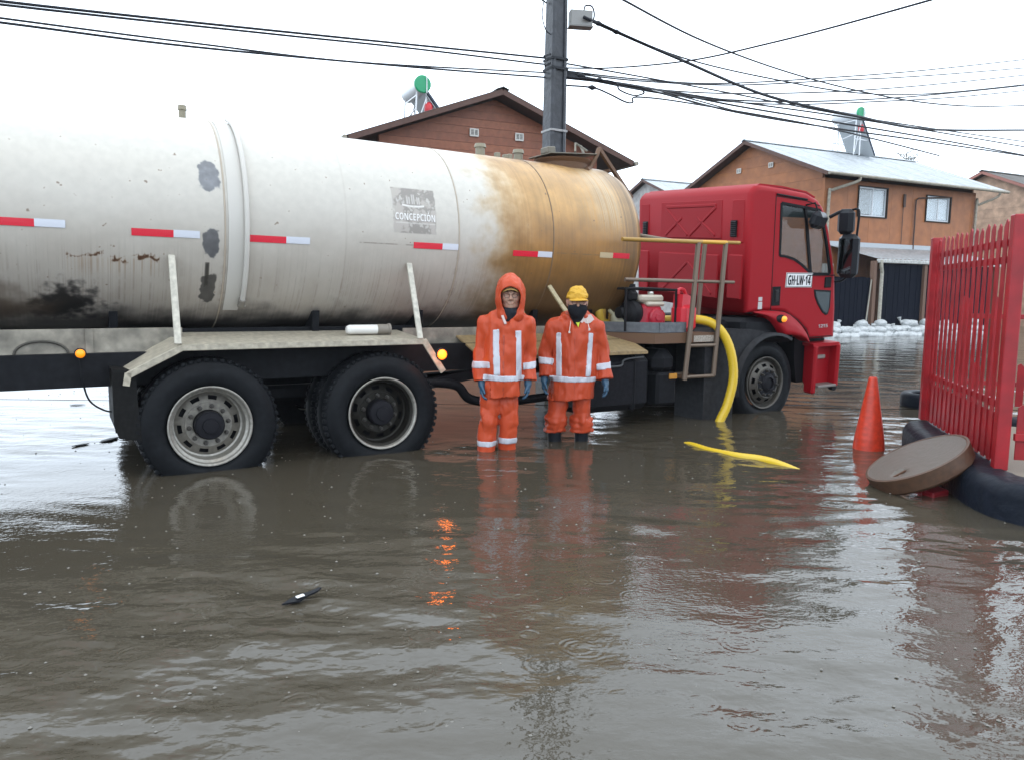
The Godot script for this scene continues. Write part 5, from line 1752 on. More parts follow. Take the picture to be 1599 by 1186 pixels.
func build_pump():
	var f := truck_frame()
	var p := thing("water_pump", "red petrol water pump in a black tube frame on the truck deck", "pump", f * Vector3(4.52, 1.0, -0.42), TRUCK_TURN)
	var red := mat("pump_red", Color(0.4, 0.012, 0.03), 0.35)
	var black := mat("pump_black", Color(0.014, 0.014, 0.016), 0.45)
	var s := Shape.new()
	s.box(Vector3(0.12, 0.16, 0), Vector3(0.30, 0.26, 0.30), 0.05)
	s.box(Vector3(0.26, 0.13, 0.02), Vector3(0.12, 0.18, 0.26), 0.04)
	part("engine_block", s, red, p)
	s = Shape.new(Transform3D(Basis(Vector3.RIGHT, PI / 2), Vector3(0.15, 0.14, 0.15)))
	s.lathe([Vector2(0.10, -0.02), Vector2(0.10, 0.02), Vector2(0.085, 0.035), Vector2(0.04, 0.04), Vector2(0.035, 0.05), Vector2(0, 0.05)], 24)
	part("starter_cover", s, red, p)
	s = Shape.new()
	s.box(Vector3(0.12, 0.345, 0.0), Vector3(0.34, 0.08, 0.26), 0.025)
	s.box(Vector3(0.15, 0.285, 0.06), Vector3(0.26, 0.05, 0.2), 0.02)
	part("fuel_tank", s, mat("pump_cream", Color(0.5, 0.45, 0.36), 0.35), p)
	s = Shape.new(Transform3D(Basis(), Vector3(0.18, 0.385, 0.02)))
	s.lathe([Vector2(0.03, 0), Vector2(0.035, 0.02), Vector2(0.03, 0.035), Vector2(0, 0.035)], 14)
	part("filler_cap", s, mat("cap_chrome", Color(0.55, 0.55, 0.52), 0.25, 0.7), p)
	s = Shape.new(Transform3D(Basis(Vector3(0, 0, 1), PI / 2), Vector3(-0.08, 0.19, 0.02)))
	s.lathe([Vector2(0, -0.06), Vector2(0.12, -0.06), Vector2(0.14, -0.02), Vector2(0.14, 0.05), Vector2(0.11, 0.09), Vector2(0.06, 0.12), Vector2(0.06, 0.19), Vector2(0, 0.19)], 24)
	s.at(Transform3D())
	s.box(Vector3(-0.10, 0.37, 0.03), Vector3(0.13, 0.12, 0.12), 0.03)
	s.tube([Vector3(-0.1, 0.4, 0.03), Vector3(-0.1, 0.5, 0.03)], [0.05, 0.04], 10)
	part("pump_housing", s, black, p)
	s = Shape.new()
	for z in [-0.22, 0.22]:
		s.tube(smooth_path([Vector3(-0.33, 0.0, z), Vector3(-0.33, 0.4, z), Vector3(-0.29, 0.45, z), Vector3(0.33, 0.44, z), Vector3(0.37, 0.40, z), Vector3(0.37, 0.0, z)], 4), 0.014, 8)
	s.tube([Vector3(-0.29, 0.45, -0.22), Vector3(-0.29, 0.45, 0.22)], 0.014, 8)
	s.tube([Vector3(0.33, 0.44, -0.22), Vector3(0.33, 0.44, 0.22)], 0.014, 8)
	part("tube_frame", s, black, p)
	# inlet pipe and funnel left of the pump
	var y := mat("hose_yellow_dull", Color(0.5, 0.33, 0.04), 0.4)
	var q := thing("suction_pipe", "short yellow pipe elbow between the pump and the tank", "pipe", f * Vector3(4.36, 1.0, -0.62), TRUCK_TURN)
	s = Shape.new()
	s.tube(smooth_path([Vector3(-0.16, 0.3, 0.0), Vector3(0.1, 0.34, 0.0), Vector3(0.18, 0.33, 0.0)], 5), 0.055, 12)
	s.tube(smooth_path([Vector3(-0.16, 0.30, 0.0), Vector3(-0.2, 0.18, 0.0), Vector3(-0.1, 0.06, 0.0), Vector3(0.18, 0.07, 0.0)], 5), 0.05, 12)
	part("pipe", s, y, q)
	var c := thing("funnel", "pale cream plastic funnel lying beside the pump", "funnel", f * Vector3(4.36, 0.99, -0.5), TRUCK_TURN)
	s = Shape.new(Transform3D(Basis(Vector3(0, 0, 1), 0.9), Vector3(0.0, 0.10, 0)))
	s.lathe([Vector2(0.10, 0.0), Vector2(0.105, 0.01), Vector2(0.075, 0.08), Vector2(0.022, 0.14), Vector2(0.018, 0.2), Vector2(0.015, 0.2), Vector2(0.015, 0.14), Vector2(0.095, 0.0)], 24)
	part("cone", s, mat("funnel_cream", Color(0.40, 0.37, 0.25), 0.4), c)
	# red fuel can
	var can := thing("jerry_can", "red plastic jerry can standing right of the pump", "jerry can", f * Vector3(5.03, 0.985, -0.22), TRUCK_TURN + 0.25)
	s = Shape.new()
	s.box(Vector3(0, 0.15, 0), Vector3(0.28, 0.30, 0.2), 0.045)
	s.prism(poly([-0.13, 0.22, 0.135, 0.22, 0.125, 0.30, 0.06, 0.38, -0.02, 0.41, -0.12, 0.41]), -0.06, 0.06)
	var plastic := mat("can_red", Color(0.6, 0.02, 0.035), 0.35)
	part("can_body", s, plastic, can)
	s = Shape.new()
	s.tube(smooth_path([Vector3(-0.12, 0.41, 0), Vector3(-0.11, 0.46, 0), Vector3(-0.02, 0.46, 0), Vector3(0.03, 0.40, 0)], 4), 0.02, 8)
	part("can_handle", s, plastic, can)
	# discharge hose
	var hose := mat("hose_yellow", Color(0.62, 0.42, 0.02), 0.32)
	s = Shape.new()
	var path := smooth_path([f * Vector3(4.7, 1.05, -0.6), f * Vector3(4.95, 1.1, -0.45), f * Vector3(5.16, 1.12, -0.2), f * Vector3(5.34, 1.06, -0.05), f * Vector3(5.47, 0.85, 0.04), f * Vector3(5.52, 0.52, 0.09), f * Vector3(5.44, 0.20, 0.10), Vector3(2.31, -0.03, -8.45), Vector3(2.27, -0.2, -8.35)], 10)
	var rad := []
	for i in path.size():
		rad.append(0.05 + 0.002 * (i % 2))
	s.tube(path, rad, 14)
	tag(part("yellow_hose", s, hose, self), "thick yellow hose arching from the pump down into the water", "hose")
	s = Shape.new()
	path = smooth_path([Vector3(1.60, -0.06, -7.30), Vector3(1.68, -0.004, -7.14), Vector3(1.81, -0.008, -6.86), Vector3(1.99, -0.004, -6.60), Vector3(2.15, 0.0, -6.45), Vector3(2.27, -0.008, -6.26), Vector3(2.40, -0.04, -6.05)], 14)
	rad = []
	for i in path.size():
		var tt: float = i / (path.size() - 1.0)
		rad.append(0.019 + 0.020 * pow(sin(PI * pow(tt, 1.5)), 1.0) + 0.002 * (i % 2))
	s.tube(path, rad, 12)
	tag(part("yellow_hose", s, hose, self), "ribbed yellow hose end lying half sunk in the water", "hose")

# ---------------------------------------------------------------- people: a distance field on a grid, meshed by surface nets
class Field:
	var o: Vector3
	var c: float
	var nx: int
	var ny: int
	var nz: int
	var d := PackedFloat32Array()
	func _init(lo: Vector3, hi: Vector3, cell: float, blank := false):
		o = lo
		c = cell
		nx = int((hi.x - lo.x) / cell) + 2
		ny = int((hi.y - lo.y) / cell) + 2
		nz = int((hi.z - lo.z) / cell) + 2
		d.resize(nx * ny * nz)
		d.fill(9.0)
	# tapered capsule joined on smoothly; f squashes it along z; hole cuts instead
	func cap(a: Vector3, b: Vector3, ra: float, rb: float, k := 0.03, f := 1.0, hole := false):
		var m := maxf(ra, rb) + k + c * 3.0
		var lo := (a.min(b) - Vector3(m, m, m / f) - o) / c
		var hi := (a.max(b) + Vector3(m, m, m / f) - o) / c
		var ab := b - a
		ab.z *= f
		var inv := 1.0 / maxf(ab.length_squared(), 1e-9)
		for z in range(maxi(0, int(lo.z)), mini(nz, int(hi.z) + 2)):
			var pz := (o.z + z * c - a.z) * f
			for y in range(maxi(0, int(lo.y)), mini(ny, int(hi.y) + 2)):
				var py := o.y + y * c - a.y
				var i := (z * ny + y) * nx
				for x in range(maxi(0, int(lo.x)), mini(nx, int(hi.x) + 2)):
					var px := o.x + x * c - a.x
					var t := clampf((px * ab.x + py * ab.y + pz * ab.z) * inv, 0.0, 1.0)
					var qx := px - ab.x * t
					var qy := py - ab.y * t
					var qz := pz - ab.z * t
					var v := sqrt(qx * qx + qy * qy + qz * qz) - (ra + (rb - ra) * t)
					var w := d[i + x]
					if hole:
						v = -v
						var h := maxf(k - absf(w - v), 0.0)
						d[i + x] = maxf(w, v) + h * h / (4.0 * k)
					else:
						var h := maxf(k - absf(w - v), 0.0)
						d[i + x] = minf(w, v) - h * h / (4.0 * k)
	# keep only the side of a plane that its normal points away from
	func cut(p: Vector3, n: Vector3):
		for z in nz:
			for y in ny:
				for x in nx:
					var i := (z * ny + y) * nx + x
					var v := (o + Vector3(x, y, z) * c - p).dot(n)
					if v > d[i]:
						d[i] = v
	func wrinkle(noise: FastNoiseLite, amount: float, stretch: Vector3):
		for z in nz:
			for y in ny:
				for x in nx:
					var i := (z * ny + y) * nx + x
					if absf(d[i]) < 0.05:
						d[i] += amount * noise.get_noise_3dv((o + Vector3(x, y, z) * c) * stretch)
	# the part of the skin, thickened by off, that lies inside a box
	func band(box: Transform3D, half: Vector3, off: float) -> Field:
		var r := Vector3.ZERO
		for s in [Vector3(1, 1, 1), Vector3(1, 1, -1), Vector3(1, -1, 1), Vector3(1, -1, -1)]:
			r = r.max((box.basis * (half * s)).abs())
		var g := Field.new(Vector3.ZERO, Vector3.ONE * c, c)
		var l := ((box.origin - r - o) / c).floor() - Vector3.ONE * 2
		var h := ((box.origin + r - o) / c).ceil() + Vector3.ONE * 2
		l = l.max(Vector3.ZERO)
		h = h.min(Vector3(nx - 1, ny - 1, nz - 1))
		g.o = o + l * c
		g.nx = int(h.x - l.x) + 1
		g.ny = int(h.y - l.y) + 1
		g.nz = int(h.z - l.z) + 1
		g.d.resize(g.nx * g.ny * g.nz)
		var inv := box.affine_inverse()
		for z in g.nz:
			for y in g.ny:
				for x in g.nx:
					var q := (inv * (g.o + Vector3(x, y, z) * c)).abs() - half
					var v := maxf(q.x, maxf(q.y, q.z))
					g.d[(z * g.ny + y) * g.nx + x] = maxf(v, d[((z + int(l.z)) * ny + y + int(l.y)) * nx + x + int(l.x)] - off)
		return g
	func arrays() -> Array:
		var at := PackedInt32Array()
		at.resize(nx * ny * nz)
		at.fill(-1)
		var v := PackedVector3Array()
		var nrm := PackedVector3Array()
		var idx := PackedInt32Array()
		var sx := 1
		var sy := nx
		var sz := nx * ny
		var offs := [0, sx, sy, sx + sy, sz, sx + sz, sy + sz, sx + sy + sz]
		var edges := [0, 1, 2, 3, 4, 5, 6, 7, 0, 2, 1, 3, 4, 6, 5, 7, 0, 4, 1, 5, 2, 6, 3, 7]
		for z in nz - 1:
			for y in ny - 1:
				for x in nx - 1:
					var i := (z * ny + y) * nx + x
					var mask := 0
					if d[i] < 0: mask += 1
					if d[i + sx] < 0: mask += 1
					if d[i + sy] < 0: mask += 1
					if d[i + sx + sy] < 0: mask += 1
					if d[i + sz] < 0: mask += 1
					if d[i + sx + sz] < 0: mask += 1
					if d[i + sy + sz] < 0: mask += 1
					if d[i + sx + sy + sz] < 0: mask += 1
					if mask == 0 or mask == 8:
						continue
					var p := Vector3.ZERO
					var m := 0
					for e in range(0, 24, 2):
						var ca: int = edges[e]
						var cb: int = edges[e + 1]
						var va := d[i + offs[ca]]
						var vb := d[i + offs[cb]]
						if (va < 0) != (vb < 0):
							var t := va / (va - vb)
							var pa := Vector3(ca & 1, (ca >> 1) & 1, (ca >> 2) & 1)
							var pb := Vector3(cb & 1, (cb >> 1) & 1, (cb >> 2) & 1)
							p += pa.lerp(pb, t)
							m += 1
					p /= m
					at[i] = v.size()
					v.append(o + (Vector3(x, y, z) + p) * c)
					var g := Vector3(
						d[i + sx] - d[i] + d[i + sx + sy] - d[i + sy] + d[i + sx + sz] - d[i + sz] + d[i + sx + sy + sz] - d[i + sy + sz],
						d[i + sy] - d[i] + d[i + sx + sy] - d[i + sx] + d[i + sy + sz] - d[i + sz] + d[i + sx + sy + sz] - d[i + sx + sz],
						d[i + sz] - d[i] + d[i + sx + sz] - d[i + sx] + d[i + sy + sz] - d[i + sy] + d[i + sx + sy + sz] - d[i + sx + sy])
					nrm.append(g.normalized())
		for z in range(1, nz - 1):
			for y in range(1, ny - 1):
				for x in range(1, nx - 1):
					var i := (z * ny + y) * nx + x
					var s := d[i] < 0
					for ax in 3:
						var st: int = [sx, sy, sz][ax]
						if (d[i + st] < 0) == s:
							continue
						var u: int = [sy, sz, sx][ax]
						var w: int = [sz, sx, sy][ax]
						var a := at[i]
						var b := at[i - u]
						var cc := at[i - u - w]
						var e := at[i - w]
						if a < 0 or b < 0 or cc < 0 or e < 0:
							continue
						if s:
							idx.append_array([a, cc, b, a, e, cc])
						else:
							idx.append_array([a, b, cc, a, cc, e])
		return [v, nrm, idx]

static func fields_mesh(list: Array) -> ArrayMesh:
	var v := PackedVector3Array()
	var n := PackedVector3Array()
	var idx := PackedInt32Array()
	for f in list:
		var a: Array = f.arrays()
		var k := v.size()
		v.append_array(a[0])
		n.append_array(a[1])
		var part_idx: PackedInt32Array = a[2]
		for i in part_idx.size():
			part_idx[i] += k
		idx.append_array(part_idx)
	var ar := []
	ar.resize(Mesh.ARRAY_MAX)
	ar[Mesh.ARRAY_VERTEX] = v
	ar[Mesh.ARRAY_NORMAL] = n
	ar[Mesh.ARRAY_INDEX] = idx
	var m := ArrayMesh.new()
	m.add_surface_from_arrays(Mesh.PRIMITIVE_TRIANGLES, ar)
	return m

func hand_field(wrist: Vector3, dirn: Vector3, inward: float) -> Field:
	# hanging, slightly curled hand in a rubber glove; inward: sign of x towards the body
	var f := Field.new(wrist + Vector3(-0.09, -0.21, -0.09), wrist + Vector3(0.09, 0.06, 0.11), 0.0055)
	var down := dirn.normalized()
	var fwd := Vector3(0, 0, 1)
	var palm_in := Vector3(inward, 0, 0)
	var k0 := wrist + down * 0.085
	f.cap(wrist - down * 0.03, wrist + down * 0.02, 0.036, 0.032, 0.02)
	f.cap(wrist + down * 0.02 + fwd * 0.012, k0 + fwd * 0.022, 0.024, 0.021, 0.02)
	f.cap(wrist + down * 0.02 - fwd * 0.012, k0 - fwd * 0.024, 0.024, 0.020, 0.02)
	var lens := [0.070, 0.080, 0.074, 0.058]
	for i in 4:
		var z := 0.032 - 0.0215 * i
		var p0 := k0 + fwd * z * 0.98
		var p1: Vector3 = p0 + (down + palm_in * 0.18).normalized() * lens[i] * 0.45
		var p2: Vector3 = p1 + (down + palm_in * 0.75).normalized() * lens[i] * 0.33
		var p3: Vector3 = p2 + (down * 0.5 + palm_in).normalized() * lens[i] * 0.25
		f.cap(p0, p1, 0.0105, 0.010, 0.005)
		f.cap(p1, p2, 0.010, 0.0095, 0.004)
		f.cap(p2, p3, 0.0095, 0.0085, 0.004)
	var t0 := wrist + down * 0.03 + fwd * 0.03
	var t1 := t0 + (down * 0.8 + fwd * 0.55 + palm_in * 0.35).normalized() * 0.045
	var t2 := t1 + (down + fwd * 0.1 + palm_in * 0.35).normalized() * 0.032
	f.cap(t0, t1, 0.016, 0.012, 0.012)
	f.cap(t1, t2, 0.012, 0.0095, 0.004)
	return f

func head_field(h: Vector3) -> Field:
	# h: centre of the head; face towards +z
	var f := Field.new(h + Vector3(-0.13, -0.18, -0.14), h + Vector3(0.13, 0.16, 0.15), 0.0055)
	f.cap(h + Vector3(0, 0.035, -0.02), h + Vector3(0, 0.03, 0.01), 0.092, 0.088, 0.03, 0.95)
	f.cap(h + Vector3(0, -0.02, 0.03), h + Vector3(0, -0.075, 0.045), 0.068, 0.045, 0.04)
	f.cap(h + Vector3(-0.03, -0.075, 0.03), h + Vector3(0.03, -0.075, 0.03), 0.038, 0.038, 0.03)
	for s in [-1.0, 1.0]:
		f.cap(h + Vector3(0.045 * s, -0.025, 0.062), h + Vector3(0.03 * s, -0.03, 0.075), 0.022, 0.02, 0.025)   # cheeks
		f.cap(h + Vector3(0.033 * s, 0.008, 0.112), h + Vector3(0.036 * s, 0.008, 0.11), 0.016, 0.016, 0.015, 1.0, true)   # eye sockets
		f.cap(h + Vector3(0.033 * s, 0.006, 0.076), h + Vector3(0.033 * s, 0.006, 0.078), 0.015, 0.015, 0.004)
		f.cap(h + Vector3(0.015 * s, 0.030, 0.098), h + Vector3(0.05 * s, 0.028, 0.082), 0.009, 0.007, 0.012)
		f.cap(h + Vector3(0.088 * s, 0.018, 0.0), h + Vector3(0.088 * s, -0.022, 0.008), 0.017, 0.011, 0.01, 1.3)
	f.cap(h + Vector3(0, 0.015, 0.098), h + Vector3(0, -0.022, 0.118), 0.009, 0.013, 0.012)
	f.cap(h + Vector3(-0.014, -0.028, 0.104), h + Vector3(0.014, -0.028, 0.104), 0.009, 0.009, 0.008)
	f.cap(h + Vector3(-0.018, -0.055, 0.090), h + Vector3(0.018, -0.055, 0.090), 0.008, 0.008, 0.006)
	f.cap(h + Vector3(-0.017, -0.066, 0.089), h + Vector3(0.017, -0.066, 0.089), 0.008, 0.008, 0.006)
	f.cap(h + Vector3(-0.024, -0.0605, 0.103), h + Vector3(0.024, -0.0605, 0.103), 0.0035, 0.0035, 0.004, 1.0, true)
	f.cap(h + Vector3(0, -0.095, 0.062), h + Vector3(0, -0.092, 0.068), 0.022, 0.02, 0.02)
	f.cap(h + Vector3(0, -0.06, -0.01), h + Vector3(0, -0.18, -0.02), 0.056, 0.058, 0.03)
	return f

func blob(f: Field, called: String, m: Material, parent: Node3D) -> MeshInstance3D:
	return put(called, fields_mesh([f]), m, parent)

func person(label: String, at: Vector3, j: Dictionary, hooded: bool) -> Node3D:
	var p := thing("person", label, "person", at)
	var orange := mat("suit_orange%d" % int(hooded), Color(0.47, 0.066, 0.024) if hooded else Color(0.43, 0.059, 0.022), 0.36)
	orange.metallic_specular = 0.35
	var dark_orange := mat("suit_seam", Color(0.36, 0.05, 0.02), 0.4)
	var silver := mat("suit_reflector", Color(0.62, 0.63, 0.70), 0.35, 0.0, speckle, 0.2)
	var skin := mat("skin", Color(0.40, 0.23, 0.165), 0.5)
	skin.subsurf_scatter_enabled = true
	skin.subsurf_scatter_strength = 0.15
	var wr := FastNoiseLite.new()
	wr.seed = 71 if hooded else 72
	wr.frequency = 5.0
	wr.fractal_octaves = 3
	var sh_y: float = j.shoulder_y
	var nk: Vector3 = j.neck
	var hd: Vector3 = j.head
	var hem: float = j.hem
	# body under the clothes: torso, arms, legs and neck in one field, the head in a finer one
	var b := Field.new(Vector3(-0.5, -0.2, -0.3), Vector3(0.55, hd.y + 0.05, 0.3), 0.022)
	b.cap(nk + Vector3(-0.02, -0.15, -0.02), Vector3(nk.x - 0.03, hem + 0.22, -0.02), 0.11, 0.11, 0.05)
	b.cap(hd + Vector3(0, -0.08, -0.02), nk + Vector3(0, -0.1, -0.02), 0.05, 0.06, 0.04)
	for s in 2:
		var arm: Array = j.arms[s]
		b.cap(arm[0], arm[1], 0.05, 0.04, 0.04)
		b.cap(arm[1], arm[2], 0.04, 0.03, 0.02)
		var leg: Array = j.legs[s]
		b.cap(Vector3(leg[0].x, leg[0].y + 0.2, leg[0].z), leg[1], 0.075, 0.055, 0.04)
		b.cap(leg[1], leg[2] + Vector3(0, -0.1, 0), 0.055, 0.04, 0.03)
		b.cap(leg[2] + Vector3(0, -0.13, 0), leg[2] + Vector3(0.01, -0.15, 0.14), 0.035, 0.03, 0.03)
	put("body", fields_mesh([b, head_field(hd)]), skin, p)
	# jacket with sleeves
	var lo := Vector3(-0.55, hem - 0.06, -0.34)
	var hi := Vector3(0.6, hd.y - 0.02, 0.34)
	var jk := Field.new(lo, hi, 0.012)
	var bw: float = j.half_width
	var cx: float = nk.x
	var hx: float = j.hip_x
	for s in [-1.0, 1.0]:
		jk.cap(Vector3(cx + s * (bw - 0.09), sh_y - 0.09, -0.01), Vector3(lerpf(cx, hx, 0.6) + s * (bw - 0.135), hem + 0.3, 0.0), 0.105, 0.125, 0.07, 1.12)
		jk.cap(Vector3(lerpf(cx, hx, 0.6) + s * (bw - 0.135), hem + 0.3, 0.0), Vector3(hx + s * (bw - 0.125), hem - 0.1, 0.0), 0.125, 0.125, 0.07, 1.08)
		jk.cap(Vector3(cx + s * 0.05, nk.y + 0.0, -0.02), Vector3(cx + s * (bw - 0.06), sh_y - 0.055, -0.015), 0.07, 0.075, 0.05)
	jk.cap(Vector3(cx, sh_y - 0.12, 0.03), Vector3(hx, hem, 0.03), 0.12, j.belly, 0.08, 1.1)
	for s in 2:
		var arm: Array = j.arms[s]
		jk.cap(arm[0], arm[1], 0.084, 0.074, 0.018)
		jk.cap(arm[1], arm[2], 0.074, 0.070, 0.018)
		jk.cap(arm[2], arm[2] + (arm[2] - arm[1]).normalized() * 0.02, 0.070, 0.070, 0.01)
	if not hooded:   # hood lying back round the neck
		for k in 9:
			var a0 := PI * 1.15 * (k / 8.0) - 0.25
			var a1 := PI * 1.15 * ((k + 1) / 8.0) - 0.25
			jk.cap(nk + Vector3(0.115 * cos(a0), 0.035 + 0.015 * sin(a0), -0.02 - 0.10 * sin(a0)), nk + Vector3(0.115 * cos(a1), 0.035 + 0.015 * sin(a1), -0.02 - 0.10 * sin(a1)), 0.036, 0.036, 0.02)
		jk.cap(nk + Vector3(0.08, 0.04, 0.05), nk + Vector3(0.14, 0.02, 0.0), 0.03, 0.045, 0.03)
	else:
		for k in 10:
			var a0 := TAU * k / 10.0
			var a1 := TAU * (k + 1) / 10.0
			jk.cap(nk + Vector3(0.085 * cos(a0), 0.02, 0.0 + 0.075 * sin(a0)), nk + Vector3(0.085 * cos(a1), 0.02, 0.075 * sin(a1)), 0.03, 0.03, 0.02)
	jk.wrinkle(wr, 0.024, Vector3(1.3, 0.42, 1.2))
	wr.frequency = 11.0
	jk.wrinkle(wr, 0.006, Vector3(1.2, 0.5, 1.0))
	var cr := FastNoiseLite.new()   # sharp creases in the stiff cloth
	cr.seed = wr.seed + 5
	cr.fractal_type = FastNoiseLite.FRACTAL_RIDGED
	cr.fractal_octaves = 2
	cr.frequency = 3.2
	jk.wrinkle(cr, 0.013, Vector3(1.1, 0.75, 0.8))
	# neck opening
	jk.cap(nk + Vector3(0, 0.2, 0.04), nk + Vector3(0, -0.01, 0.03), 0.075, 0.062, 0.02, 1.0, true)
	jk.cap(nk + Vector3(0.0, 0.02, 0.09), nk + Vector3(-0.012, -0.09, 0.14), 0.04, 0.012, 0.015, 1.0, true)
	var sleeves := []
	for s in 2:
		var arm: Array = j.arms[s]
		var dn: Vector3 = (arm[2] - arm[1]).normalized()
		sleeves.append([arm[2], dn, arm[1]])
	# straight hem and cuffs
	for z in jk.nz:
		for y in jk.ny:
			for x in jk.nx:
				var i := (z * jk.ny + y) * jk.nx + x
				if jk.d[i] > 0.05: continue
				var q := jk.o + Vector3(x, y, z) * jk.c
				var v := hem + 0.012 * sin(q.x * 9.0) - q.y
				for sl in sleeves:
					var rel: Vector3 = q - sl[0]
					if (rel - sl[1] * rel.dot(sl[1])).length() < 0.083 and rel.length() < 0.2:
						v = maxf(v, rel.dot(sl[1]))
				if v > jk.d[i]: jk.d[i] = v
	var jacket := blob(jk, "jacket", orange, p)
	# reflective bands follow the cloth
	for q in j.strips:
		blob(jk.band(Transform3D(Basis.from_euler(q[2]), q[0]), q[1], 0.006), "reflective_band", silver, jacket)
	blob(jk.band(Transform3D(Basis(), Vector3(lerpf(cx, hx, 0.5) - 0.005, (hem + sh_y) * 0.5 - 0.04, 0.2)), Vector3(0.007, (sh_y - hem) * 0.5 - 0.06, 0.16), 0.005), "zip_flap", dark_orange, jacket)
	# trousers
	var tr := Field.new(Vector3(-0.4, j.trouser_end - 0.08, -0.28), Vector3(0.45, hem + 0.18, 0.3), 0.012)
	for s in 2:
		var leg: Array = j.legs[s]
		tr.cap(leg[0] + Vector3(0, 0.12, 0), leg[1], 0.098, 0.083, 0.012)
		tr.cap(leg[1], leg[2], 0.083, 0.084, 0.012)
		if not hooded:   # trouser ends gathered in folds over the boots
			for k in 3:
				var yy: float = leg[2].y + 0.015 + 0.05 * k
				for m in 8:
					var a0 := TAU * m / 8.0
					var a1 := TAU * (m + 1) / 8.0
					var cpt := Vector3(lerpf(leg[2].x, leg[1].x, 0.1 * k), yy, leg[2].z)
					tr.cap(cpt + Vector3(0.085 * cos(a0), 0.012 * sin(a0 * 2.0 + k), 0.085 * sin(a0)), cpt + Vector3(0.085 * cos(a1), 0.012 * sin(a1 * 2.0 + k), 0.085 * sin(a1)), 0.026, 0.026, 0.02)
	wr.frequency = 6.0
	tr.wrinkle(wr, 0.020, Vector3(1.3, 0.5, 1.3))
	cr.frequency = 4.0
	tr.wrinkle(cr, 0.012, Vector3(0.9, 1.0, 0.8))
	for y in tr.ny:
		var yv := tr.o.y + y * tr.c
		for z in tr.nz:
			for x in tr.nx:
				var i := (z * tr.ny + y) * tr.nx + x
				var v: float = j.trouser_end - yv
				if v > tr.d[i]: tr.d[i] = v
	var trousers := blob(tr, "trousers", orange, p)
	for q in j.leg_strips:
		blob(tr.band(Transform3D(Basis.from_euler(q[2]), q[0]), q[1], 0.006), "reflective_band", silver, trousers)
	# boots
	for s in 2:
		var leg: Array = j.legs[s]
		var bt := Field.new(leg[2] + Vector3(-0.14, -0.36, -0.15), leg[2] + Vector3(0.14, 0.16, 0.28), 0.014)
		var base: Vector3 = leg[2]
		base.y = maxf(base.y, 0.1)
		bt.cap(base + Vector3(0, 0.06, 0), base + Vector3(0, -0.22, 0), 0.068, 0.062, 0.03)
		bt.cap(Vector3(base.x, -0.11, base.z), Vector3(base.x, -0.13, base.z + 0.16), 0.055, 0.045, 0.03)
		blob(bt, "boot", mat("boot_black", Color(0.012, 0.014, 0.018), 0.3), p)
	# gloves
	for s in 2:
		var arm: Array = j.arms[s]
		var dn: Vector3 = (arm[2] - arm[1]).normalized()
		blob(hand_field(arm[2] + dn * 0.012, dn, 1.0 if s == 0 else -1.0), "glove", mat("glove_blue", Color(0.015, 0.065, 0.12) if hooded else Color(0.008, 0.022, 0.065), 0.35), p)
	# face details
	var s := Shape.new()
	for e in [-1.0, 1.0]:
		s.at(Transform3D(Basis(Vector3.RIGHT, PI / 2), hd + Vector3(0.033 * e, 0.004, 0.091)))
		s.lathe([Vector2(0.010, -0.004), Vector2(0.008, 0.001), Vector2(0, 0.003)], 10, false)
	part("eyes", s, mat("eye_dark", Color(0.02, 0.014, 0.012), 0.15), p)
	s = Shape.new()
	for e in [-1.0, 1.0]:
		s.tube([hd + Vector3(0.016 * e, 0.034, 0.104), hd + Vector3(0.034 * e, 0.039, 0.101), hd + Vector3(0.052 * e, 0.032, 0.088)], [0.003, 0.0045, 0.002], 6)
	part("eyebrows", s, mat("hair_black", Color(0.012, 0.010, 0.009), 0.6), p)
	# spectacles
	s = Shape.new()
	for e in [-1.0, 1.0]:
		var ring := []
		for k in 17:
			ring.append(hd + Vector3(0.033 * e + 0.023 * cos(TAU * k / 16.0), 0.004 + 0.018 * sin(TAU * k / 16.0), 0.110))
		s.tube(ring, 0.0018, 5, false)
		s.tube([hd + Vector3(0.056 * e, 0.008, 0.108), hd + Vector3(0.09 * e, 0.012, 0.01)], 0.0018, 5)
	s.tube([hd + Vector3(-0.01, 0.01, 0.112), hd + Vector3(0.01, 0.01, 0.112)], 0.0018, 5)
	part("spectacles", s, mat("specs_dark", Color(0.03, 0.03, 0.035), 0.3), p)
	if hooded:
		# lips darker, beard shadow left out
		var hood := Field.new(hd + Vector3(-0.2, -0.24, -0.2), hd + Vector3(0.2, 0.24, 0.17), 0.008)
		hood.cap(hd + Vector3(-0.005, 0.07, -0.03), hd + Vector3(0, -0.02, -0.02), 0.118, 0.125, 0.05)
		hood.cap(hd + Vector3(-0.008, 0.13, -0.02), hd + Vector3(-0.008, 0.172, -0.03), 0.06, 0.024, 0.06)
		hood.cap(hd + Vector3(-0.04, -0.06, 0.02), hd + Vector3(-0.055, -0.16, 0.03), 0.075, 0.07, 0.05)
		hood.cap(hd + Vector3(0.04, -0.06, 0.02), hd + Vector3(0.05, -0.16, 0.03), 0.075, 0.07, 0.05)
		hood.cap(hd + Vector3(0, 0.045, 0.03), hd + Vector3(0, -0.01, 0.045), 0.116, 0.112, 0.05)
		wr.frequency = 9.0
		hood.wrinkle(wr, 0.012, Vector3(1.0, 0.6, 1.0))
		# opening for the face and room for the head
		hood.cap(hd + Vector3(0, -0.005, 0.0), hd + Vector3(0, -0.01, 0.25), 0.086, 0.080, 0.02, 1.0, true)
		hood.cap(hd + Vector3(0, 0.03, -0.02), hd + Vector3(0, 0.03, 0.04), 0.098, 0.095, 0.02, 1.0, true)
		hood.cap(hd + Vector3(0, -0.06, 0.0), hd + Vector3(0, -0.07, 0.25), 0.078, 0.066, 0.02, 1.0, true)
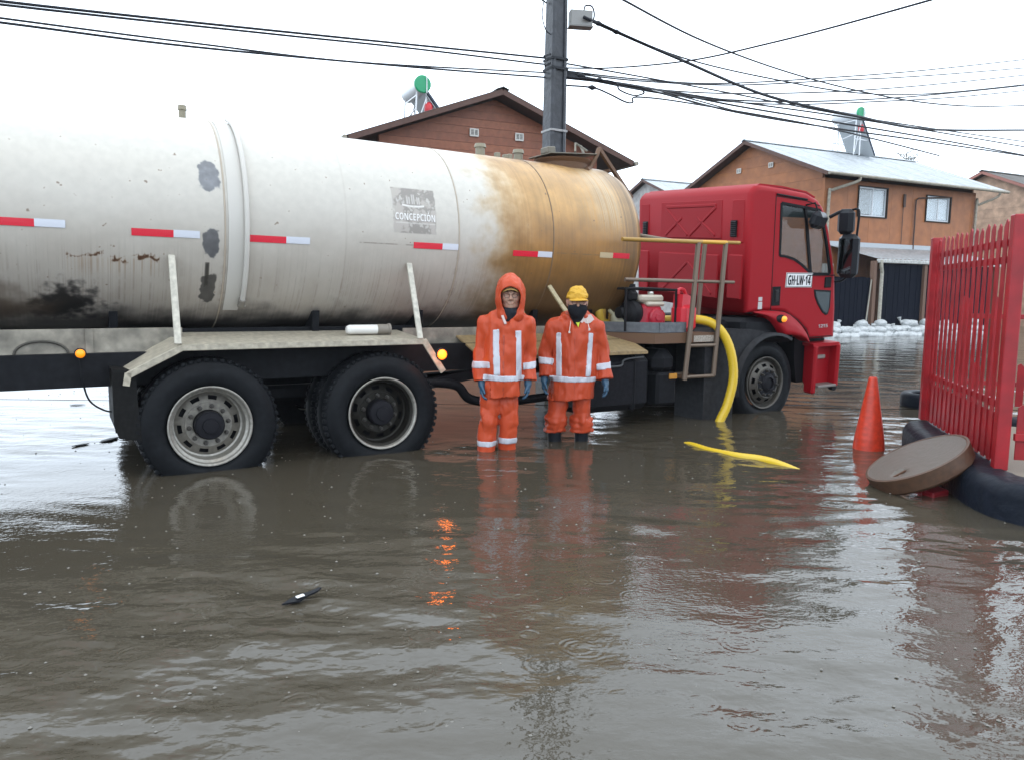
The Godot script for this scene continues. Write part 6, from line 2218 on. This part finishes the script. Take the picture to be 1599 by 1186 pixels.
		hood.cap(hd + Vector3(0, -0.12, 0.05), hd + Vector3(0, -0.17, 0.22), 0.05, 0.035, 0.02, 1.0, true)
		blob(hood, "hood", orange, p)
		s = Shape.new(Transform3D(Basis(Vector3.RIGHT, 0.12), hd + Vector3(0, 0.07, 0.085)))
		visor(s, 0.09, 0.075, 0.035)
		part("cap_visor", s, mat("visor_mustard", Color(0.34, 0.22, 0.06), 0.6), p)
		s = Shape.new()
		s.lathe([Vector2(0.096, 0.0), Vector2(0.094, 0.03), Vector2(0.07, 0.07), Vector2(0, 0.085)], 20, false)
		part("cap_crown", s, mats["visor_mustard"], p, Transform3D(Basis(), hd + Vector3(0, 0.06, -0.005)))
		var sc := Field.new(nk + Vector3(-0.14, -0.1, -0.12), nk + Vector3(0.14, 0.14, 0.16), 0.009)
		sc.cap(hd + Vector3(-0.04, -0.145, 0.04), hd + Vector3(0.04, -0.145, 0.04), 0.05, 0.05, 0.03)
		sc.cap(hd + Vector3(0, -0.15, 0.04), nk + Vector3(0, -0.03, 0.06), 0.065, 0.05, 0.03)
		sc.wrinkle(wr, 0.01, Vector3.ONE)
		blob(sc, "neck_scarf", mat("scarf_black", Color(0.02, 0.022, 0.028), 0.8), p)
		s = Shape.new()
		s.bar(nk + Vector3(-0.05, 0.0, 0.115), nk + Vector3(-0.02, -0.075, 0.15), 0.022, 0.012, Vector3.RIGHT, 0.003)
		part("collar_lining", s, mat("lining_pale", Color(0.5, 0.42, 0.40), 0.7), p)
	else:
		var yellow := mat("cap_yellow", Color(0.68, 0.38, 0.02), 0.6, 0.0, speckle, 0.1)
		var cp := Field.new(hd + Vector3(-0.14, 0.0, -0.15), hd + Vector3(0.14, 0.18, 0.14), 0.007)
		cp.cap(hd + Vector3(0, 0.04, -0.015), hd + Vector3(0, 0.045, 0.01), 0.105, 0.100, 0.03, 0.95)
		cp.cap(hd + Vector3(-0.02, 0.11, 0.0), hd + Vector3(0.02, 0.11, 0.0), 0.038, 0.038, 0.05)
		cp.cut(hd + Vector3(0, 0.042, 0), Vector3(0, -1, -0.1).normalized())
		wr.frequency = 12.0
		cp.wrinkle(wr, 0.013, Vector3(1.0, 1.5, 1.0))
		blob(cp, "cap_crown", yellow, p)
		s = Shape.new(Transform3D(Basis(Vector3.UP, 0.5) * Basis(Vector3.RIGHT, 0.26), hd + Vector3(0.014, 0.056, 0.07)))
		visor(s, 0.098, 0.105, 0.026)
		part("cap_visor", s, yellow, p)
		var mk := Field.new(hd + Vector3(-0.13, -0.2, -0.12), hd + Vector3(0.13, 0.0, 0.17), 0.008)
		mk.cap(hd + Vector3(-0.04, -0.055, 0.055), hd + Vector3(0.04, -0.055, 0.055), 0.052, 0.052, 0.04)
		mk.cap(hd + Vector3(0, -0.035, 0.095), hd + Vector3(0, -0.10, 0.085), 0.028, 0.034, 0.04)
		mk.cap(hd + Vector3(0, -0.1, 0.03), hd + Vector3(0, -0.16, 0.035), 0.07, 0.05, 0.03)
		blob(mk, "face_mask", mat("mask_black", Color(0.014, 0.015, 0.019), 0.8), p)
		s = Shape.new()
		for e in [-1.0, 1.0]:
			s.tube([hd + Vector3(0.075 * e, -0.04, 0.06), hd + Vector3(0.094 * e, 0.0, 0.0)], 0.003, 5)
		part("mask_loops", s, mats["mask_black"], p)
		var hr := Field.new(hd + Vector3(-0.13, -0.12, -0.15), hd + Vector3(0.13, 0.08, 0.06), 0.009)
		hr.cap(hd + Vector3(0, 0.02, -0.035), hd + Vector3(0, -0.05, -0.035), 0.093, 0.08, 0.03)
		blob(hr, "hair", mats["hair_black"], p)
		s = Shape.new()
		s.prism(poly([-0.03, 0.03, 0.035, 0.035, 0.01, -0.055]), 0.0, 0.01)
		part("yellow_shirt", s, mat("shirt_lime", Color(0.45, 0.55, 0.03), 0.6), p, Transform3D(Basis(Vector3.RIGHT, -0.4), nk + Vector3(0, -0.015, 0.098)))
		s = Shape.new()
		s.prism(poly([0.0, 0.0, 0.05, 0.055, 0.12, 0.075, 0.15, 0.02, 0.10, -0.012, 0.03, -0.015]), 0.0, 0.008)
		part("hood_lining", s, mat("lining_pale", Color(0.5, 0.42, 0.40), 0.7), p, Transform3D(Basis.from_euler(Vector3(-0.35, 0.35, 0)), nk + Vector3(0.025, -0.015, 0.10)))
		s = Shape.new()
		for q in [Vector3(-0.075, -0.115, 0.155), Vector3(0.11, -0.09, 0.14)]:
			s.tube([nk + q, nk + q + Vector3(0, 0.018, 0.002)], 0.009, 8)
			s.tube([nk + q + Vector3(0, 0.016, 0.002), nk + q + Vector3(-0.2 * q.x, 0.11, -0.05)], 0.003, 5)
		part("drawstrings", s, mat("string_white", Color(0.65, 0.62, 0.58), 0.6), p)
	return p

func visor(s: Shape, w: float, l: float, drop: float):
	var n := 12
	s.smooth(true)
	for i in n:
		for k in 4:
			var pp := []
			for q in [[i, k], [i + 1, k], [i + 1, k + 1], [i, k + 1]]:
				var t: float = q[0] / float(n) * 2.0 - 1.0
				var r: float = q[1] / 4.0
				pp.append(Vector3(w * t * (1.0 - 0.12 * r), -drop * t * t * 1.1, r * l * sqrt(maxf(0.02, 1.0 - t * t * 0.92)) - 0.02 * t * t))
			s.quad(pp[3], pp[2], pp[1], pp[0])
			var dn := Vector3(0, -0.007, 0)
			s.quad(pp[0] + dn, pp[1] + dn, pp[2] + dn, pp[3] + dn)
			if k == 3:
				s.quad(pp[3] + dn, pp[2] + dn, pp[2], pp[3])
	s.smooth(false)

func build_people():
	# arms and legs are given as shoulder, elbow, wrist and hip, knee, ankle; index 0 is the one on the left of the picture
	person("man in hooded orange rain suit with blue gloves, left of the two", Vector3(-0.12, 0, -6.78), {
		"shoulder_y": 1.205, "neck": Vector3(0.08, 1.20, 0.0), "head": Vector3(0.102, 1.365, 0.02), "hem": 0.48, "half_width": 0.19, "hip_x": 0.02, "belly": 0.13, "trouser_end": -0.10,
		"arms": [[Vector3(-0.122, 1.122, -0.01), Vector3(-0.155, 0.87, -0.03), Vector3(-0.145, 0.62, 0.04)], [Vector3(0.238, 1.125, -0.01), Vector3(0.27, 0.87, -0.05), Vector3(0.262, 0.625, 0.0)]],
		"legs": [[Vector3(-0.06, 0.45, 0.0), Vector3(-0.085, 0.25, 0.03), Vector3(-0.105, -0.02, 0.02)], [Vector3(0.095, 0.45, -0.02), Vector3(0.095, 0.25, -0.02), Vector3(0.082, -0.02, -0.05)]],
		"strips": [[Vector3(-0.018, 0.88, 0.16), Vector3(0.031, 0.20, 0.15), Vector3(0, 0, 0.03)], [Vector3(0.175, 0.86, 0.16), Vector3(0.026, 0.21, 0.15), Vector3(0, 0, 0.02)], [Vector3(0.045, 0.655, 0.0), Vector3(0.185, 0.028, 0.4), Vector3(0, 0, -0.02)], [Vector3(-0.155, 0.765, 0.0), Vector3(0.085, 0.033, 0.2), Vector3(0, 0, 0.06)], [Vector3(0.285, 0.76, 0.0), Vector3(0.075, 0.033, 0.2), Vector3(0, 0, 0.13)]],
		"leg_strips": [[Vector3(-0.1, 0.065, 0.0), Vector3(0.1, 0.028, 0.3), Vector3(0, 0, 0)], [Vector3(0.105, 0.085, 0.0), Vector3(0.1, 0.028, 0.3), Vector3(0, 0, 0.0)]],
	}, true)
	person("man in orange rain suit with yellow cap and black mask", Vector3(0.53, 0, -7.25), {
		"shoulder_y": 1.15, "neck": Vector3(0.07, 1.145, 0.0), "head": Vector3(0.072, 1.305, 0.03), "hem": 0.40, "half_width": 0.222, "hip_x": 0.036, "belly": 0.165, "trouser_end": 0.085,
		"arms": [[Vector3(-0.132, 1.07, -0.01), Vector3(-0.212, 0.83, -0.02), Vector3(-0.225, 0.61, 0.06)], [Vector3(0.262, 1.075, -0.01), Vector3(0.325, 0.83, -0.04), Vector3(0.35, 0.59, 0.03)]],
		"legs": [[Vector3(-0.075, 0.38, 0.0), Vector3(-0.10, 0.24, 0.03), Vector3(-0.118, 0.085, 0.01)], [Vector3(0.13, 0.38, 0.0), Vector3(0.137, 0.24, 0.02), Vector3(0.14, 0.085, 0.0)]],
		"strips": [[Vector3(-0.095, 0.83, 0.16), Vector3(0.027, 0.205, 0.2), Vector3(0, 0, 0.02)], [Vector3(0.19, 0.83, 0.16), Vector3(0.026, 0.205, 0.2), Vector3(0, 0, -0.06)], [Vector3(0.036, 0.60, 0.0), Vector3(0.225, 0.028, 0.4), Vector3(0, 0, -0.01)], [Vector3(-0.235, 0.765, 0.0), Vector3(0.095, 0.033, 0.2), Vector3(0, 0, -0.10)], [Vector3(0.345, 0.72, 0.0), Vector3(0.085, 0.033, 0.2), Vector3(0, 0, 0.18)]],
		"leg_strips": [],
	}, false)

# ---------------------------------------------------------------- pole and wires
func build_pole():
	var p := thing("utility_pole", "dark wet concrete utility pole standing behind the tank", "utility pole", Vector3(0.58, 0, -12.0), 0.5)
	p.rotation.z = -0.006
	var conc := mat("pole_concrete", Color(0.045, 0.05, 0.062), 0.45, 0.0, streaks, 1.2, bumpy, 1.0, 0.5)
	var s := Shape.new()
	s.smooth(false)
	var rows := []
	for i in 2:
		var y: float = [-0.3, 9.0][i]
		var h: float = [0.165, 0.105][i]
		var g := h * 0.55
		var r := 0.025
		var row := []
		for q in [[-h + r, h], [-g, h], [-g * 0.9, h - 0.03], [g * 0.9, h - 0.03], [g, h], [h - r, h], [h, h - r], [h, -h + r], [h - r, -h], [-h + r, -h], [-h, -h + r], [-h, h - r]]:
			row.append(Vector3(q[0], y, q[1]))
		rows.append(row)
	for k in 12:
		var k2 := (k + 1) % 12
		s.quad(rows[0][k2], rows[0][k], rows[1][k], rows[1][k2])
	part("shaft", s, conc, p)
	s = Shape.new()
	for k in 4:
		s.box(Vector3(0, 3.82, 0), Vector3(0.292, 0.03, 0.292))
	part("white_band", s, mat("band_paint", Color(0.6, 0.6, 0.6), 0.5), p)
	s = Shape.new()
	for y in [4.72, 4.86]:
		s.box(Vector3(0, y, 0), Vector3(0.28, 0.035, 0.28))
	s.bar(Vector3(-0.16, 4.9, 0.1), Vector3(-0.32, 4.82, 0.2), 0.03, 0.03)
	s.bar(Vector3(-0.16, 4.77, 0.1), Vector3(-0.3, 4.69, 0.2), 0.03, 0.03)
	s.box(Vector3(0.2, 4.66, 0.0), Vector3(0.12, 0.05, 0.05))
	part("clamp", s, mat("clamp_dark", Color(0.03, 0.032, 0.036), 0.5, 0.4), p)
	var b := Transform3D(Basis(Vector3.UP, -0.35), Vector3(0.34, 5.47, 0.13))
	s = Shape.new(b)
	s.box(Vector3.ZERO, Vector3(0.34, 0.23, 0.16), 0.008)
	s.box(Vector3(0, -0.115, 0.0), Vector3(0.36, 0.012, 0.18))
	var box := part("junction_box", s, mat("box_grey", Color(0.27, 0.27, 0.26), 0.5, 0.1, speckle, 0.2), p)
	s = Shape.new(b)
	s.box(Vector3(0.0, 0.0, 0.081), Vector3(0.31, 0.2, 0.004))
	part("box_door", s, mat("box_door_grey", Color(0.31, 0.31, 0.30), 0.45, 0.0, speckle, 0.2), box)
	s = Shape.new(b)
	s.tube(smooth_path([Vector3(0.05, 0.11, 0.0), Vector3(0.07, 0.2, 0.0), Vector3(0.17, 0.2, 0.0), Vector3(0.21, 0.1, 0.0), Vector3(0.2, 0.0, 0.0)], 5), 0.012, 6)
	part("cable_loop", s, mat("cable_black", Color(0.02, 0.022, 0.028), 0.5), box)
	s = Shape.new()
	s.tube(smooth_path([Vector3(-0.25, 5.68, 0.05), Vector3(-0.28, 5.45, 0.05), Vector3(-0.22, 5.26, 0.05), Vector3(-0.13, 5.2, 0.05)], 5), 0.008, 5)
	part("cable_loop", s, mats["cable_black"], p)
	var wires := [
		["upper paired cable running left from the pole clamp", 0.018, [[-6.5, 3.75, -5.8], [-4.8, 4.04, -7.5], [-2.84, 4.44, -9.5], [0.45, 4.89, -12.0]]],
		["lower of the upper cable pair left of the pole", 0.016, [[-6.5, 3.73, -5.8], [-4.8, 4.01, -7.5], [-2.84, 4.40, -9.5], [-1.4, 4.59, -10.6], [0.2, 4.78, -11.85], [0.45, 4.80, -12.0]]],
		["upper cable of the low pair left of the pole", 0.012, [[-6.5, 3.66, -5.8], [-4.81, 3.89, -7.5], [-3.55, 4.08, -8.8], [-2.02, 4.32, -10.3], [0.45, 4.68, -12.0]]],
		["lowest cable running left from the pole", 0.016, [[-6.5, 3.61, -5.8], [-4.81, 3.85, -7.5], [-3.55, 4.04, -8.8], [-1.41, 4.38, -10.7], [0.45, 4.61, -12.0]]],
		["short cable at the very top left of the pole", 0.012, [[-0.2, 5.45, -11.0], [0.28, 5.57, -11.5], [0.45, 5.68, -12.0]]],
		["thick twisted cable sagging right from the box on the pole", 0.024, [[1.0, 5.47, -11.95], [1.11, 5.44, -12.0], [1.58, 5.47, -12.6], [2.86, 5.48, -14.0], [5.41, 5.61, -17.0], [8.49, 5.91, -20.0], [12.53, 6.42, -24.0], [19.28, 7.68, -30.0], [21.5, 8.1, -32.0]]],
		["thin messenger wire parting upwards from the thick cable", 0.011, [[1.11, 5.46, -12.0], [2.86, 5.52, -14.0], [5.39, 5.98, -17.0], [8.61, 6.45, -20.0], [12.65, 7.47, -24.0], [19.14, 9.34, -30.0], [21.3, 10.0, -32.0]]],
		["thin wire dropping from the top edge across to the right", 0.008, [[0.3, 4.6, -7.8], [1.16, 4.67, -9.0], [2.59, 4.84, -11.0], [4.77, 5.28, -14.0], [7.32, 5.74, -17.0], [10.24, 6.24, -20.0], [13.44, 6.87, -23.0], [18.0, 8.0, -27.5]]],
		["wire rising right of the pole towards the top edge", 0.008, [[0.72, 4.75, -12.0], [1.49, 4.76, -12.0], [2.42, 4.59, -11.0], [3.15, 4.51, -10.0], [3.76, 4.44, -9.0], [4.6, 4.2, -6.8]]],
		["highest of the wires that rise to the right edge", 0.012, [[0.72, 4.71, -12.0], [2.2, 5.13, -14.0], [4.44, 5.86, -17.0], [8.35, 7.09, -21.0], [12.92, 8.43, -25.0], [21.0, 10.8, -31.5]]],
		["second wire from the top at the right edge", 0.012, [[0.72, 4.69, -12.0], [2.2, 5.10, -14.0], [4.72, 5.83, -17.0], [8.35, 7.01, -21.0], [12.94, 8.26, -25.0], [21.0, 10.45, -31.5]]],
		["third wire from the top at the right edge", 0.010, [[0.72, 4.68, -12.0], [2.84, 5.2, -15.0], [5.44, 5.91, -18.0], [9.29, 7.01, -22.0], [13.89, 8.28, -26.0], [21.0, 10.2, -31.5]]],
		["fourth wire from the top, in the close bundle at the right edge", 0.014, [[0.72, 4.67, -12.0], [2.84, 5.14, -15.0], [5.74, 5.74, -18.0], [9.84, 6.79, -22.0], [14.33, 8.0, -26.0], [21.0, 9.8, -31.5]]],
		["lowest wire of the close bundle at the right edge", 0.012, [[0.72, 4.65, -12.0], [3.09, 5.1, -15.0], [6.03, 5.68, -18.0], [10.2, 6.74, -22.0], [14.55, 7.88, -26.0], [21.0, 9.6, -31.5]]],
		["cable falling right past the green capped heater", 0.016, [[0.72, 4.63, -12.0], [2.12, 4.88, -13.5], [4.74, 5.4, -17.0], [8.41, 5.96, -21.0], [13.07, 6.37, -25.0], [19.36, 6.76, -30.0], [21.5, 6.9, -31.7]]],
		["lowest cable falling right over the pale roof", 0.016, [[0.72, 4.61, -12.0], [2.12, 4.85, -13.5], [4.74, 5.27, -17.0], [8.42, 5.8, -21.0], [13.08, 6.25, -25.0], [19.36, 6.73, -30.0], [21.5, 6.87, -31.7]]],
		["upper of the cables falling right in front of the heater stand", 0.014, [[0.72, 4.64, -12.0], [2.34, 4.84, -13.5], [4.87, 5.47, -17.0], [8.4, 6.13, -21.0], [13.06, 6.59, -25.0], [19.33, 7.07, -30.0], [21.5, 7.2, -31.7]]],
		["faint wire crossing just under the green heater cap", 0.008, [[0.72, 4.82, -12.0], [2.12, 5.04, -13.5], [4.73, 5.64, -17.0], [8.4, 6.19, -21.0], [13.05, 6.67, -25.0], [19.32, 7.26, -30.0], [21.5, 7.5, -31.7]]],
		["slack cable looping down right of the pole", 0.013, [[0.7, 4.5, -12.0], [1.16, 4.47, -12.0], [1.42, 4.41, -12.1], [1.68, 4.32, -12.2], [1.82, 4.33, -12.3], [1.97, 4.46, -12.5], [3.46, 4.81, -14.5], [7.62, 5.36, -19.0], [14.0, 6.0, -26.0]]],
		["short slack loop in the cable bundle right of the pole", 0.012, [[0.75, 4.62, -12.0], [1.49, 4.64, -12.3], [1.63, 4.54, -12.4], [1.88, 4.51, -12.6], [2.07, 4.59, -12.8], [2.25, 4.71, -13.0], [4.7, 5.3, -17.0]]],
	]
	for w in wires:
		var pts := []
		for q in w[2]:
			pts.append(Vector3(q[0], q[1], q[2]))
		s = Shape.new()
		var rads := []
		pts = smooth_path(pts, 8)
		for q in pts:
			rads.append(maxf(w[1] * 0.8, 0.011) if w[2][-1][2] > -14.0 else maxf(w[1], 0.0125) * (1.0 + 0.5 * smoothstep(-12.0, -22.0, q.z)))
		s.tube(pts, rads, 6)
		tag(part("cable", s, mats["cable_black"], self), w[0], "cable")
	# splices and clips
	for q in [[1.25, 5.455, -12.18, "lump on the thick cable nearest the box"], [1.58, 5.47, -12.6, "lump on the thick cable further from the box"], [1.16, 4.47, -12.0, "dark splice on the slack cable right of the pole"], [1.3, 4.66, -12.3, "tangled splice where the bundle leaves the pole"], [1.0, 4.68, -12.15, "dark splice close to the pole on the bundle"]]:
		s = Shape.new()
		s.tube([Vector3(q[0] - 0.06, q[1] - 0.004, q[2] + 0.04), Vector3(q[0], q[1], q[2]), Vector3(q[0] + 0.06, q[1] + 0.004, q[2] - 0.04)], [0.015, 0.04, 0.015], 8)
		tag(part("cable_splice", s, mats["cable_black"], self), q[3], "cable splice")

# ---------------------------------------------------------------- red fence
func picket(s: Shape, at: Vector3, along: Vector3, w: float, y0: float, y1: float):
	var n := along.cross(Vector3.UP).normalized()
	s.at(Transform3D(Basis(along, Vector3.UP, along.cross(Vector3.UP)), at))
	s.prism(poly([-w / 2, y0, w / 2, y0, w / 2, y1 - 0.05, -w * 0.1, y1, -w / 2, y1 - 0.02]), -0.004, 0.004)

func build_fence():
	var red := mat("fence_red", Color(0.40, 0.010, 0.017), 0.4, 0.0, grime, 1.6)
	var a := Vector3(3.36, 0, -5.19)
	var b := Vector3(3.93, 0, -7.23)
	var f := thing("picket_fence", "tall red metal picket panel between two posts on the black kerb", "fence", Vector3.ZERO, 0.0)
	var d := (b - a).normalized()
	var side := d.cross(Vector3.UP)
	var s := Shape.new()
	s.at(Transform3D(Basis(d, Vector3.UP, side), a))
	s.box(Vector3(0, 1.09, 0), Vector3(0.085, 1.72, 0.085), 0.006)
	part("post", s, red, f)
	s = Shape.new()
	s.at(Transform3D(Basis(d, Vector3.UP, side), b))
	s.box(Vector3(0, 1.09, 0), Vector3(0.085, 1.7, 0.085), 0.006)
	part("post", s, red, f)
	var L := a.distance_to(b)
	for y in [1.78, 1.66, 0.66]:
		s = Shape.new()
		s.at(Transform3D(Basis(d, Vector3.UP, side), (a + b) * 0.5 + Vector3.UP * y + side * 0.022))
		s.box(Vector3.ZERO, Vector3(L - 0.13, 0.05, 0.03), 0.003)
		part("rail", s, red, f)
	s = Shape.new()
	s.at(Transform3D(Basis(d, Vector3.UP, side), (a + b) * 0.5))
	s.prism(poly([-L / 2 + 0.06, 0.26, L / 2 - 0.06, 0.26, L / 2 - 0.06, 0.60, -L / 2 + 0.06, 0.60]), 0.007, 0.011)
	part("kick_panel", s, red, f)
	var n := 15
	for i in n:
		var t := (i + 0.8) / (n + 0.6)
		s = Shape.new()
		picket(s, a.lerp(b, t) + side * (0.002 - 0.001 * (i % 2)), d, 0.075, 0.25, 1.93 + 0.012 * sin(i * 2.1))
		part("picket", s, red, f)
	# short return towards the right edge
	var e := Vector3(5.2, 0, -4.9)
	var g := thing("picket_fence", "red picket return fence at the right edge, right of the tall post", "fence")
	d = (e - a).normalized()
	side = d.cross(Vector3.UP)
	L = a.distance_to(e)
	for y in [1.83, 1.71, 0.46]:
		s = Shape.new()
		s.at(Transform3D(Basis(d, Vector3.UP, side), (a + e) * 0.5 + Vector3.UP * y))
		s.box(Vector3(0.03, 0, 0.02), Vector3(L - 0.08, 0.05, 0.03), 0.003)
		part("rail", s, red, g)
	for i in 13:
		s = Shape.new()
		picket(s, a + d * (0.125 + i * 0.13), d, 0.07, 0.30, 0.68 if i == 0 else 1.95)
		part("picket", s, red, g)
	# far side of the garden fence
	var h := thing("picket_fence", "red picket fence on the far side, seen behind the tall post", "fence")
	var p := Vector3(4.75, 0, -8.2)
	var q := Vector3(7.6, 0, -6.9)
	d = (q - p).normalized()
	side = d.cross(Vector3.UP)
	L = p.distance_to(q)
	for y in [1.2, 0.5]:
		s = Shape.new()
		s.at(Transform3D(Basis(d, Vector3.UP, side), (p + q) * 0.5 + Vector3.UP * y))
		s.box(Vector3(0, 0, -0.02), Vector3(L, 0.05, 0.03), 0.003)
		part("rail", s, red, h)
	for i in 22:
		s = Shape.new()
		picket(s, p + d * (0.06 + i * 0.135), d, 0.07, 0.27, 1.42 if i % 3 != 1 else 0.72)
		part("picket", s, red, h)

# ---------------------------------------------------------------- cone, lid, tyre, litter
func build_small():
	var s := Shape.new()
	var c := thing("traffic_cone", "orange red traffic cone standing in the water by the kerb", "traffic cone", Vector3(3.31, -0.16, -7.0))
	s.lathe([Vector2(0.155, 0.02), Vector2(0.148, 0.05), Vector2(0.128, 0.26), Vector2(0.037, 0.81), Vector2(0.030, 0.825), Vector2(0.022, 0.825), Vector2(0.025, 0.80)], 40)
	part("cone_body", s, mat("cone_orange", Color(0.72, 0.055, 0.02), 0.4, 0.0, grime, 0.4), c)
	s = Shape.new()
	s.box(Vector3(0, 0.015, 0), Vector3(0.36, 0.03, 0.36), 0.01)
	part("cone_base", s, mats["cone_orange"], c)
	# concrete manhole lid leaning on the kerb
	var e1 := Vector3(0.885, 0.465, 0.0).normalized()
	var nrm := Vector3(-0.465, 0.885, -0.07)
	nrm = (nrm - e1 * nrm.dot(e1)).normalized()
	var lid := thing("manhole_lid", "round concrete manhole lid with brown rim leaning on the kerb", "manhole lid", Vector3(2.975, 0.232, -5.55))
	lid.basis = Basis(e1, nrm, e1.cross(nrm))
	s = Shape.new()
	s.lathe([Vector2(0, -0.13), Vector2(0.345, -0.13), Vector2(0.362, -0.11), Vector2(0.368, -0.004), Vector2(0.352, 0.0), Vector2(0.344, -0.004)], 56)
	part("rim", s, mat("lid_rim_rust", Color(0.11, 0.055, 0.03), 0.5, 0.1, grime, 0.4, fine_bump, 0.4, 0.5), lid)
	s = Shape.new()
	var nz := FastNoiseLite.new()
	nz.seed = 91
	nz.frequency = 9.0
	s.smooth(true)
	for i in 14:
		for k in 48:
			var pp := []
			for q in [[i, k], [i, k + 1], [i + 1, k + 1], [i + 1, k]]:
				var a: float = TAU * q[1] / 48.0
				var r: float = 0.346 * q[0] / 14.0
				var v := Vector3(r * cos(a), 0, -r * sin(a))
				var hole := exp(-pow(Vector2((v.x + 0.20) / 0.055, (v.z - 0.13) / 0.022).length(), 4.0))
				v.y = -0.004 + 0.003 * nz.get_noise_3dv(v * 3.0) - 0.03 * hole
				pp.append(v)
			s.quad(pp[0], pp[3], pp[2], pp[1])
	s.smooth(false)
	part("concrete_face", s, mat("lid_concrete", Color(0.12, 0.095, 0.072), 0.36, 0.0, speckle, 0.3, fine_bump, 0.5, 1.0), lid)
	s = Shape.new()
	s.bar(Vector3(-0.255, -0.012, 0.135), Vector3(-0.15, -0.012, 0.125), 0.012, 0.012)
	part("lifting_bar", s, mat("bar_rust", Color(0.09, 0.04, 0.02), 0.6), lid)
	# car tyre floating flat
	var t := thing("loose_tyre", "black car tyre lying flat in the water left of the fence", "tyre", Vector3(5.33, -0.02, -9.75))
	s = Shape.new()
	s.lathe([Vector2(0.19, 0.02), Vector2(0.20, 0.0), Vector2(0.29, -0.01), Vector2(0.315, 0.02), Vector2(0.32, 0.05), Vector2(0.32, 0.15), Vector2(0.315, 0.18), Vector2(0.29, 0.205), Vector2(0.22, 0.20), Vector2(0.20, 0.19), Vector2(0.19, 0.17), Vector2(0.25, 0.13), Vector2(0.25, 0.06), Vector2(0.19, 0.02)], 44, false)
	part("tyre_body", s, mat("loose_rubber", Color(0.014, 0.018, 0.026), 0.4, 0.0, grime, 0.4), t)
	# red block half hidden under the lid
	s = Shape.new(Transform3D(Basis.from_euler(Vector3(0.1, 0.4, 0.1)), Vector3(3.03, -0.015, -5.36)))
	s.box(Vector3.ZERO, Vector3(0.16, 0.11, 0.1), 0.01)
	tag(part("red_block", s, mat("block_red", Color(0.2, 0.01, 0.016), 0.5), self), "small red block in the water under the tilted lid", "block")
	# litter
	var l := thing("floating_litter", "small dark plastic scrap with a white patch floating in front", "litter", Vector3(-0.945, 0.008, -3.36), 0.55)
	s = Shape.new()
	s.at(Transform3D(Basis(Vector3.RIGHT, -PI / 2 + 0.12) * Basis(Vector3.UP, -0.12), Vector3(0, 0.006, 0)))
	s.prism(poly([-0.095, -0.012, -0.02, -0.032, 0.025, -0.006, 0.075, 0.006, 0.098, 0.026, 0.088, 0.034, 0.04, 0.022, -0.01, 0.022, -0.05, 0.012]), 0.0, 0.008)
	part("dark_plastic", s, mat("litter_black", Color(0.012, 0.013, 0.016), 0.3), l)
	s = Shape.new()
	s.bar(Vector3(-0.03, 0.017, 0.010), Vector3(0.008, 0.021, 0.006), 0.006, 0.022, Vector3.UP, 0.002)
	part("white_patch", s, mat("litter_white", Color(0.7, 0.7, 0.7), 0.5), l)
	for q in [[-5.2, -9.1, 0.09, "dark leaf floating beside the truck's rear, farthest out"], [-3.72, -7.0, 0.14, "largest dark scrap floating behind the truck's mud flap"], [-3.85, -6.75, 0.08, "small dark scrap beside the largest one behind the truck"], [-3.6, -7.35, 0.06, "dark leaf just beyond the large scrap behind the truck"], [-5.0, -7.0, 0.08, "dark leaf floating near the left edge"]]:
		s = Shape.new()
		s.smooth(true)
		s.prism(poly([-q[2], 0, -q[2] * 0.4, q[2] * 0.3, q[2] * 0.5, q[2] * 0.35, q[2], 0.05 * q[2], q[2] * 0.3, -q[2] * 0.3, -q[2] * 0.5, -q[2] * 0.25]), 0.0, 0.006)
		var o := part("floating_leaf", s, mat("leaf_dark", Color(0.02, 0.02, 0.024), 0.5), self, Transform3D(Basis(Vector3.UP, q[0] * 3.0) * Basis(Vector3.RIGHT, -PI / 2), Vector3(q[0], 0.006, q[1])))
		tag(o, q[3], "leaf")
